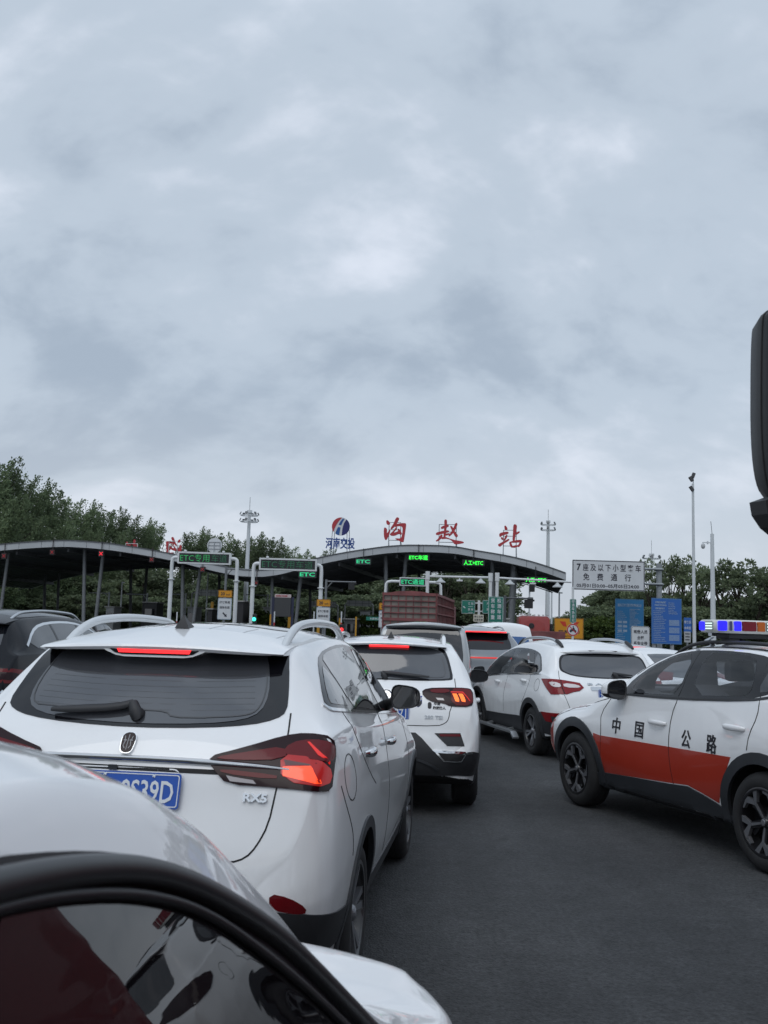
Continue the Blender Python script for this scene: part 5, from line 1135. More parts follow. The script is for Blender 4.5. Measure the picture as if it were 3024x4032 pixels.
for s_ in (1, -1):
    q = lambda P: c.cyl([(x, y * s_, z) for x, y, z in P])
    tl = c.panel('tail_lamp', DKLENS, q([(.145, -.325, 1.118), (.18, -.38, 1.156), (.2, -.6, 1.166), (.24, -.748, 1.166), (.25, -.80, 1.15), (.19, -.79, 1.05), (.15, -.775, 1.000), (.105, -.60, 1.000), (.11, -.545, 1.027), (.115, -.40, 1.042)]), 'C', .009, 1, step=.04)
    c.panel('red_lens', REDLENS, q([(.19, -.605, 1.158), (.24, -.745, 1.158), (.24, -.785, 1.14), (.17, -.775, 1.01), (.11, -.605, 1.01)]), 'C', .012, 1, step=.04, parent=tl)
    c.panel('red_lens', REDLENS, q([(.18, -.40, 1.146), (.19, -.595, 1.154), (.17, -.595, 1.118), (.15, -.43, 1.112)]), 'C', .012, 1, step=.04, parent=tl)
    for dy in (0, -.062):
        c.panel('lit_lens', mat('lit_amber_lens', (.7, .2, .02), .3, emit=(1, .14, .02), es=1.0), q([(.165, -.618 + dy, 1.110), (.17, -.658 + dy, 1.110), (.15, -.672 + dy, 1.060), (.14, -.672 + dy, 1.040), (.14, -.638 + dy, 1.046)]), 'C', .014, 0, step=.04, parent=tl)
    c.panel('light_guide', REDLIT2, q([(.165, -.612, 1.128), (.18, -.73, 1.128), (.17, -.765, 1.05), (.17, -.757, 1.05), (.18, -.722, 1.120), (.165, -.612, 1.120)]), 'C', .014, 0, step=.04, parent=tl)
    c.panel('reverse_lamp', CLEARLENS, q([(.12, -.47, 1.072), (.12, -.54, 1.070), (.115, -.55, 1.050), (.115, -.485, 1.052)]), 'C', .013, 0, step=.04, parent=tl)
    rf = c.panel('bumper_vent', PLASTIC, q([(.043, -.46, .758), (.053, -.70, .766), (.04, -.735, .65), (.019, -.58, .648)]), 'C', .004, 0, step=.04)
    c.panel('reflector', REDLENS, q([(.043, -.50, .750), (.053, -.695, .756), (.05, -.70, .735), (.04, -.515, .730)]), 'C', .007, 0, step=.04, parent=rf)
    ex = c.panel('exhaust_trim', CHROME, q([(.0, -.44, .610), (.06, -.80, .600), (.06, -.81, .583), (.03, -.75, .580), (.02, -.715, .512), (.0, -.55, .508), (.0, -.475, .585)]), 'C', .016, 0, step=.04)
    c.panel('exhaust_mouth', GAP, q([(.0, -.495, .585), (.03, -.735, .577), (.02, -.706, .520), (.0, -.558, .517)]), 'C', .019, 0, step=.04, parent=ex)
    fl = MB(); fl.box((.62, -s_ * -.78, .27), (.012, .23, .30), bev=.005); o = fl.build('mud_flap', RUBBER, c.root)
    MB().lathe([(.026, .0), (.028, .002), (.034, .002), (.036, 0)], frame((.613, s_ * .80, .30), (0, -1, 0), (0, 0, 1)), 20).text('V', frame((.612, s_ * .80, .311), (0, -1, 0), (0, 0, 1)), .022, .01, depth=.002).text('W', frame((.612, s_ * .80, .290), (0, -1, 0), (0, 0, 1)), .022, .01, depth=.002).build('flap_emblem', SATIN, o)
c.panel('lower_bumper', PLASTIC, c.cyl([(.05, .83, .60), (.003, .448, .606), (.026, .345, .71), (.04, .284, .757), (.038, 0, .757), (.04, -.284, .757), (.026, -.345, .71), (.003, -.448, .606), (.05, -.83, .60), (.3, -.89, .56), (.48, -.9, .53), (.48, -.9, .36), (.2, -.86, .36), (.06, -.7, .38), (.04, 0, .38), (.06, .7, .38), (.2, .86, .36), (.48, .9, .36), (.48, .9, .53), (.3, .89, .56)]), 'C', .008, 0, step=.05)
mb = MB()
c.line('l', None, [(-.50, .44), (-.38, .50), (-.25, .53), (0, .535), (.25, .53), (.38, .50), (.50, .44)], 'B', .02, .022, 1, mb=mb)
mb.build('skid_edge', PLASTICG, c.root, 40)
mb = MB()
c.line('l', None, [(-.643, 1.25), (-.655, 1.16), (-.66, 1.10), (-.60, .97), (-.59, .89), (-.56, .85), (-.485, .822), (-.11, .82), (.11, .82), (.485, .822), (.56, .85), (.59, .89), (.60, .97), (.66, 1.10), (.655, 1.16), (.643, 1.25)], 'B', .007, .0015, 1, mb=mb, step=.04)
mb.build('tailgate_gap', GAP, c.root)
h0, n0 = c.cast(.0, 1.085, 'B')
MB().lathe([(0, .006), (.043, .006), (.05, .012), (.056, .006), (.056, 0)], frame(h0, (0, -1, 0), n0.cross(Vector((0, -1, 0)))), 28).text('V', frame(h0 + n0 * .006 + Vector((0, 0, .018)), (0, -1, 0), (0, 0, 1)), .045, .01, depth=.008).text('W', frame(h0 + n0 * .006 + Vector((0, 0, -.018)), (0, -1, 0), (0, 0, 1)), .045, .01, depth=.008).build('emblem', CHROME, c.root, 40)
badge(c, '280 TSI', -.448, .90, .045, SATIN, width=.165, bold=.02)
sh = c.panel('shield_sticker', mat('sticker_blue', (.03, .08, .32), .3), [(-.262, 1.092), (-.300, 1.084), (-.338, 1.090), (-.338, 1.02), (-.32, .995), (-.302, .985), (-.28, 1.0), (-.264, 1.03)], 'B', .002, 0)
c.panel('shield_band', mat('sticker_grey', (.40, .42, .45), .3), [(-.262, 1.04), (-.338, 1.078), (-.338, 1.055), (-.264, 1.02)], 'B', .0035, 0, skirt=.004, parent=sh)
c.panel('shield_base', BLACKTXT, [(-.266, 1.016), (-.336, 1.048), (-.336, 1.02), (-.32, .997), (-.302, .988), (-.28, 1.002)], 'B', .0035, 0, skirt=.004, parent=sh)
badge(c, '中南', -.48, 1.022, .030, BLACKTXT, width=.06, bold=.03, depth=.003); badge(c, '跑团路人', -.50, .985, .030, BLACKTXT, width=.12, bold=.03, depth=.003)
c.panel('round_sticker', BLACKTXT, rrect(.035, .06, .015, 3, -.41, 1.005), 'B', .002, 0)
c.arch(.83, PLASTIC, .055); c.arch(3.51, PLASTIC, .055)
both(c, 'sill_trim', PLASTIC, [(1.25, .45), (3.1, .43), (3.1, .28), (1.25, .30)], .006, 0)
dl = [(.62, 1.255), (.80, 1.40), (1.05, 1.50), (1.5, 1.53), (2.0, 1.52), (2.35, 1.46), (2.7, 1.32), (2.98, 1.12), (2.95, 1.08), (1.6, 1.14), (.75, 1.215)]
both(c, 'side_window_border', GLASSBLK, dl, .003, 1)
for nm, O in (('rear_door_window', [(.78, 1.235), (.92, 1.41), (1.1, 1.49), (1.5, 1.512), (1.82, 1.51), (1.86, 1.145), (1.5, 1.165)]), ('front_door_window', [(1.94, 1.14), (1.90, 1.505), (2.3, 1.455), (2.66, 1.315), (2.88, 1.11)])): both(c, nm, GLASS, O, .005, 1)
for s_ in 'LR': c.handle(1.05, 1.0, s_, WHITE); c.handle(2.1, .97, s_, WHITE)
c.mirror((2.42, -.99, 1.185), (.21, .15, .15), 'R', WHITE); c.mirror((2.42, .99, 1.185), (.21, .15, .15), 'L', WHITE)
c.rail(.62, 2.3, .54, WHITE, .05, .022, .3); c.antenna(.95)
h0, n0 = c.cast(0, .93, 'B'); plate(c.root, frame(h0 + n0 * .004, (0, -1, 0), (0, 0, 1)), '豫A 28C71')
for s_ in 'LR':
    c.line('door_gap', GAP, [(.62, 1.22), (.78, 1.05), (1.05, .88)], s_, .006, .0015, 1); c.line('door_gap', GAP, [(1.9, 1.12), (1.92, .8), (1.88, .45)], s_, .006, .0015, 1)
c.wheels('ten', .885)

# --- the white SUV turning in from the left lane
D = Car(SUV_D, 'white_suv', WHITE, (3.193, 13.22), -.191, 'white SUV with black sill cladding and red tail lamps, seen from its left rear', 'car', 'white SUVs queuing ahead')
c = D
c.panel('glass_border', GLASSBLK, [(a - .0, z) for a, z in sym([(0, 1.105), (-.3, 1.115), (-.5, 1.135), (-.62, 1.18), (-.655, 1.215), (-.645, 1.30), (-.62, 1.38), (-.56, 1.425), (-.2, 1.45), (0, 1.455)])], 'B', .003, 1)
win = c.panel('rear_window', GLASS2, sym([(0, 1.118), (-.3, 1.128), (-.5, 1.148), (-.60, 1.19), (-.625, 1.225), (-.615, 1.30), (-.59, 1.365), (-.54, 1.40), (-.2, 1.425), (0, 1.43)]), 'B', .006, 1)
spoiler(c, WHITE, .40, .76, .60, 1.498, .05, .04, .09, PLASTIC)
back_block(c, 'brake_lamp', DKLENS, .405, [(.22, 1.486), (-.22, 1.486), (-.19, 1.470), (.19, 1.470)], .03)
wiper(c, [(-.12, 1.125), (-.08, 1.165), (-.2, 1.15), (-.36, 1.138)], .014, win)
for s_ in (1, -1):
    q = lambda P: c.cyl([(x, y * s_, z) for x, y, z in P])
    tl = c.panel('tail_lamp', mat('bright_red_lens', (.20, .006, .010), .2, spec=.3, coat=.1), q([(.54, .838, 1.078), (.35, .78, 1.088), (.242, .677, 1.078), (.167, .443, 1.044), (.112, .405, .985), (.088, .476, .943), (.08, .56, .930), (.073, .656, .900), (.206, .832, .886), (.32, .849, .955)]), 'C', .010, 0, step=.04)
    c.panel('clear_lens', WHITELENS, q([(.34, .812, 1.052), (.22, .70, 1.038), (.15, .70, .982), (.2, .80, .982)]), 'C', .013, 1, step=.04, parent=tl)
    c.panel('clear_lens', WHITELENS, q([(.2, .662, 1.036), (.15, .475, 1.018), (.12, .435, .982), (.15, .662, .980)]), 'C', .013, 1, step=.04, parent=tl)
    c.panel('lens_divider', DKLENS, q([(.24, .692, 1.078), (.24, .682, 1.078), (.1, .668, .90), (.1, .680, .90)]), 'C', .014, 0, step=.03, parent=tl)
    rf = c.panel('bumper_reflector', MATS['bright_red_lens'], q([(.44, .885, .640), (.05, .70, .650), (.05, .70, .600), (.18, .83, .60), (.15, .83, .52), (.29, .87, .525)]), 'C', .012, 0, step=.04)
    c.panel('bumper_vent', PLASTIC, q([(.1, .74, .598), (.16, .822, .598), (.14, .82, .50), (.1, .74, .50)]), 'C', .012, 0, step=.04)
c.panel('lower_bumper', PLASTIC, c.cyl([(.06, -.78, .65), (.04, 0, .66), (.06, .78, .65), (.3, .88, .635), (.50, .893, .63), (.56, .895, .55), (.5, .89, .36), (.2, .85, .34), (.06, .7, .38), (.05, 0, .40), (.06, -.7, .38), (.2, -.85, .34), (.5, -.89, .36), (.56, -.895, .55), (.50, -.893, .63), (.3, -.88, .635)]), 'C', .007, 0, step=.05)
h0, n0 = c.cast(.0, .90, 'B'); c.panel('plate_recess', SATIN, rrect(.62, .05, .01, 2, 0, .975), 'B', .008, 0)
plate(c.root, frame(h0 + n0 * .004, (0, -1, 0), (0, 0, 1)), '豫A 6K203')
badge(c, 'B A I C', .13, 1.035, .045, SATIN, width=.42, bold=.03)
dl = [(.60, 1.158), (.72, 1.29), (.90, 1.395), (1.15, 1.445), (1.5, 1.472), (2.02, 1.475), (2.28, 1.462), (2.58, 1.412), (2.95, 1.27), (3.28, 1.02), (3.24, .985), (2.08, 1.075), (.90, 1.132)]
BW = [('quarter_window', [(.645, 1.168), (.76, 1.29), (.92, 1.378), (1.1, 1.42), (.90, 1.150)]), ('rear_door_window', [(.955, 1.148), (1.16, 1.422), (1.48, 1.455), (1.97, 1.458), (1.87, 1.098), (1.4, 1.122)]), ('front_door_window', [(2.08, 1.088), (2.17, 1.452), (2.28, 1.446), (2.56, 1.395), (2.92, 1.258), (3.2, 1.03), (3.16, 1.005)])]
both(c, 'side_window_border', GLASSBLK, dl, .003, 1, holes=[O for _, O in BW[1:]])
c.cut_windows([O for _, O in BW[1:]], [(.75, .66), (.75, 1.34), (.95, 1.44), (1.9, 1.47), (2.3, 1.44), (2.6, 1.37), (3.0, 1.20), (3.25, 1.02), (3.25, .66)], .56, [(2.62, .48), (2.55, 0), (2.62, -.48), (2.9, -.54), (3.22, -.58), (3.30, 0), (3.22, .58), (2.9, .54)]); c.seats((2.2, 1.2), 1.38, 2.75, 1.02); c.panel('windscreen', SEETHRU, [(2.56, .52), (2.48, 0), (2.56, -.52), (2.9, -.58), (3.28, -.64), (3.38, 0), (3.28, .64), (2.9, .58)], 'T', .004, 1, step=.1)
for nm, O in BW: both(c, nm, GLASS if nm[0] == 'q' else SEETHRU, O, .005, 1, skirt=.004)
mb = MB()
for s_ in 'LR': c.line('l', None, [(.60, 1.142), (.90, 1.122), (2.08, 1.066), (3.24, .975)], s_, .014, .006, 1, mb=mb)
mb.build('window_chrome', CHROME, c.root, 40)
for s_ in 'LR':
    c.line('door_gap', GAP, [(.99, 1.12), (.97, 1.0), (1.05, .85), (1.22, .70)], s_, .006, .0015, 1)
    c.line('door_gap', GAP, [(2.0, 1.07), (2.08, .8), (2.09, .5)], s_, .006, .0015, 1)
    c.line('door_gap', GAP, [(3.1, .99), (3.15, .7), (3.0, .42)], s_, .006, .0015, 1)
    c.line('door_gap', GAP, [(.655 + .085 * math.cos(a), .985 + .085 * math.sin(a)) for a in np.linspace(0, 2 * math.pi, 21)], s_, .005, .0015, 0)
c.line('door_gap', GAP, [(.674, 1.2), (.70, 1.08)], 'B', .006, .0015, 1); c.line('door_gap', GAP, [(.70, .89), (.66, .78), (.62, .67)], 'B', .006, .0015, 1)
c.arch(.87, PLASTIC, .075, .014, -25, 205); c.arch(3.44, PLASTIC, .075, .014, -25, 205)
both(c, 'sill_cladding', PLASTIC, [(1.28, .505), (1.42, .50), (2.2, .462), (3.05, .43), (3.05, .27), (1.28, .28)], .010, 0)
mb = MB()
for s_ in (1, -1):
    mb.beam((1.34, s_ * .985, .265), (3.1, s_ * .985, .255), .09, .03); mb.beam((1.34, s_ * .985, .265), (1.22, s_ * .98, .19), .09, .03)
    for x in (1.7, 2.7): mb.beam((x, s_ * .80, .30), (x, s_ * .97, .26), .05, .03)
mb.build('side_step', SATIN, c.root, 30)
for s_ in 'LR': c.handle(1.20, 1.015, s_, WHITE); c.handle(2.43, .935, s_, WHITE)
c.mirror((3.10, .985, 1.06), (.20, .15, .15), 'L', WHITE); c.mirror((3.10, -.985, 1.06), (.20, .15, .15), 'R', WHITE)
c.rail(.64, 2.35, .53, SATIN, .06, .020, .35)
mb = MB()
for s_ in (1, -1):
    for x0, x1 in ((.58, .80), (2.42, 2.2)):
        P = [tuple(c.cast(x0 + (x1 - x0) * i / 4, s_ * .53, 'T')[0] + Vector((0, 0, .012 + .045 * i / 4))) for i in range(5)]; mb.tube(P, [.02, .026, .028, .028, .026], n=8)
mb.build('rail_foot', PLASTIC, c.root, 40)
c.wheels('five_twin', .885)
# --- the white car beside the camera, its roof, side window and bonnet in the foreground
HZ = scaled(HATCH, 1, 1.016, 1)
E0 = Car(HZ, 'white_hatchback', WHITE, (-1.150, -1.387), .14, 'white car close by in the foreground, its dark side window mirroring the patrol car', 'car', sub=4)
c = E0
dl = [(.80, 1.08), (.95, 1.25), (1.2, 1.40), (1.55, 1.475), (1.9, 1.50), (2.18, 1.49), (2.34, 1.468), (2.50, 1.428), (2.64, 1.372), (2.80, 1.275), (2.95, 1.17), (3.10, 1.04), (3.2, .945), (3.1, .925), (2.2, .975), (1.2, 1.01)]
ring = [(.72, 1.06), (.88, 1.28), (1.16, 1.445), (1.53, 1.515), (1.9, 1.543), (2.215, 1.528), (2.43, 1.492), (2.60, 1.442), (2.78, 1.355), (2.95, 1.255), (3.12, 1.105), (3.3, .925), (3.2, .90), (2.2, .955), (1.15, .99)]
both(c, 'window_frame', RUBSEAL, ring, .006, 2, step=.03)
both(c, 'side_window', mat('foreground_glass', (.006, .005, .006), .015, spec=.85), dl, .010, 2, step=.04)
def bead(car, O, side, r, off, name, m, n=3):
    P = []
    for x, z in chaikin(O, n, True):
        h, nn = car.cast(x, z, side); P.append(h + nn * off)
    P.append(P[0]); return MB().tube(P, r, n=10).build(name, m, car.root, 60)
for s_ in 'LR':
    def inset(P, k):
        cx_, cz_ = 2.0, 1.2; return [(x + (cx_ - x) * k / max(.3, math.hypot(x - cx_, z - cz_)), z + (cz_ - z) * k / max(.3, math.hypot(x - cx_, z - cz_))) for x, z in P]
    bead(c, inset(ring, .026), s_, .015, .013, 'window_seal', mat('seal_bead', (.022, .023, .025), .38), 3)
    bead(c, inset(dl, -.004), s_, .006, .014, 'window_seal', RUBSEAL, 3)
c.panel('windscreen', GLASS, [(2.68, .34), (2.62, 0), (2.68, -.34), (3.0, -.42), (3.40, -.52), (3.50, 0), (3.40, .52), (3.0, .42)], 'T', .004, 1, step=.08)
c.panel('rear_window', GLASS, [(.25, .52), (.22, 0), (.25, -.52), (.75, -.42), (.80, 0), (.75, .42)], 'T', .004, 1, step=.08)
c.mirror((3.08, -.935, 1.00), (.21, .16, .15), 'R', WHITE); c.mirror((3.08, .935, 1.00), (.22, .16, .15), 'L', WHITE)
for s_ in 'LR':
    c.line('door_gap', GAP, [(2.2, .95), (2.25, .7), (2.2, .35)], s_, .006, .0015, 1)
for s_ in (1, -1): c.panel('headlamp', CLEARLENS, [(.82 * s_, .74), (.70 * s_, .80), (.5 * s_, .76), (.48 * s_, .68), (.70 * s_, .66)], 'F', .004, 1)
for s_ in 'LR': c.handle(2.35, .86, s_, WHITE); c.handle(1.2, .88, s_, WHITE)
c.wheels('ten', .88)

# --- the red lorry just right of the frame: only its mirror shows, and its flank in the window glass
MAROON = mat('maroon_lorry_paint', (.26, .022, .028), .35, coat=.6, var=.1, vscale=2)
T0 = empty('red_lorry', (1.86, 3.95, 0), 0, 'red lorry beside the frame, only its black side mirror showing at the right', 'lorry')
mb = MB(); mb.box((1.2, -1.0, 1.95), (2.4, 2.0, 2.3), bev=.12); mb.box((1.2, -1.05, .72), (2.3, 1.9, .35), 1, bev=.05)
mb.build('cab', [MAROON, PLASTIC], T0, 40)
mb = MB(); mb.prism([(-1.75, 2.40), (-.35, 2.25), (-.35, 2.85), (-1.5, 2.85)], frame((-.006, 0, 0), (0, 1, 0), (0, 0, 1)), -.004, .004); mb.build('side_window', GLASSBLK, T0)
mb = MB(); mb.prism(rrect(2.1, .85, .1), frame((1.2, .006, 2.3), (-1, 0, 0), (0, 0, 1)), -.004, .004); mb.build('windscreen', GLASS, T0)
MB().prism(rrect(.02, .75, .008), frame((-.004, -1.85, 1.5), (0, 1, 0), (0, 0, 1)), -.004, .004).build('door_gap', GAP, T0)
MB().tube([(-.03, -1.7, 1.55), (-.06, -1.68, 1.55), (-.06, -1.5, 1.55), (-.03, -1.48, 1.55)], .014).build('door_handle', SATIN, T0, 50)
for y in (-.55, -4.2):
    for x, s_ in ((.02, -1), (2.38, 1)):
        Mw = Matrix.Translation((x, y, .5)) @ Matrix.Rotation(s_ * math.pi / 2, 4, 'Y')
        o = MB().lathe([(.27, -.02), (.30, .0), (.47, .0), (.5, -.04), (.5, -.26), (.3, -.28)], Mw, 40).build('wheel', RUBBER, T0, 40)
        MB().lathe([(0, -.03), (.1, -.02), (.14, -.09), (.27, -.02)], Mw, 30).build('rim', SATIN, o, 40)
mb = MB(); mb.box((1.2, -5.2, 1.75), (2.4, 5.6, 1.3), bev=.03); mb.box((1.2, -4.5, .85), (.9, 7.0, .3), 1)
for k in range(9): mb.box((-.02, -2.6 - .65 * k, 1.75), (.06, .07, 1.3))
mb.build('cargo_bed', [MAROON, PLASTIC], T0)
# mirror on its arms, local to the lorry
mir = MB(); O = []
mx, my = -.567, -1.02
fr = frame((mx, my, 2.43), (.97, .25, 0), (.105, 0, 1))
O = chaikin([(-.115, .315), (.115, .315), (.135, .2), (.135, -.22), (.115, -.30), (.03, -.36), (-.055, -.335), (-.13, -.24), (-.13, .24)], 3)
V = []; n = len(O)
for k, (t, sc) in enumerate(((-.015, .90), (0, .985), (.01, 1), (.05, 1.0), (.10, .92), (.13, .72), (.14, .4))):
    V += [fr @ Vector((x * sc, y * sc, -t)) for x, y in O]
mir.add(V, [[k * n + i, k * n + (i + 1) % n, (k + 1) * n + (i + 1) % n, (k + 1) * n + i][::-1] for k in range(6) for i in range(n)] + [[6 * n + i for i in range(n)], ])
mo = mir.build('side_mirror', mat('mirror_shell', (.012, .0125, .014), .45, var=.25, vscale=14, bump=.08, bscale=220), T0, 50)
MB().tube([fr @ Vector((x * 1.002, y * 1.002, -.03)) for x, y in O + [O[0]]], .003, n=6).build('mirror_seam', GAP, mo)
MB().add([fr @ Vector((x * .86, y * .9, .008)) for x, y in O], [list(range(n))]).build('mirror_glass', GLASS, mo)
MB().prism(chaikin([(-.09, -.02), (.14, -.02), (.14, -.21), (.03, -.17), (-.075, -.10)], 1), frame((mx - .065, my - .01, 2.165), (.97, .25, 0), (.105, 0, 1)), -.06, .02).build('mirror_bracket', PLASTIC, mo)
mb = MB(); mb.tube([fr @ Vector((.09, -.40, -.03)), fr @ Vector((.3, -.45, -.03)), (-.02, my - .25, 1.98)], .03, n=10); mb.tube([fr @ Vector((.1, .25, -.06)), (-.02, my - .25, 2.62)], .022, n=10)
mb.build('mirror_arms', PLASTIC, mo, 50)

# --- the other cars in the queue
BK = scaled(SUV_A, 1.05, 1.055, 1.03, axles=(1.0, 3.8), r=.36, rim=.24)
c = F1 = Car(BK, 'black_suv', BLACKP, (-4.72, 10.1), .10, 'black SUV with silver roof rails at the left edge of the queue', 'car')
c.panel('rear_window', GLASS, sym([(0, 1.30), (-.5, 1.32), (-.66, 1.37), (-.61, 1.55), (-.57, 1.64), (0, 1.665)]), 'B', .004, 1)
spoiler(c, BLACKP, .38, .82, .62, 1.675, .03, .03, .06)
dlk = [(.62, 1.41), (.85, 1.545), (1.15, 1.625), (1.6, 1.655), (2.1, 1.652), (2.5, 1.60), (2.85, 1.49), (3.2, 1.30), (3.35, 1.17), (2.5, 1.21), (1.35, 1.30)]
both(c, 'side_window', GLASS, dlk, .004, 1)
mb = MB()
for s_ in 'LR':
    c.line('l', None, [(.60, 1.405), (.85, 1.555), (1.15, 1.635), (1.6, 1.667), (2.1, 1.663), (2.5, 1.612), (2.9, 1.485), (3.2, 1.32)], s_, .026, .007, 1, mb=mb)
mb.build('window_chrome', CHROME, c.root, 40)
for x in (1.42, 2.18): both(c, 'window_pillar', GLASSBLK, [(x, 1.28), (x + .05, 1.28), (x + .03, 1.65), (x - .02, 1.65)], .006, 0)
c.rail(.72, 2.6, .55, SATIN, .045, .018, .3)
for s_ in (1, -1):
    q = lambda P: c.cyl([(x, y * s_, z) for x, y, z in P])
    tl = c.panel('tail_lamp', REDLENS, q([(.12, -.1, 1.16), (.15, -.6, 1.17), (.35, -.86, 1.18), (.5, -.90, 1.10), (.35, -.9, 1.02), (.12, -.65, 1.04), (.1, -.1, 1.05)]), 'C', .008, 1)
    c.panel('lens_insert', DKLENS, q([(.13, -.2, 1.13), (.16, -.6, 1.14), (.34, -.84, 1.14), (.34, -.86, 1.06), (.12, -.63, 1.07), (.1, -.2, 1.08)]), 'C', .011, 1, parent=tl)
    c.panel('chrome_insert', CHROME, q([(.13, -.42, 1.095), (.13, -.62, 1.095), (.12, -.68, 1.06), (.1, -.36, 1.06)]), 'C', .014, 1, parent=tl)
c.line('tailgate_gap', GAP, [(-.65, 1.37), (-.67, 1.1), (-.62, .85), (0, .8), (.62, .85), (.67, 1.1), (.65, 1.37)], 'B', .007)
c.panel('bumper_valance', PLASTIC, c.cyl([(.06, -.78, .58), (.04, 0, .62), (.06, .78, .58), (.5, .93, .52), (.5, .9, .38), (.06, .7, .40), (.05, 0, .42), (.06, -.7, .40), (.5, -.9, .38), (.5, -.93, .52)]), 'C', .007, 0)
c.mirror((2.75, -1.03, 1.26), (.215, .15, .16), 'R', BLACKP); c.mirror((2.75, 1.03, 1.26), (.215, .15, .16), 'L', BLACKP)
for s_ in 'LR': c.handle(1.2, 1.12, s_, CHROME); c.handle(2.3, 1.08, s_, CHROME)
h0, n0 = c.cast(0, .95, 'B'); plate(c.root, frame(h0 + n0 * .006, (0, -1, 0), (0, 0, 1)), '豫A 5Q817')
c.wheels('five_twin', .93)

def simple_car(shape, name, paint, loc, psi, label, lit='low', rails=None, roofbar=False, glass=GLASS, lampz=1.0, cat='car', mirrors=True, ztop=None):
    """A car far enough off to need only its main parts."""
    c = Car(shape, name, paint, loc, psi, label, cat, sub=2)
    p = shape; L = p['L']; H = float(max(z for _, z in p['zt'])); zt = lambda x: float(pchip(p['zt'], [x])[0]); zb = lambda x: float(pchip(p['zbelt'], [x])[0])
    xs = np.linspace(0, L, 300); zz = pchip(p['zt'], xs)
    xr = xs[np.argmax(zz > H * .955)]; xf = xs[len(xs) - 1 - np.argmax(zz[::-1] > H * .93)]
    zlo = zb(.3) + .04; zhi = ztop or zt(xr) - .05; wt = float(pchip(p['wtop'], [xr])[0])
    c.panel('rear_window', glass, sym([(0, zlo), (-wt * .9, zlo + .015), (-wt * 1.0, zlo + .06), (-wt * .9, zhi - .03), (-wt * .8, zhi), (0, zhi + .01)]), 'B', .004, 1)
    xw = xs[len(xs) - 1 - np.argmax(zz[::-1] > zb(L * .74) + .10)]
    n_ = 9; top = [(xr + .15 + (xf - xr - .15) * i / n_, 0) for i in range(n_ + 1)]
    top = [(x, zt(x) - float(pchip(p['crown'], [x])[0]) - .055) for x, _ in top]
    O = [(xr + .02, zb(xr) + .05)] + top + [(xw - .1, zb(xw) + .03), (xr + .1, zb(xr) + .03)]
    both(c, 'side_window', glass, O, .004, 1)
    xm = (xr + xf) / 2 + .2
    both(c, 'window_pillar', GLASSBLK, [(xm - .05, zb(xm) + .02), (xm + .05, zb(xm) + .02), (xm + .02, zt(xm) - .14), (xm - .06, zt(xm) - .14)], .006, 0)
    wl_ = float(pchip(p['wm'], [.3])[0])
    for s_ in (1, -1):
        c.panel('tail_lamp', REDLIT2 if lit else REDLENS, c.cyl([(.15, s_ * wl_ * .6, lampz + .06), (.3, s_ * wl_ * .95, lampz + .08), (.45, s_ * wl_, lampz), (.25, s_ * wl_ * .95, lampz - .08), (.1, s_ * wl_ * .62, lampz - .05)]), 'C', .008, 0)
    if lit == 'high' or lit == 'both':
        back_block(c, 'lit_brake_lamp', REDLIT, xr - .1, [(.3, zt(xr) - .012), (-.3, zt(xr) - .012), (-.3, zt(xr) - .035), (.3, zt(xr) - .035)], .12)
    if rails: c.rail(xr + .15, xf - .05, wt * .86, rails, .045, .018, .3)
    if mirrors:
        xq = xw - .38; yq = float(pchip(p['wm'], [xq])[0]) + .10; zq = zb(xq) + .10
        c.mirror((xq, -yq, zq), (.2, .14, .15), 'R', paint); c.mirror((xq, yq, zq), (.2, .14, .15), 'L', paint)
    c.panel('lower_bumper', PLASTIC, c.cyl([(.06, -.7, .55), (.04, 0, .56), (.06, .7, .55), (.4, .88, .50), (.4, .86, .38), (.06, .66, .42), (.05, 0, .44), (.06, -.66, .42), (.4, -.86, .38), (.4, -.88, .50)]), 'C', .007, 0)
    c.wheels('ten', float(p['wm'][len(p['wm']) // 2][1]) - .03)
    return c

v = simple_car(VAN, 'silver_van', SILVER, (.70, 16.2), .10, 'silver minivan between the white SUVs, rounded rear window', None, lampz=.95, cat='van')
spoiler(v, SILVER, .10, .55, .64, 1.815, .05, .05, .06)
g = scaled(SUV_A, 1.08, 1.06, 1.03, axles=(1.0, 3.9), r=.37)
g1 = simple_car(g, 'grey_suv', GREY, (1.95, 18.6), -.02, 'grey SUV with a full-width red brake strip above its rear window', 'low', GREY, glass=GLASSBLK, lampz=1.1)
spoiler(g1, GREY, .40, .88, .60, 1.715, .03, .03, .06, GLASSBLK)
back_block(g1, 'lit_brake_strip', REDLIT, .392, [(.52, 1.708), (-.52, 1.708), (-.52, 1.688), (.52, 1.688)], .02)
g1.panel('lit_lamp_bar', REDLIT2, [(.62, 1.215), (-.62, 1.215), (-.62, 1.19), (.62, 1.19)], 'B', .008, 0)
simple_car(scaled(VAN, 1.05, 1.08, 1.0), 'white_minibus', WHITE, (3.6, 27.5), -.10, 'white minibus with a rounded roof in front of the red tractor', None, glass=mat('blue_glass', (.05, .13, .32), .08, coat=.5), cat='van', mirrors=False, ztop=1.58)
simple_car(scaled(SUV_C, 1.03, .93, 1.0), 'silver_hatchback', SILVER, (6.05, 22.6), -.12, 'silver car with a lit high brake lamp behind the patrol car', 'high')
SD = scaled(SEDAN, 1.06, .96, 1.02)
simple_car(SD, 'white_saloon', WHITE, (5.75, 17.3), -.2, 'white saloon mostly hidden behind the bonnet of the patrol car', None)
simple_car(SUV_C, 'dark_suv', BLACKP, (-13.2, 42), .05, 'small dark car with red tail lamps far off at the left lanes', 'low')
simple_car(SD, 'silver_saloon', SILVER, (-5.1, 17.5), .06, 'silver car seen through the arch of the roof rail of the white SUV', None)
simple_car(SD, 'white_saloon', WHITE, (-9.0, 40), .05, 'white car in front of the left ETC gantry', None)
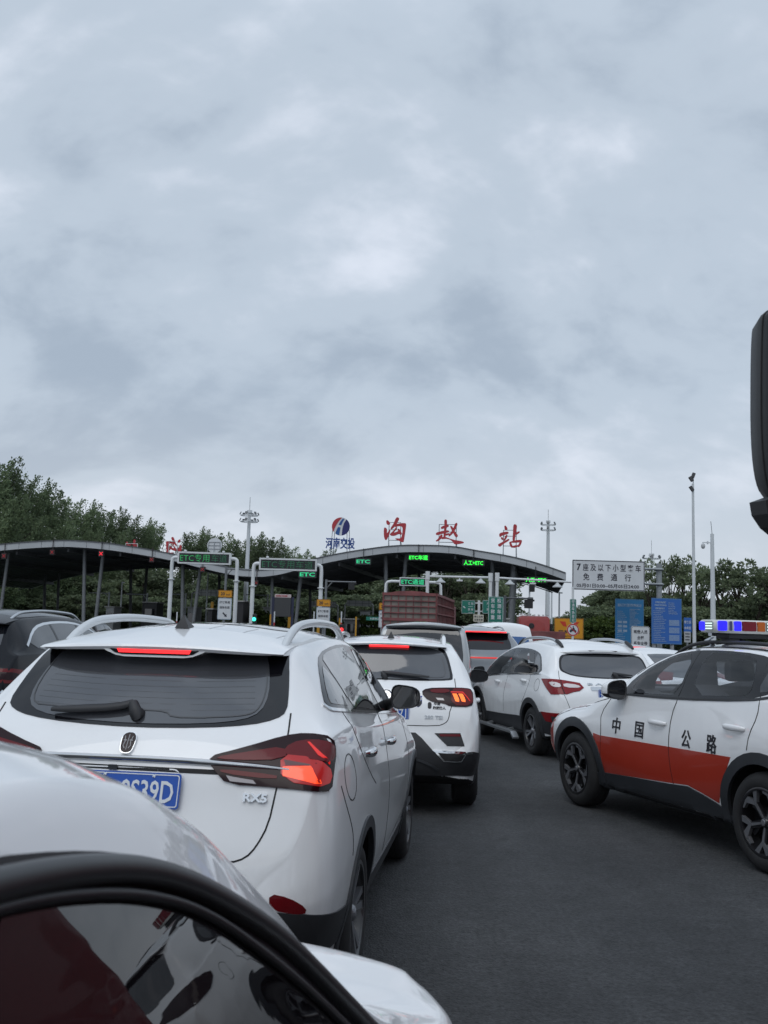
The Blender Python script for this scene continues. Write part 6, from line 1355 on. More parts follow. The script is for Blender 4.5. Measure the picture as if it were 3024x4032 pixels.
# ---------------------------------------------------------------- signs
GREEN = mat('sign_green', (.008, .16, .115), .45); SWHITE = mat('sign_board_white', (.60, .62, .64), .45, var=.03); SYEL = mat('sign_yellow', (.62, .27, .008), .45, var=.04); SBLUE = mat('board_blue', (.03, .20, .43), .45, var=.05, vscale=.5); SBLUE2 = mat('board_deep_blue', (.025, .125, .43), .45, var=.05, vscale=.5); INK = mat('sign_ink', (.02, .02, .035), .5)
def border(mb, w_, h_, t, r, Fm, mi=0, z=.012):
    a, b = rrect(w_, h_, r, 4), rrect(w_ - 2 * t, h_ - 2 * t, max(.01, r - t), 4); n = len(a)
    mb.add([Fm @ Vector((x, y, z)) for x, y in a] + [Fm @ Vector((x, y, z)) for x, y in b], [[i, (i + 1) % n, n + (i + 1) % n, n + i] for i in range(n)], mi)
def signboard(name, cx_, cy_, w_, h_, Y, board, lab, cat, posts=((0, .06),), yaw=0.0, rad=.06, edge=None, edge_t=.03, postm=GALV, group=None, back=None):
    k = Y / 3800; q = at(cx_, cy_, Y); root = empty(name, (q.x, Y, 0), yaw, lab, cat, group); W_, H_ = w_ * k, h_ * k
    Fm = frame((0, 0, q.z), (1, 0, 0), (0, 0, 1)); MBp = MB().prism(rrect(W_, H_, min(rad, H_ / 3), 4), Fm, -.03, 0); b = MBp.build('board', board, root)
    if edge: e = MB(); border(e, W_ - .03, H_ - .03, edge_t, rad, Fm, 0, .004); e.build('border', edge, b)
    for x, r in posts: MB().bar((x * W_, .06 + r, 0), (x * W_, .06 + r, q.z + H_ * .4), r, n=12).build('post', postm, root, 50)
    return root, b, Fm, W_, H_
def txt(b, Fm, s, x, y, size, m, width=None, bold=.015, sx=.9): MB().text(s, Fm @ Matrix.Translation((x, y, .003)), size, bold, width, .004, sx=sx).build('lettering', m, b)
def arrow(b, Fm, x, y, ln, ang, m, t=.2):
    P = [(-.5, -t / 2), (.1, -t / 2), (.1, -t * 1.25), (.5, 0), (.1, t * 1.25), (.1, t / 2), (-.5, t / 2)]; c_, s_ = math.cos(R(ang)), math.sin(R(ang))
    MB().prism([(x + ln * (u_ * c_ - v_ * s_), y + ln * (u_ * s_ + v_ * c_)) for u_, v_ in P], Fm, .003, .007).build('arrow', m, b)
# free-passage notice on a cantilever post
root, b, Fm, W_, H_ = signboard('notice_sign', 2396, 2266, 284, 118, 60, SWHITE, 'wide white notice with three rows of black characters on a thick grey post', 'notice sign', (), R(-1.5), .05, INK, .05)
txt(b, Fm, '7', -W_ * .41, H_ * .26, H_ * .30, INK, None, .03); txt(b, Fm, '座 及 以 下 小 型 客 车', W_ * .045, H_ * .255, H_ * .25, INK, W_ * .80); txt(b, Fm, '免    费    通    行', -W_ * .02, -H_ * .06, H_ * .25, INK, W_ * .66); txt(b, Fm, '05月01日0:00~05月05日24:00', -W_ * .01, -H_ * .355, H_ * .15, INK, W_ * .86, .02)
g_, zt_ = pole_at(2593, 2300, 60.5); px_ = g_.x - root.location.x; zt_ = at(2593, 2219, 60.5).z
MB().bar((px_, .5, 0), (px_, .5, zt_), .17, n=20).build('post', GALV, root, 50)
for dz in (.22, -.28): 
    z_ = at(2593, 2267, 60).z + dz * H_ * 1.0
    m_ = MB(); m_.tube([(-W_ * .45, .14, z_), (px_ + .1, .22, z_)], .075, n=10); m_.lathe([(.18, -.1), (.30, -.02), (.30, .02), (.18, .1)], Matrix.Translation((px_, .5, z_)), 18); m_.build('bracket', GALV, root, 50)
# ETC speed signs
def speed_sign(cx_, Y, cy0, cy1, w_, lab):
    k = Y / 3800; root, b, Fm, W_, H_ = signboard('speed_sign', cx_, (cy0 + cy1) / 2 + 16, w_, cy1 - cy0 - 30, Y, SWHITE, lab, 'speed sign', ((0, .06),), 0, .08, mat('sign_edge_blue', (.12, .25, .38), .5), .02, STEEL, 'ETC speed signs')
    txt(b, Fm, 'ETC专用', 0, H_ * .30, H_ * .13, INK, W_ * .74, .02); txt(b, Fm, '保持车距', 0, H_ * .06, H_ * .13, INK, W_ * .74); arrow(b, Fm, W_ * .04, -H_ * .28, W_ * .42, -45, INK, .24)
    top = at(cx_, cy0 + 14, Y).z; F2 = frame((0, 0, top), (1, 0, 0), (0, 0, 1)); hh = 28 * k
    y_ = MB().prism(rrect(W_, hh, .07, 4), F2, -.03, 0).build('speed_board', SYEL, root); e = MB(); border(e, W_ - .04, hh - .04, .02, .06, F2, 0, .004); e.build('border', INK, y_)
    txt(y_, F2, '20', -W_ * .18, 0, hh * .62, INK, W_ * .30, .03); txt(y_, F2, 'km/h', W_ * .22, -hh * .10, hh * .32, INK, W_ * .28)
speed_sign(884, 64, 2324, 2438, 54, 'white ETC speed sign with a yellow 20 plate, between the gantry posts')
speed_sign(1272, 64, 2360, 2470, 54, 'ETC speed sign with its left side behind the post of the second gantry')
speed_sign(1516, 62, 2374, 2470, 50, 'ETC speed sign mostly hidden behind the maroon lorry')
# green weighing-lane sign
root, b, Fm, W_, H_ = signboard('weighing_sign', 1952, 2415, 60, 131, 48, GREEN, 'tall green sign with two columns of white characters and an arrow', 'lane sign', ((0, .06),), 0, .05, SWHITE, .02, PIPE)
for i, ch in enumerate('货车称重'): txt(b, Fm, ch, -W_ * .20, H_ * (.38 - .165 * i), W_ * .30, SWHITE, None, .02)
for i, ch in enumerate('检测车道'): txt(b, Fm, ch, W_ * .22, H_ * (.385 - .165 * i), W_ * .30, SWHITE, None, .02)
arrow(b, Fm, 0, -H_ * .345, W_ * .48, 40, SWHITE, .30)
# green direction signs on a white post
q = at(1886, 2420, 56); root = empty('direction_sign', (q.x, 56, 0), 0, 'white post carrying two small green direction signs and a white plate', 'direction sign')
k = 56 / 3800; zt_ = at(1886, 2364, 56).z
MB().bar((0, .1, 0), (0, .1, zt_), .075, n=12).build('post', PIPE, root, 50)
for cx_, w_, t1, t2, dr in ((1844, 53, '洛 阳', '西 安', 135), (1920, 40, '开 封', '民 权', 0)):
    p = at(cx_, 2390, 56); Fm = frame((p.x - q.x, 0, p.z), (1, 0, 0), (0, 0, 1)); W_, H_ = w_ * k, 52 * k
    b = MB().prism(rrect(W_, H_, .04, 3), Fm, -.03, 0).build('board', GREEN, root); e = MB(); border(e, W_ - .02, H_ - .02, .015, .03, Fm, 0, .004); e.build('border', SWHITE, b)
    txt(b, Fm, t1, W_ * .17, H_ * .26, H_ * .20, SWHITE); txt(b, Fm, t2, W_ * .17, -H_ * .18, H_ * .20, SWHITE)
    for y_ in (.04, -.40): MB().box((0, 0, 0), (W_ * .34, .004, .02)).build('small_lettering', SWHITE, b).location = Fm @ Vector((W_ * .17, H_ * y_, .003))
    if dr: arrow(b, Fm, -W_ * .30, -H_ * .02, W_ * .22, dr, SWHITE, .3)
m_ = MB()
for y_ in (2374, 2406): m_.beam(at(1866, y_, 56) - Vector((q.x, 56 - .1, 0)), at(1906, y_ + 1, 56) - Vector((q.x, 56 - .1, 0)), .05, .07)
m_.build('bracket', PIPE, root)
p = at(1884, 2434, 56); Fm = frame((p.x - q.x, 0, p.z), (1, 0, 0), (0, 0, 1)); b = MB().prism(rrect(40 * k, 28 * k, .03, 3), Fm, -.03, 0).build('board', mat('cream_board', (.58, .57, .48), .5), root)
txt(b, Fm, '禁止占用', 0, 6 * k, 8 * k, INK, 33 * k); txt(b, Fm, '应急车道', 0, -6 * k, 8 * k, INK, 33 * k)
# blue information boards
def info(cx_, cy_, w_, h_, Y, m, yaw, lab, kind):
    root, b, Fm, W_, H_ = signboard('information_board', cx_, cy_, w_, h_, Y, m, lab, 'information board', ((-.38, .12), (.22, .12)), yaw, .01, mat('board_rim', (.10, .22, .36), .5), .03, mat('weathered_post', (.30, .31, .32), .7, var=.3, vscale=2))
    PALE = mat('board_print', (.34, .44, .56), .5); r = random.Random(kind)
    if kind == 1: txt(b, Fm, '高速公路车辆通行费收费标准公示', 0, H_ * .36, H_ * .075, PALE, W_ * .84, .02, .6)
    else:
        txt(b, Fm, '河南省交通运输厅', -W_ * .20, H_ * .41, H_ * .045, PALE, W_ * .36, .02); txt(b, Fm, '河南省发展和改革委员会', -W_ * .20, H_ * .345, H_ * .04, PALE, W_ * .40, .02); txt(b, Fm, '河南省财政厅', -W_ * .22, H_ * .275, H_ * .045, PALE, W_ * .32, .02)
    for c0, c1, y0, y1, dn in ([(-.44, -.04, .22, -.46, .7), (.0, .44, .27, -.20, 1.0)] if kind == 1 else [(-.44, .0, .22, -.44, .8), (.06, .44, .40, .16, .8)]):
        y = y0
        while y > y1:
            n_ = int((c1 - c0) * W_ / (.020 * H_) * r.uniform(.45, .98)); s = ''.join(r.choice('收费公路车辆通行标准元公里客货车轴型座吨里程路段免费') for _ in range(max(3, n_)))
            MB().text(s, Fm @ Matrix.Translation((c0 * W_, y * H_, .003)), H_ * .020, .01, None, .003, align='L').build('lettering', PALE, b); y -= .031 / dn
    if kind == 2:
        for i in range(3):
            g_ = MB(); yy = (.02 - .165 * i) * H_
            for a in range(6): g_.box(Fm @ Vector((W_ * .25, yy - .021 * a * H_, .004)), (W_ * .34, .006, H_ * .011))
            g_.build('map_panel', PALE, b)
    else:
        for i in range(3):
            g_ = MB()
            for a in range(2): g_.prism(rrect(W_ * .14, H_ * .05, .02, 2), Fm @ Matrix.Translation((-W_ * (.34 - .18 * a), -H_ * (.02 + .10 * i), 0)), .003, .006)
            g_.build('pictogram', PALE, b)
info(2479, 2446, 119, 172, 62, SBLUE, R(10), 'lighter blue information board with a wide heading, left of the deeper blue one', 1)
info(2625, 2446, 126, 178, 58, SBLUE2, R(10), 'deep blue information board with small white print and three map panels', 2)
root, b, Fm, W_, H_ = signboard('seat_belt_sign', 2522, 2510, 73, 87, 46, SWHITE, 'white seat belt sign with a black border and three lines, between the blue boards', 'notice sign', ((0.1, .07),), 0, .10, INK, .018)
txt(b, Fm, '驾乘人员', 0, H_ * .25, H_ * .17, INK, W_ * .74); txt(b, Fm, '全程', 0, -H_ * .01, H_ * .17, INK, W_ * .36); txt(b, Fm, '系安全带', 0, -H_ * .26, H_ * .17, INK, W_ * .74)
root, b, Fm, W_, H_ = signboard('blue_notice', 2708, 2461, 30, 57, 66, SBLUE2, 'small blue notice partly behind the tall white pole', 'notice sign', ((0, .06),), 0, .02)
txt(b, Fm, '服务区', 0, H_ * .2, H_ * .2, SWHITE, W_ * .9); txt(b, Fm, '停车区', 0, -H_ * .2, H_ * .2, SWHITE, W_ * .9)
root, b, Fm, W_, H_ = signboard('grey_notice', 2707, 2508, 25, 42, 64, mat('notice_grey', (.42, .44, .45), .5), 'small grey notice below the blue one beside the tall pole', 'notice sign', ((0, .05),), 0, .02)
for i in range(3): MB().box((0, 0, 0), (W_ * .7, .004, H_ * .1)).build('lettering', INK, b).location = Fm @ Vector((0, H_ * (.28 - .27 * i), .003))
# yellow sign, and the no-motorcycle sign before it
root, b, Fm, W_, H_ = signboard('yellow_sign', 2240, 2475, 114, 80, 54, SYEL, 'yellow sign with red flag shapes behind the no-motorcycle sign', 'notice sign', ((-.28, .06), (.25, .06)), 0, .03, INK, .02)
MB().prism([(-W_ * .32, H_ * .34), (-W_ * .12, H_ * .34), (-W_ * .08, H_ * .08), (-W_ * .20, H_ * .12)], Fm, .003, .008).build('red_flag', mat('flag_red', (.55, .04, .015), .5), b)
MB().prism([(W_ * .16, H_ * .32), (W_ * .36, H_ * .34), (W_ * .30, H_ * .22), (W_ * .18, H_ * .10)], Fm, .003, .008).build('red_flag', MATS['flag_red'], b)
txt(b, Fm, '联系我们', 0, -H_ * .16, H_ * .17, INK, W_ * .72); txt(b, Fm, 'service', 0, -H_ * .36, H_ * .10, INK, W_ * .36)
q = at(2256, 2480, 46); root = empty('no_motorcycle_sign', (q.x, 46, 0), 0, 'round no-motorcycle sign on a post under a narrow green plate', 'prohibition sign'); k = 46 / 3800
Fm = frame((0, 0, q.z), (1, 0, 0), (0, 0, 1)); r_ = 24 * k
b = MB().lathe([(0, -.02), (r_, -.02), (r_, 0), (0, 0)], Fm, 40).build('disc', SWHITE, root)
MB().lathe([(r_ * .80, .003), (r_ * .98, .003)], Fm, 40).build('red_ring', mat('ring_red', (.48, .02, .025), .45), b)
mb = MB(); mb.lathe([(.0, .004), (r_ * .20, .004)], Fm @ Matrix.Translation((-r_ * .36, -r_ * .22, 0)), 16); mb.lathe([(.0, .005), (r_ * .20, .005)], Fm @ Matrix.Translation((r_ * .36, -r_ * .22, 0)), 16)
mb.prism([(r_ * x, r_ * y) for x, y in [(-.5, .02), (-.2, .12), (0, .1), (.25, .14), (.4, -.1), (.1, -.25), (-.25, -.2)]], Fm, .0045, .0055); mb.prism([(r_ * x, r_ * y) for x, y in [(-.12, .1), (.02, .42), (.16, .36), (.34, .12), (.2, .08)]], Fm, .005, .006); mb.lathe([(0, .006), (r_ * .10, .006)], Fm @ Matrix.Translation((r_ * .04, r_ * .5, 0)), 14)
mb.build('motorcycle_symbol', INK, b)
MB().beam(Fm @ Vector((-r_ * .6, r_ * .6, .008)), Fm @ Vector((r_ * .6, -r_ * .6, .008)), r_ * .12, .003, up=(0, -1, 0)).build('red_bar', MATS['ring_red'], b)
p = at(2254, 2405, 46); F2 = frame((0, -.01, p.z), (1, 0, 0), (0, 0, 1)); b2 = MB().prism(rrect(25 * k, 92 * k, .05, 3), F2, -.03, 0).build('green_plate', GREEN, root); e = MB(); border(e, 23 * k, 90 * k, .012, .04, F2, 0, .004); e.build('border', SWHITE, b2)
for i, ch in enumerate('绿通现场登记'): txt(b2, F2, ch, 0, (37 - 14.6 * i) * k, 13 * k, SWHITE)
MB().bar((0, .06, 0), (0, .06, at(2254, 2310, 46).z), .055, n=12).build('post', PIPE, root, 50)
root, b, Fm, W_, H_ = signboard('green_lane_sign', 1475, 2436, 66, 14, 78, GREEN, 'small flat green sign left of the maroon lorry', 'lane sign', ((.4, .05),), 0, .02)
txt(b, Fm, '七座及以下', .1, 0, H_ * .62, SWHITE, W_ * .72)

# ---------------------------------------------------------------- poles and masts
MASTM = mat('mast_paint', (.60, .63, .65), .45, var=.04)
def mast(px, ytop, Y, r, lab, tiers=2, rows=6, hd=.78):
    g_, _ = pole_at(px, (ytop + 2440) / 2, Y); z = at(px, ytop, Y).z; root = empty('light_mast', g_, 0, lab, 'light mast', 'tall floodlight masts')
    MB().bar((0, 0, 0), (0, 0, z), r, r * .55, n=14).build('pole', MASTM, root, 50)
    MB().bar((0, 0, z), (0, 0, z + 2.2 * hd), .03, n=6).build('lightning_rod', STEEL, root)
    m_ = MB(); m_.lathe([(0, .1), (.4 * hd, .1), (.45 * hd, -.3 * hd), (0, -.3 * hd)], Matrix.Translation((0, 0, z)), 16); m_.build('mast_head', MASTM, root, 40)
    for t in range(tiers):
        zz_ = z - (.7 + 1.0 * t) * hd; m_ = MB(); R0 = 1.35 * hd
        n_ = 24; P = [(R0 * math.cos(2 * math.pi * i / n_), R0 * math.sin(2 * math.pi * i / n_), zz_) for i in range(n_ + 1)]; m_.tube(P, .06 * hd, n=6)
        for i in range(4): m_.bar((0, 0, zz_), (R0 * math.cos(i * math.pi / 2), R0 * math.sin(i * math.pi / 2), zz_), .04 * hd, n=6)
        m_.build('lamp_ring', MASTM, root)
        for i in range(rows):
            a = 2 * math.pi * (i + .3) / rows; c_ = Vector((R0 * 1.05 * math.cos(a), R0 * 1.05 * math.sin(a), zz_ + .30 * hd))
            MB().box(c_, (.42 * hd, .12 * hd, .46 * hd), rot=(Matrix.Rotation(a + math.pi / 2, 3, 'Z') @ Matrix.Rotation(R(-25), 3, 'X')), bev=.03).build('floodlight', mat('floodlight_grey', (.10, .11, .12), .4), root)
mast(973, 2012, 118, .34, 'tall floodlight mast rising behind the left LED gantry'); mast(2157, 2052, 140, .38, 'tall floodlight mast standing beside the right end of the canopy'); mast(2566, 2182, 190, .4, 'floodlight mast just showing over the tree behind the notice', 1, 6, 1.25)
g_, _ = pole_at(2731, 2200, 52); z = at(2729, 1905, 52).z; root = empty('light_pole', g_, 0, 'slender tall white pole with dark lamps at its top', 'light pole')
MB().bar((0, 0, 0), (0, 0, z), .10, .065, n=14).build('pole', MASTM, root, 50)
for dx_, dz_, ry in ((-.12, .25, -35), (.0, .45, 20), (-.10, -.28, -35)): MB().box((dx_, -.08, z + dz_), (.17, .14, .30), rot=Matrix.Rotation(R(ry), 3, 'Y'), bev=.03).build('lamp_head', mat('dark_lamp', (.06, .06, .065), .5), root)
MB().bar((.02, 0, z - .1), (.02, 0, z + .55), .03, n=8).build('lamp_stem', MASTM, root)
g_, _ = pole_at(2806, 2280, 42); z = at(2801, 2102, 42).z; root = empty('camera_pole', g_, 0, 'thick white pole with a dome camera on a side arm', 'camera pole')
MB().bar((0, 0, 0), (0, 0, z), .13, .075, n=18).build('pole', MASTM, root, 50); MB().bar((0, 0, z), (-.05, 0, z + .55), .012, n=6).build('lightning_rod', STEEL, root)
m_ = MB(); zc_ = at(2790, 2137, 42).z; m_.bar((0, 0, zc_), (-.42, 0, zc_ + .01), .022, n=8); m_.bar((-.40, 0, zc_ + .01), (-.40, 0, zc_ - .08), .03, n=8); m_.box((-.2, 0, zc_), (.05, .08, .13)); m_.build('camera_arm', MASTM, root)
MB().lathe([(0, .02), (.07, .0), (.09, -.06), (.09, -.12), (.075, -.16), (.05, -.20), (0, -.215)], Matrix.Translation((-.40, 0, zc_ - .06)), 20).build('dome_camera', mat('camera_white', (.5, .52, .53), .3), root, 50)
for px, y0, Y, r, lab in ((2172, 2320, 120, .14, 'thin white pole right of the mast at the canopy end'), (2202, 2330, 90, .10, 'thinner grey pole nearer the yellow sign'), (477, 2290, 100, .10, 'thin pale pole standing among the left columns'), (815, 2252, 100, .10, 'thin pale camera pole behind the leftmost speed sign')):
    g_, _ = pole_at(px, (y0 + 2440) / 2, Y); z = at(px, y0, Y).z; root = empty('thin_pole', g_, 0, lab, 'pole', 'thin poles around the toll lanes'); MB().bar((0, 0, 0), (0, 0, z), r, r * .7, n=10).build('pole', MASTM, root, 50); MB().box((.12, 0, z - .1), (.34, .2, .12)).build('camera', MASTM, root)
g_, _ = pole_at(2084, 2400, 66); root = empty('thin_pole', g_, 0, 'pale post with two dark signal heads right of the thick column', 'pole'); z = at(2084, 2300, 66).z
MB().bar((0, 0, 0), (0, 0, z), .06, n=10).build('pole', MASTM, root, 50)
for x_, py in ((.15, 2316), (.05, 2362)): MB().box((x_, -.1, at(2090, py, 66).z), (.36, .3, .5 if py < 2340 else .34), bev=.04).build('signal_head', BLK, root)
# far pylon
g_ = at(2315, 2440, 700); root = empty('power_pylon', (g_.x, 700, 0), 0, 'faint lattice power pylon far off right of the yellow sign', 'pylon'); m_ = MB(); z = at(2315, 2407, 700).z
for sx_ in (-1, 1):
    for sy_ in (-1, 1): m_.beam((sx_ * 3.2, sy_ * 3.2, 0), (sx_ * .8, sy_ * .8, z), .35, .35)
for i in range(7):
    a = i / 7; b_ = (i + 1) / 7; wa, wb = 3.2 - 2.4 * a, 3.2 - 2.4 * b_; m_.beam((-wa, -wa, z * a), (wb, -wb, z * b_), .25, .25); m_.beam((wa, -wa, z * a), (-wb, -wb, z * b_), .25, .25)
for f_ in (.97, .80, .64): m_.beam((-5, 0, z * f_), (5, 0, z * f_), .4, .5)
m_.build('lattice', mat('pylon_grey', (.30, .32, .34), .6), root)

# ---------------------------------------------------------------- lorries at the gates
LM = mat('lorry_maroon', (.19, .060, .060), .6, var=.3, vscale=2.5); LG = mat('lorry_panel_grey', (.20, .18, .16), .75, var=.3, vscale=1.5)
p0 = at(1505, 2480, 45.0); p1 = at(1716, 2480, 44.2); ln = 9.5; hx_, hy_ = math.sin(R(13)), math.cos(R(13))
Wt = 2.46; root = empty('stake_lorry', (0, 0, 0), 0, 'maroon high-sided stake lorry waiting at the toll lane', 'lorry'); cxp = at(1611, 2480, 45)
root.location = (cxp.x, 45, 0); root.rotation_euler = (0, 0, R(-9))
zt_ = at(1611, 2340, 45).z; zb_ = 1.15
def stake_panel(name, w_, F_, nx, hs, thick):
    s = MB(); s.prism(rrect(w_, zt_ - zb_, .01, 1), F_, -.03, 0); o = s.build(name, LG, root); g2 = MB(); h_ = zt_ - zb_
    for i in range(nx + 1): x = -w_ / 2 + w_ * i / nx; g2.beam(F_ @ Vector((x, -h_ / 2, .025)), F_ @ Vector((x, h_ / 2, .025)), .035, .06, up=F_.col[2][:3])
    for f_, t in hs: y = -h_ / 2 + h_ * f_; g2.beam(F_ @ Vector((-w_ / 2, y, .035)), F_ @ Vector((w_ / 2, y, .035)), t, .08, up=F_.col[2][:3])
    g2.build('stakes', LM, o)
stake_panel('tailgate', Wt, frame((0, 0, (zt_ + zb_) / 2), (1, 0, 0), (0, 0, 1)), 7, [(0, .16), (.17, .05), (.34, .07), (.46, .13), (.60, .05), (.74, .05), (.86, .05), (1, .13)], .03)
stake_panel('side_panel', ln, frame((Wt / 2, ln / 2, (zt_ + zb_) / 2), (0, 1, 0), (0, 0, 1)), 13, [(0, .14), (.2, .06), (.4, .06), (.6, .06), (.8, .06), (1, .12)], .03)
stake_panel('side_panel', ln, frame((-Wt / 2, ln / 2, (zt_ + zb_) / 2), (0, -1, 0), (0, 0, 1)), 13, [(0, .14), (.2, .06), (.4, .06), (.6, .06), (.8, .06), (1, .12)], .03)
stake_panel('front_panel', Wt, frame((0, ln, (zt_ + zb_) / 2), (-1, 0, 0), (0, 0, 1)), 7, [(0, .16), (1, .13)], .03)
m_ = MB(); P = [(-Wt / 2, zt_), (-.6, zt_ + .13), (0, zt_ + .16), (.6, zt_ + .13), (Wt / 2, zt_)]
m_.prism(P, frame((0, -.01, 0), (1, 0, 0), (0, 0, 1)), -.03, .03); m_.build('tailgate_crest', LM, root)
MB().box((0, ln / 2, zb_ - .1), (Wt, ln, .2)).build('deck', LM, root); MB().box((0, ln / 2, .75), (.9, ln, .4)).build('chassis', BLK, root)
m_ = MB(); m_.box((0, ln + 1.6, 1.9), (2.35, 2.2, 2.4), bev=.1); m_.build('cab', LM, root)
for y in (1.2, 2.5, ln + 1.4):
    for s_ in (-1, 1): MB().lathe([(0, 0), (.28, -.02), (.3, 0), (.48, 0), (.52, -.05), (.52, -.5), (.0, -.5)], Matrix.Translation((s_ * 1.2, y, .52)) @ Matrix.Rotation(s_ * math.pi / 2, 4, 'Y'), 30).build('wheel', RUBBER, root, 40)
# red tractor unit
TR = mat('tractor_red', (.30, .030, .026), .4, coat=.6, var=.08, vscale=1.5); q = at(2104, 2470, 52); root = empty('red_tractor', (q.x, 52, 0), R(-4), 'red tractor unit seen from behind, beside the yellow sign', 'lorry'); k = 52 / 3800
zt_ = at(2104, 2424, 52).z
m_ = MB(); W_ = 122 * k; m_.box((0, 1.0, (zt_ + 1.0) / 2), (W_, 2.0, zt_ - 1.0 - .12), bev=.14); m_.box((0, .9, zt_ - .18), (W_ * .92, 1.7, .34), bev=.12); m_.build('cab', TR, root, 35)
MB().prism(chaikin([(-W_ * .30, .55), (W_ * .30, .55), (W_ * .34, -.05), (W_ * .22, -.22), (-W_ * .22, -.22), (-W_ * .34, -.05)], 1), frame((0, .01, zt_ - .80), (1, 0, 0), (0, 0, 1)), -.02, .05).build('rear_moulding', TR, root)
MB().lathe([(.0, .07), (.13, .07), (.15, .02)], frame((-.15, -.04, zt_ - .55), (1, 0, 0), (0, 0, 1)), 20).build('rear_vent', BLK, root, 50)
MB().prism(rrect(W_ * .42, .42, .05, 3), frame((.05, -.02, zt_ - 1.45), (1, 0, 0), (0, 0, 1)), 0, .03).build('rear_window', GLASS, root)
m_ = MB(); m_.box((W_ * .5 + .10, .9, zt_ - 1.2), (.18, .9, 1.6), bev=.06); m_.build('side_deflector', BLK, root)
m_ = MB(); m_.box((0, -.9, 1.05), (2.2, 1.6, .12)); m_.box((0, -1.8, .95), (2.3, 3.5, .1), bev=.02); m_.box((0, -1.8, 1.4), (2.45, 3.4, .8), bev=.02); m_.build('low_bed', LM, root)
for i in range(7): MB().box((-W_ * .42 + W_ * .84 * i / 6, .05, zt_ + .03), (.10, .08, .06)).build('marker_lamp', CLEARLENS, root)
for y in (-2.6, -1.3, 1.4):
    for s_ in (-1, 1): MB().lathe([(0, 0), (.28, -.02), (.3, 0), (.48, 0), (.52, -.05), (.52, -.5), (.0, -.5)], Matrix.Translation((s_ * 1.2, y, .52)) @ Matrix.Rotation(s_ * math.pi / 2, 4, 'Y'), 24).build('wheel', RUBBER, root, 40)

# ---------------------------------------------------------------- small fittings between the lanes
BOOTH = mat('booth_panel', (.26, .27, .27), .6, var=.1)
def booth(px, py, w_, h_, Y, m, lab, cat='toll booth', win=True, grp='toll booths under the canopy'):
    k = Y / 3800; q = at(px, py + h_ / 2, Y); root = empty('toll_booth', (q.x, Y, 0), -HEAD, lab, cat, grp); zt_ = at(px, py, Y).z; W_ = w_ * k
    m_ = MB(); m_.box((0, .9, zt_ / 2), (W_, 1.8, zt_), bev=.05); m_.build('cabin', m, root); MB().box((0, .9, zt_ + .06), (W_ + .25, 2.1, .12), bev=.03).build('roof', KERB, root)
    if win: MB().prism(rrect(W_ * .72, zt_ * .35, .04, 2), frame((0, -.005, zt_ * .66), (1, 0, 0), (0, 0, 1)), -.01, .01).build('window', GLASS, root)
booth(432, 2392, 33, 40, 96, BOOTH, 'grey booth behind the leaning left column'); booth(590, 2374, 56, 60, 98, BLK, 'dark booth in the second lane from the left'); booth(754, 2394, 34, 46, 98, BOOTH, 'grey booth behind the left gantry post'); booth(1050, 2394, 30, 46, 98, BOOTH, 'pale booth left of the dark display board'); booth(1378, 2440, 48, 50, 90, mat('booth_dark', (.07, .07, .075), .5), 'dark booth with a window left of the maroon lorry'); booth(1432, 2408, 30, 50, 104, LETW, 'white booth behind the small green sign'); booth(945, 2370, 26, 62, 88, BLK, 'narrow black cabinet right of the left gantry post', 'cabinet', False); booth(826, 2400, 20, 26, 90, BLK, 'small black cabinet behind the leftmost speed sign', 'cabinet', False); booth(1990, 2440, 22, 30, 76, BOOTH, 'grey cabinet with a fan at the foot of the thick column', 'cabinet', True)
# dark display board with its banner
q = at(1113, 2390, 80); root = empty('display_board', (q.x, 80, 0), 0, 'big dark display board with a pale banner on top, on blue posts', 'display board'); k = 80 / 3800; zc_ = at(1113, 2388, 80).z
MB().box((0, 0, zc_), (64 * k, .3, 80 * k), bev=.03).build('screen', mat('dead_screen', (.045, .047, .05), .45), root)
b = MB().box((0, -.02, at(1113, 2347, 80).z), (64 * k, .3, 13 * k), bev=.02).build('banner', mat('banner_pale', (.50, .42, .42), .5), root)
MB().text('欢迎乘坐 平安回家', frame((-.1, -.18, at(1113, 2347, 80).z), (1, 0, 0), (0, 0, 1)), .15, .02, 46 * k, .004).build('lettering', SIGNRED, b)
for s_ in (-1, 1): MB().box((s_ * 38 * k, .1, zc_ * .62), (10 * k, .2, zc_ * 1.24)).build('post', mat('post_navy', (.02, .025, .06), .5), root)
for px, py, h_, Y in ((1068, 2430, 22, 82), (1140, 2432, 22, 82), (836, 2385, 30, 92), (1254, 2462, 14, 66), (1340, 2444, 20, 88), (1402, 2446, 34, 86), (2013, 2466, 8, 70)):
    k = Y / 3800; q = at(px, py, Y); o = MB().box((0, 0, q.z / 2 + h_ * k / 4), ((6 if px == 1402 else 11) * k, .3, q.z + h_ * k / 2), bev=.02).build('yellow_bollard', YEL); o.location = (q.x, Y, 0); tag(o, 'yellow guard post or box standing at the end of a toll lane', 'guard post', 'yellow guard posts at the lanes')
for px, Y in ((1080, 70), (1236, 70), (1344, 72), (696, 80)):
    q = at(px, 2440, Y); z_ = at(px, 2424, Y).z; root = empty('delineator', (q.x, Y, 0), 0, 'thin white flexible marker post beside a toll lane', 'marker post', 'thin marker posts'); MB().bar((0, 0, 0), (0, 0, z_ + .3), .05, n=10).build('post', LETW, root, 50); MB().bar((0, 0, z_ * .7), (0, 0, z_ * .8), .052, n=10).build('band', SIGNRED, root, 50)
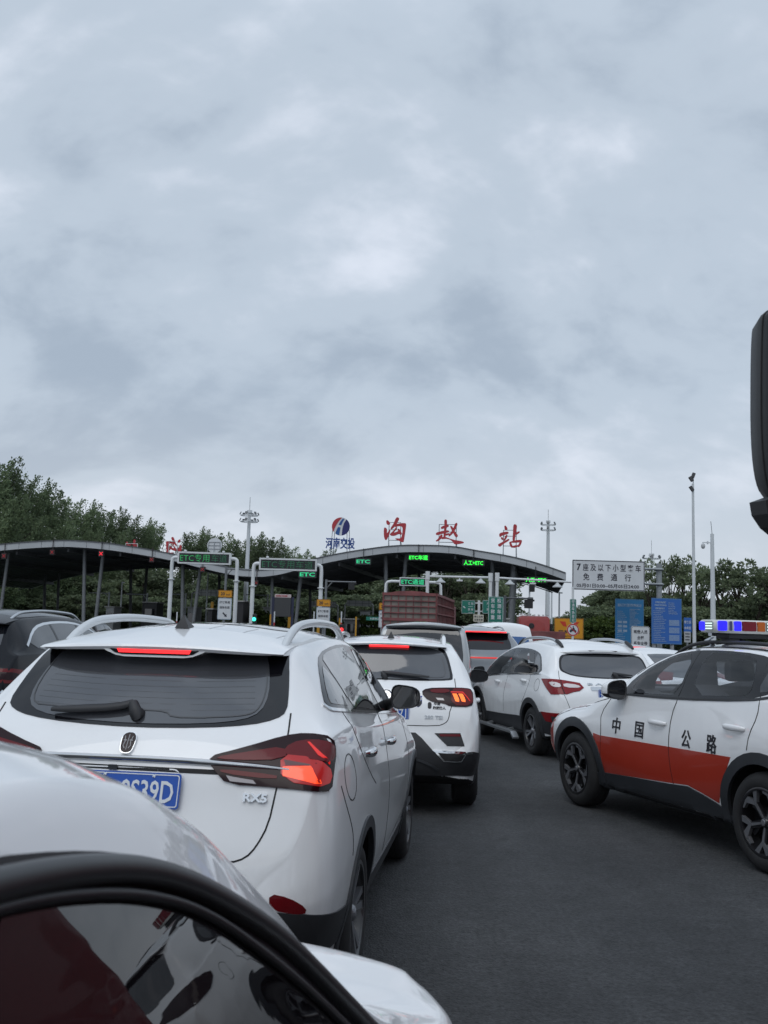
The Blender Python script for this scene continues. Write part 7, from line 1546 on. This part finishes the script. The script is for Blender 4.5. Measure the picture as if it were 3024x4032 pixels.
def lamp_head(px, py, Y, m, lab):
    q = at(px, py, Y); root = empty('signal_lamp', (q.x, Y, 0), 0, lab, 'signal lamp'); k = Y / 3800
    MB().bar((0, .1, 0), (0, .1, q.z), .06, n=10).build('post', BLK, root); c_ = MB().box((0, 0, q.z), (.34, .2, .7), bev=.04).build('housing', BLK, root)
    MB().lathe([(0, .03), (.10, .02), (.13, 0)], frame((0, -.1, q.z), (1, 0, 0), (0, 0, 1)), 16).build('lit_lens', m, c_)
lamp_head(1001, 2438, 66, mat('green_signal', (.02, .4, .3), .4, emit=(.05, 1, .65), es=2.0), 'small lit green signal beside the second gantry post'); lamp_head(1345, 2479, 66, REDLIT, 'small lit red signal above the roof of the white SUV')
# ---------------------------------------------------------------- trees
def leafmat(name, dark, light, warm):
    m = bpy.data.materials.new(name); m.use_nodes = True; t = m.node_tree; b = t.nodes['Principled BSDF']; g_ = t.nodes.new('ShaderNodeNewGeometry'); r_ = t.nodes.new('ShaderNodeValToRGB')
    e = r_.color_ramp.elements; e[0].color = (*dark, 1); e[1].color = (*light, 1); x = e.new(.8); x.color = (*warm, 1)
    t.links.new(g_.outputs['Random Per Island'], r_.inputs[0])
    oi = t.nodes.new('ShaderNodeObjectInfo'); mr_ = t.nodes.new('ShaderNodeMapRange'); mr_.inputs[3].default_value = .72; mr_.inputs[4].default_value = 1.3; t.links.new(oi.outputs['Random'], mr_.inputs[0])
    sc_ = t.nodes.new('ShaderNodeVectorMath'); sc_.operation = 'SCALE'; t.links.new(r_.outputs[0], sc_.inputs[0]); t.links.new(mr_.outputs[0], sc_.inputs[3]); r_ = sc_; t.links.new(r_.outputs[0], b.inputs['Base Color']); b.inputs['Roughness'].default_value = .6; b.inputs['Specular IOR Level'].default_value = .25
    tr = t.nodes.new('ShaderNodeBsdfTranslucent'); t.links.new(r_.outputs[0], tr.inputs[0]); mx_ = t.nodes.new('ShaderNodeMixShader'); mx_.inputs[0].default_value = .38; o = t.nodes['Material Output']
    t.links.new(b.outputs[0], mx_.inputs[1]); t.links.new(tr.outputs[0], mx_.inputs[2]); t.links.new(mx_.outputs[0], o.inputs[0]); return m
LEAFP = leafmat('poplar_leaf', (.11, .15, .09), (.205, .255, .14), (.165, .215, .11)); LEAFB = leafmat('broadleaf_leaf', (.11, .14, .088), (.205, .24, .14), (.165, .205, .11)); LEAFY = leafmat('young_leaf', (.035, .058, .016), (.11, .14, .035), (.08, .115, .03)); BARK = mat('bark', (.055, .045, .035), .9, var=.3, vscale=4)
def leaves(P, N, size, seed, stretch=1.5):
    """One small bent leaf-clump quad per point, facing roughly along its own direction."""
    r = np.random.default_rng(seed); n = len(P); d = N + r.normal(0, .55, (n, 3)); d /= np.linalg.norm(d, axis=1)[:, None]
    q = np.cross(d, r.normal(0, 1, (n, 3))); q /= np.linalg.norm(q, axis=1)[:, None] + 1e-9
    s = size * r.uniform(.55, 1.35, (n, 1)); a = d * s * stretch; b = q * s * .5
    V = np.stack([P, P + a * .45 + b, P + a, P + a * .45 - b], 1).reshape(-1, 3); F = np.arange(4 * n).reshape(-1, 4); return V, F
def leaf_mesh(name, V, F, m):
    me = bpy.data.meshes.new(name); me.from_pydata(V.tolist(), [], F.tolist()); me.materials.append(m); return me
def poplar(seed, h, wid, wind=.35):
    r = np.random.default_rng(seed); P = []; N = []; br = MB(); br.bar((0, 0, 0), (wind * .5, 0, h * .8), h * .012, h * .004, n=8)
    nb = 84
    for i in range(nb):
        t = r.uniform(.14, 1.0); z = h * t * .93; az = r.uniform(0, 2 * math.pi); spread = wid * (1 - (t - .35) ** 2 * 1.5) * r.uniform(.5, 1.0); spread = max(spread, wid * .14)
        up = h * .10 * r.uniform(.7, 1.8); o = np.array([wind * t * .6, 0, z]); e = o + np.array([math.cos(az) * spread + wind * wid * .42, math.sin(az) * spread, up * (1 + .8 * t)])
        br.bar(o, e, h * .004, h * .001, n=4, cap=False); k = 190
        u_ = r.uniform(.22, 1.08, k) ** .8; th = (1 - u_ * .88) * wid * .24 + .07
        pts = o + (e - o) * u_[:, None] + r.normal(0, 1, (k, 3)) * th[:, None] * np.array([1, 1, .9]); P.append(pts); N.append(np.tile(unit(e - o), (k, 1)) + np.array([.25, 0, .25]))
    P = np.concatenate(P); N = np.concatenate(N); return P, N, br
def broad(seed, h, wid, low=.22, nclump=60, open_=.9):
    r = np.random.default_rng(seed); P = []; N = []; br = MB(); br.bar((0, 0, 0), (r.normal(0, .2), 0, h * .55), h * .018, h * .009, n=8)
    for i in range(nclump):
        a = r.uniform(0, 2 * math.pi); t = r.uniform(low, 1.0); rad = wid * math.sqrt(max(.04, 1 - ((t - .52) / .52) ** 2)) * r.uniform(.35, 1.0)
        c_ = np.array([math.cos(a) * rad, math.sin(a) * rad, h * t * .95]); o = np.array([0, 0, h * min(.6, t * .6)]); m_ = (o + c_) / 2 + np.array([0, 0, h * .03])
        br.bar(o, m_, h * .007, h * .005, n=5, cap=False); br.bar(m_, c_, h * .005, h * .0015, n=5, cap=False)
        k = int(120 * open_); rr = wid * r.uniform(.10, .22); v = r.normal(0, 1, (k, 3)); v = v / np.linalg.norm(v, axis=1)[:, None] * (r.uniform(.3, 1.0, (k, 1)) ** .6)
        P.append(c_ + v * rr * np.array([1.25, 1.25, .85])); N.append(v + np.array([0, 0, .2]))
    P = np.concatenate(P); N = np.concatenate(N); return P, N, br
KIND = {}
def kind(key, gen, m, size):
    P, N, br = gen; V, F = leaves(P, N, size, len(KIND) + 5); c_ = leaf_mesh('crown', V, F, m); t_ = br.build('trunk', BARK); tm = t_.data; bpy.data.objects.remove(t_); KIND[key] = (c_, tm)
for i in range(4): kind('p%d' % i, poplar(20 + i, 18, 4.2 + .4 * i), LEAFP, .20)
for i in range(4): kind('b%d' % i, broad(40 + i, 10, 3.6, .12, 95), LEAFB, .235)
for i in range(3): kind('o%d' % i, broad(60 + i, 9, 2.9, .34, 24, .8), LEAFB, .20)
for i in range(2): kind('s%d' % i, broad(80 + i, 3, 1.7, .05, 40), LEAFY, .14)
def tree(key, px, ytop, Y, lab, grp, rz=None, kw=1.0, name='tree', cat='tree'):
    q = at(px, ytop, Y); base = {'p': 18 * 1.25, 'b': 10.1, 'o': 9.2, 's': 3.1}[key[0]]; sc = q.z / base; r = random.Random(int(px * 7 + Y))
    root = empty(name, (q.x, Y, 0), (r.uniform(-.35, .35) if key[0] == 'p' else r.uniform(0, 6.28)) if rz is None else rz, lab, cat, grp); root.scale = (sc * kw, sc * kw, sc)
    for nm, me in zip(('crown', 'trunk'), KIND[key]): link(bpy.data.objects.new(nm, me), root)
    return root
PL = 'leafy poplar in the windblown row behind the left half of the canopy'; PG = 'poplars behind the left half of the canopy'
for i, (px, y, Y, kw) in enumerate(((-40, 1780, 128, 1.1), (30, 1805, 132, 1.05), (95, 1850, 136, 1.05), (150, 1872, 140, 1.0), (60, 1925, 126, 1.1), (205, 1935, 148, 1.1), (275, 1945, 154, 1.1), (335, 1958, 158, 1.1), (395, 1985, 162, 1.1), (450, 2000, 166, 1.1), (505, 2012, 170, 1.1), (560, 2030, 174, 1.1), (605, 2042, 178, 1.0), (-10, 2000, 124, 1.1), (130, 2010, 132, 1.1), (240, 2030, 140, 1.1), (360, 2060, 148, 1.1), (480, 2080, 156, 1.1),
        (735, 2088, 160, 1.0), (775, 2066, 160, 1.1), (825, 2080, 162, 1.1), (880, 2100, 164, 1.1), (930, 2110, 166, 1.1), (990, 2085, 160, 1.1), (1035, 2098, 162, 1.1), (1085, 2118, 166, 1.1), (1135, 2140, 170, 1.1), (1180, 2155, 174, 1.0), (1240, 2168, 180, 1.1), (1290, 2158, 182, 1.0))):
    tree('p%d' % (i % 4), px, y, Y, PL, PG, None, kw)
BL = 'dark broadleaf tree in the belt seen under the canopy'; BG = 'dark trees seen under the canopy'
r = random.Random(3)
for i in range(26):
    px = -60 + i * 80 + r.uniform(-20, 20); tree('b%d' % (i % 4), px, 2262 + r.uniform(-30, 30) - (20 if 1300 < px < 1950 else 0), 138 + r.uniform(-4, 8), BL, BG, None, 1.5)
for i in range(22):
    px = -40 + i * 92 + r.uniform(-20, 20); tree('b%d' % ((i + 2) % 4), px, 2345 + r.uniform(-15, 15), 131 + r.uniform(-2, 2), 'low dark bushy tree beneath the belt of trees under the canopy', 'low bushy trees behind the toll lanes', None, 1.9)
for i, (px, y, Y, kw, key) in enumerate(((1760, 2225, 130, 1.2, 'o0'), (1850, 2232, 128, 1.2, 'o1'), (1930, 2250, 126, 1.2, 'o2'), (1975, 2330, 128, 1.2, 'o0'))):
    tree(key, px, y, Y, 'open-crowned tree between the right columns of the canopy', 'open trees between the right columns', None, kw)
for i, (px, y, Y, kw, key) in enumerate(((2385, 2318, 95, 1.25, 'b0'), (2440, 2285, 92, 1.25, 'b1'), (2500, 2310, 90, 1.3, 'b2'), (2556, 2192, 84, .75, 'o1'), (2600, 2325, 86, 1.3, 'b3'), (2640, 2182, 82, .70, 'o2'), (2690, 2175, 80, .8, 'o0'), (2760, 2212, 78, 1.05, 'o1'), (2835, 2205, 76, 1.1, 'o2'), (2905, 2190, 74, 1.15, 'o0'), (2985, 2222, 72, 1.1, 'o1'), (3060, 2215, 70, 1.1, 'o2'), (2700, 2345, 84, 1.4, 'b0'), (2780, 2355, 82, 1.4, 'b1'), (2860, 2352, 80, 1.4, 'b2'), (2950, 2350, 78, 1.4, 'b3'), (3040, 2345, 76, 1.4, 'b0'), (3120, 2240, 74, 1.2, 'b1'))):
    tree(key, px, y, Y, 'loose-crowned tree with gaps of sky, behind the poles at the right' if key[0] == 'o' else 'dense dark tree behind the blue boards at the right', 'open trees at the right' if key[0] == 'o' else 'dense trees at the right', None, kw)
for i in range(16):
    px = 2330 + i * 50 + r.uniform(-12, 12); tree('b%d' % (i % 4), px, 2395 + r.uniform(-18, 10), 74 + r.uniform(-3, 3), 'low dark shrub below the trees at the right edge', 'low shrubs below the right trees', None, 1.7, 'shrub', 'shrub')
for i, (px, y) in enumerate(((2350, 2440), (2400, 2428), (2440, 2432), (2300, 2455), (1000, 2402), (1045, 2410), (1310, 2440), (1475, 2420), (1450, 2468))):
    tree('s%d' % (i % 2), px, y, 66 if px > 2000 else 92, 'yellow-green young shrub below the blue board' if px > 2000 else 'small yellow-green shrub on a toll island', 'young shrubs at the right' if px > 2000 else 'small shrubs on the toll islands', None, 1.3, 'shrub', 'shrub')
for i in range(26):
    px = 1960 + i * 16 + r.uniform(-8, 8); tree('b%d' % (i % 4), px, 2424 + r.uniform(-10, 12) + (px - 2000) * .03, 260 + r.uniform(-20, 20), 'tiny far tree on the skyline right of the canopy', 'far trees on the skyline', None, 1.7)
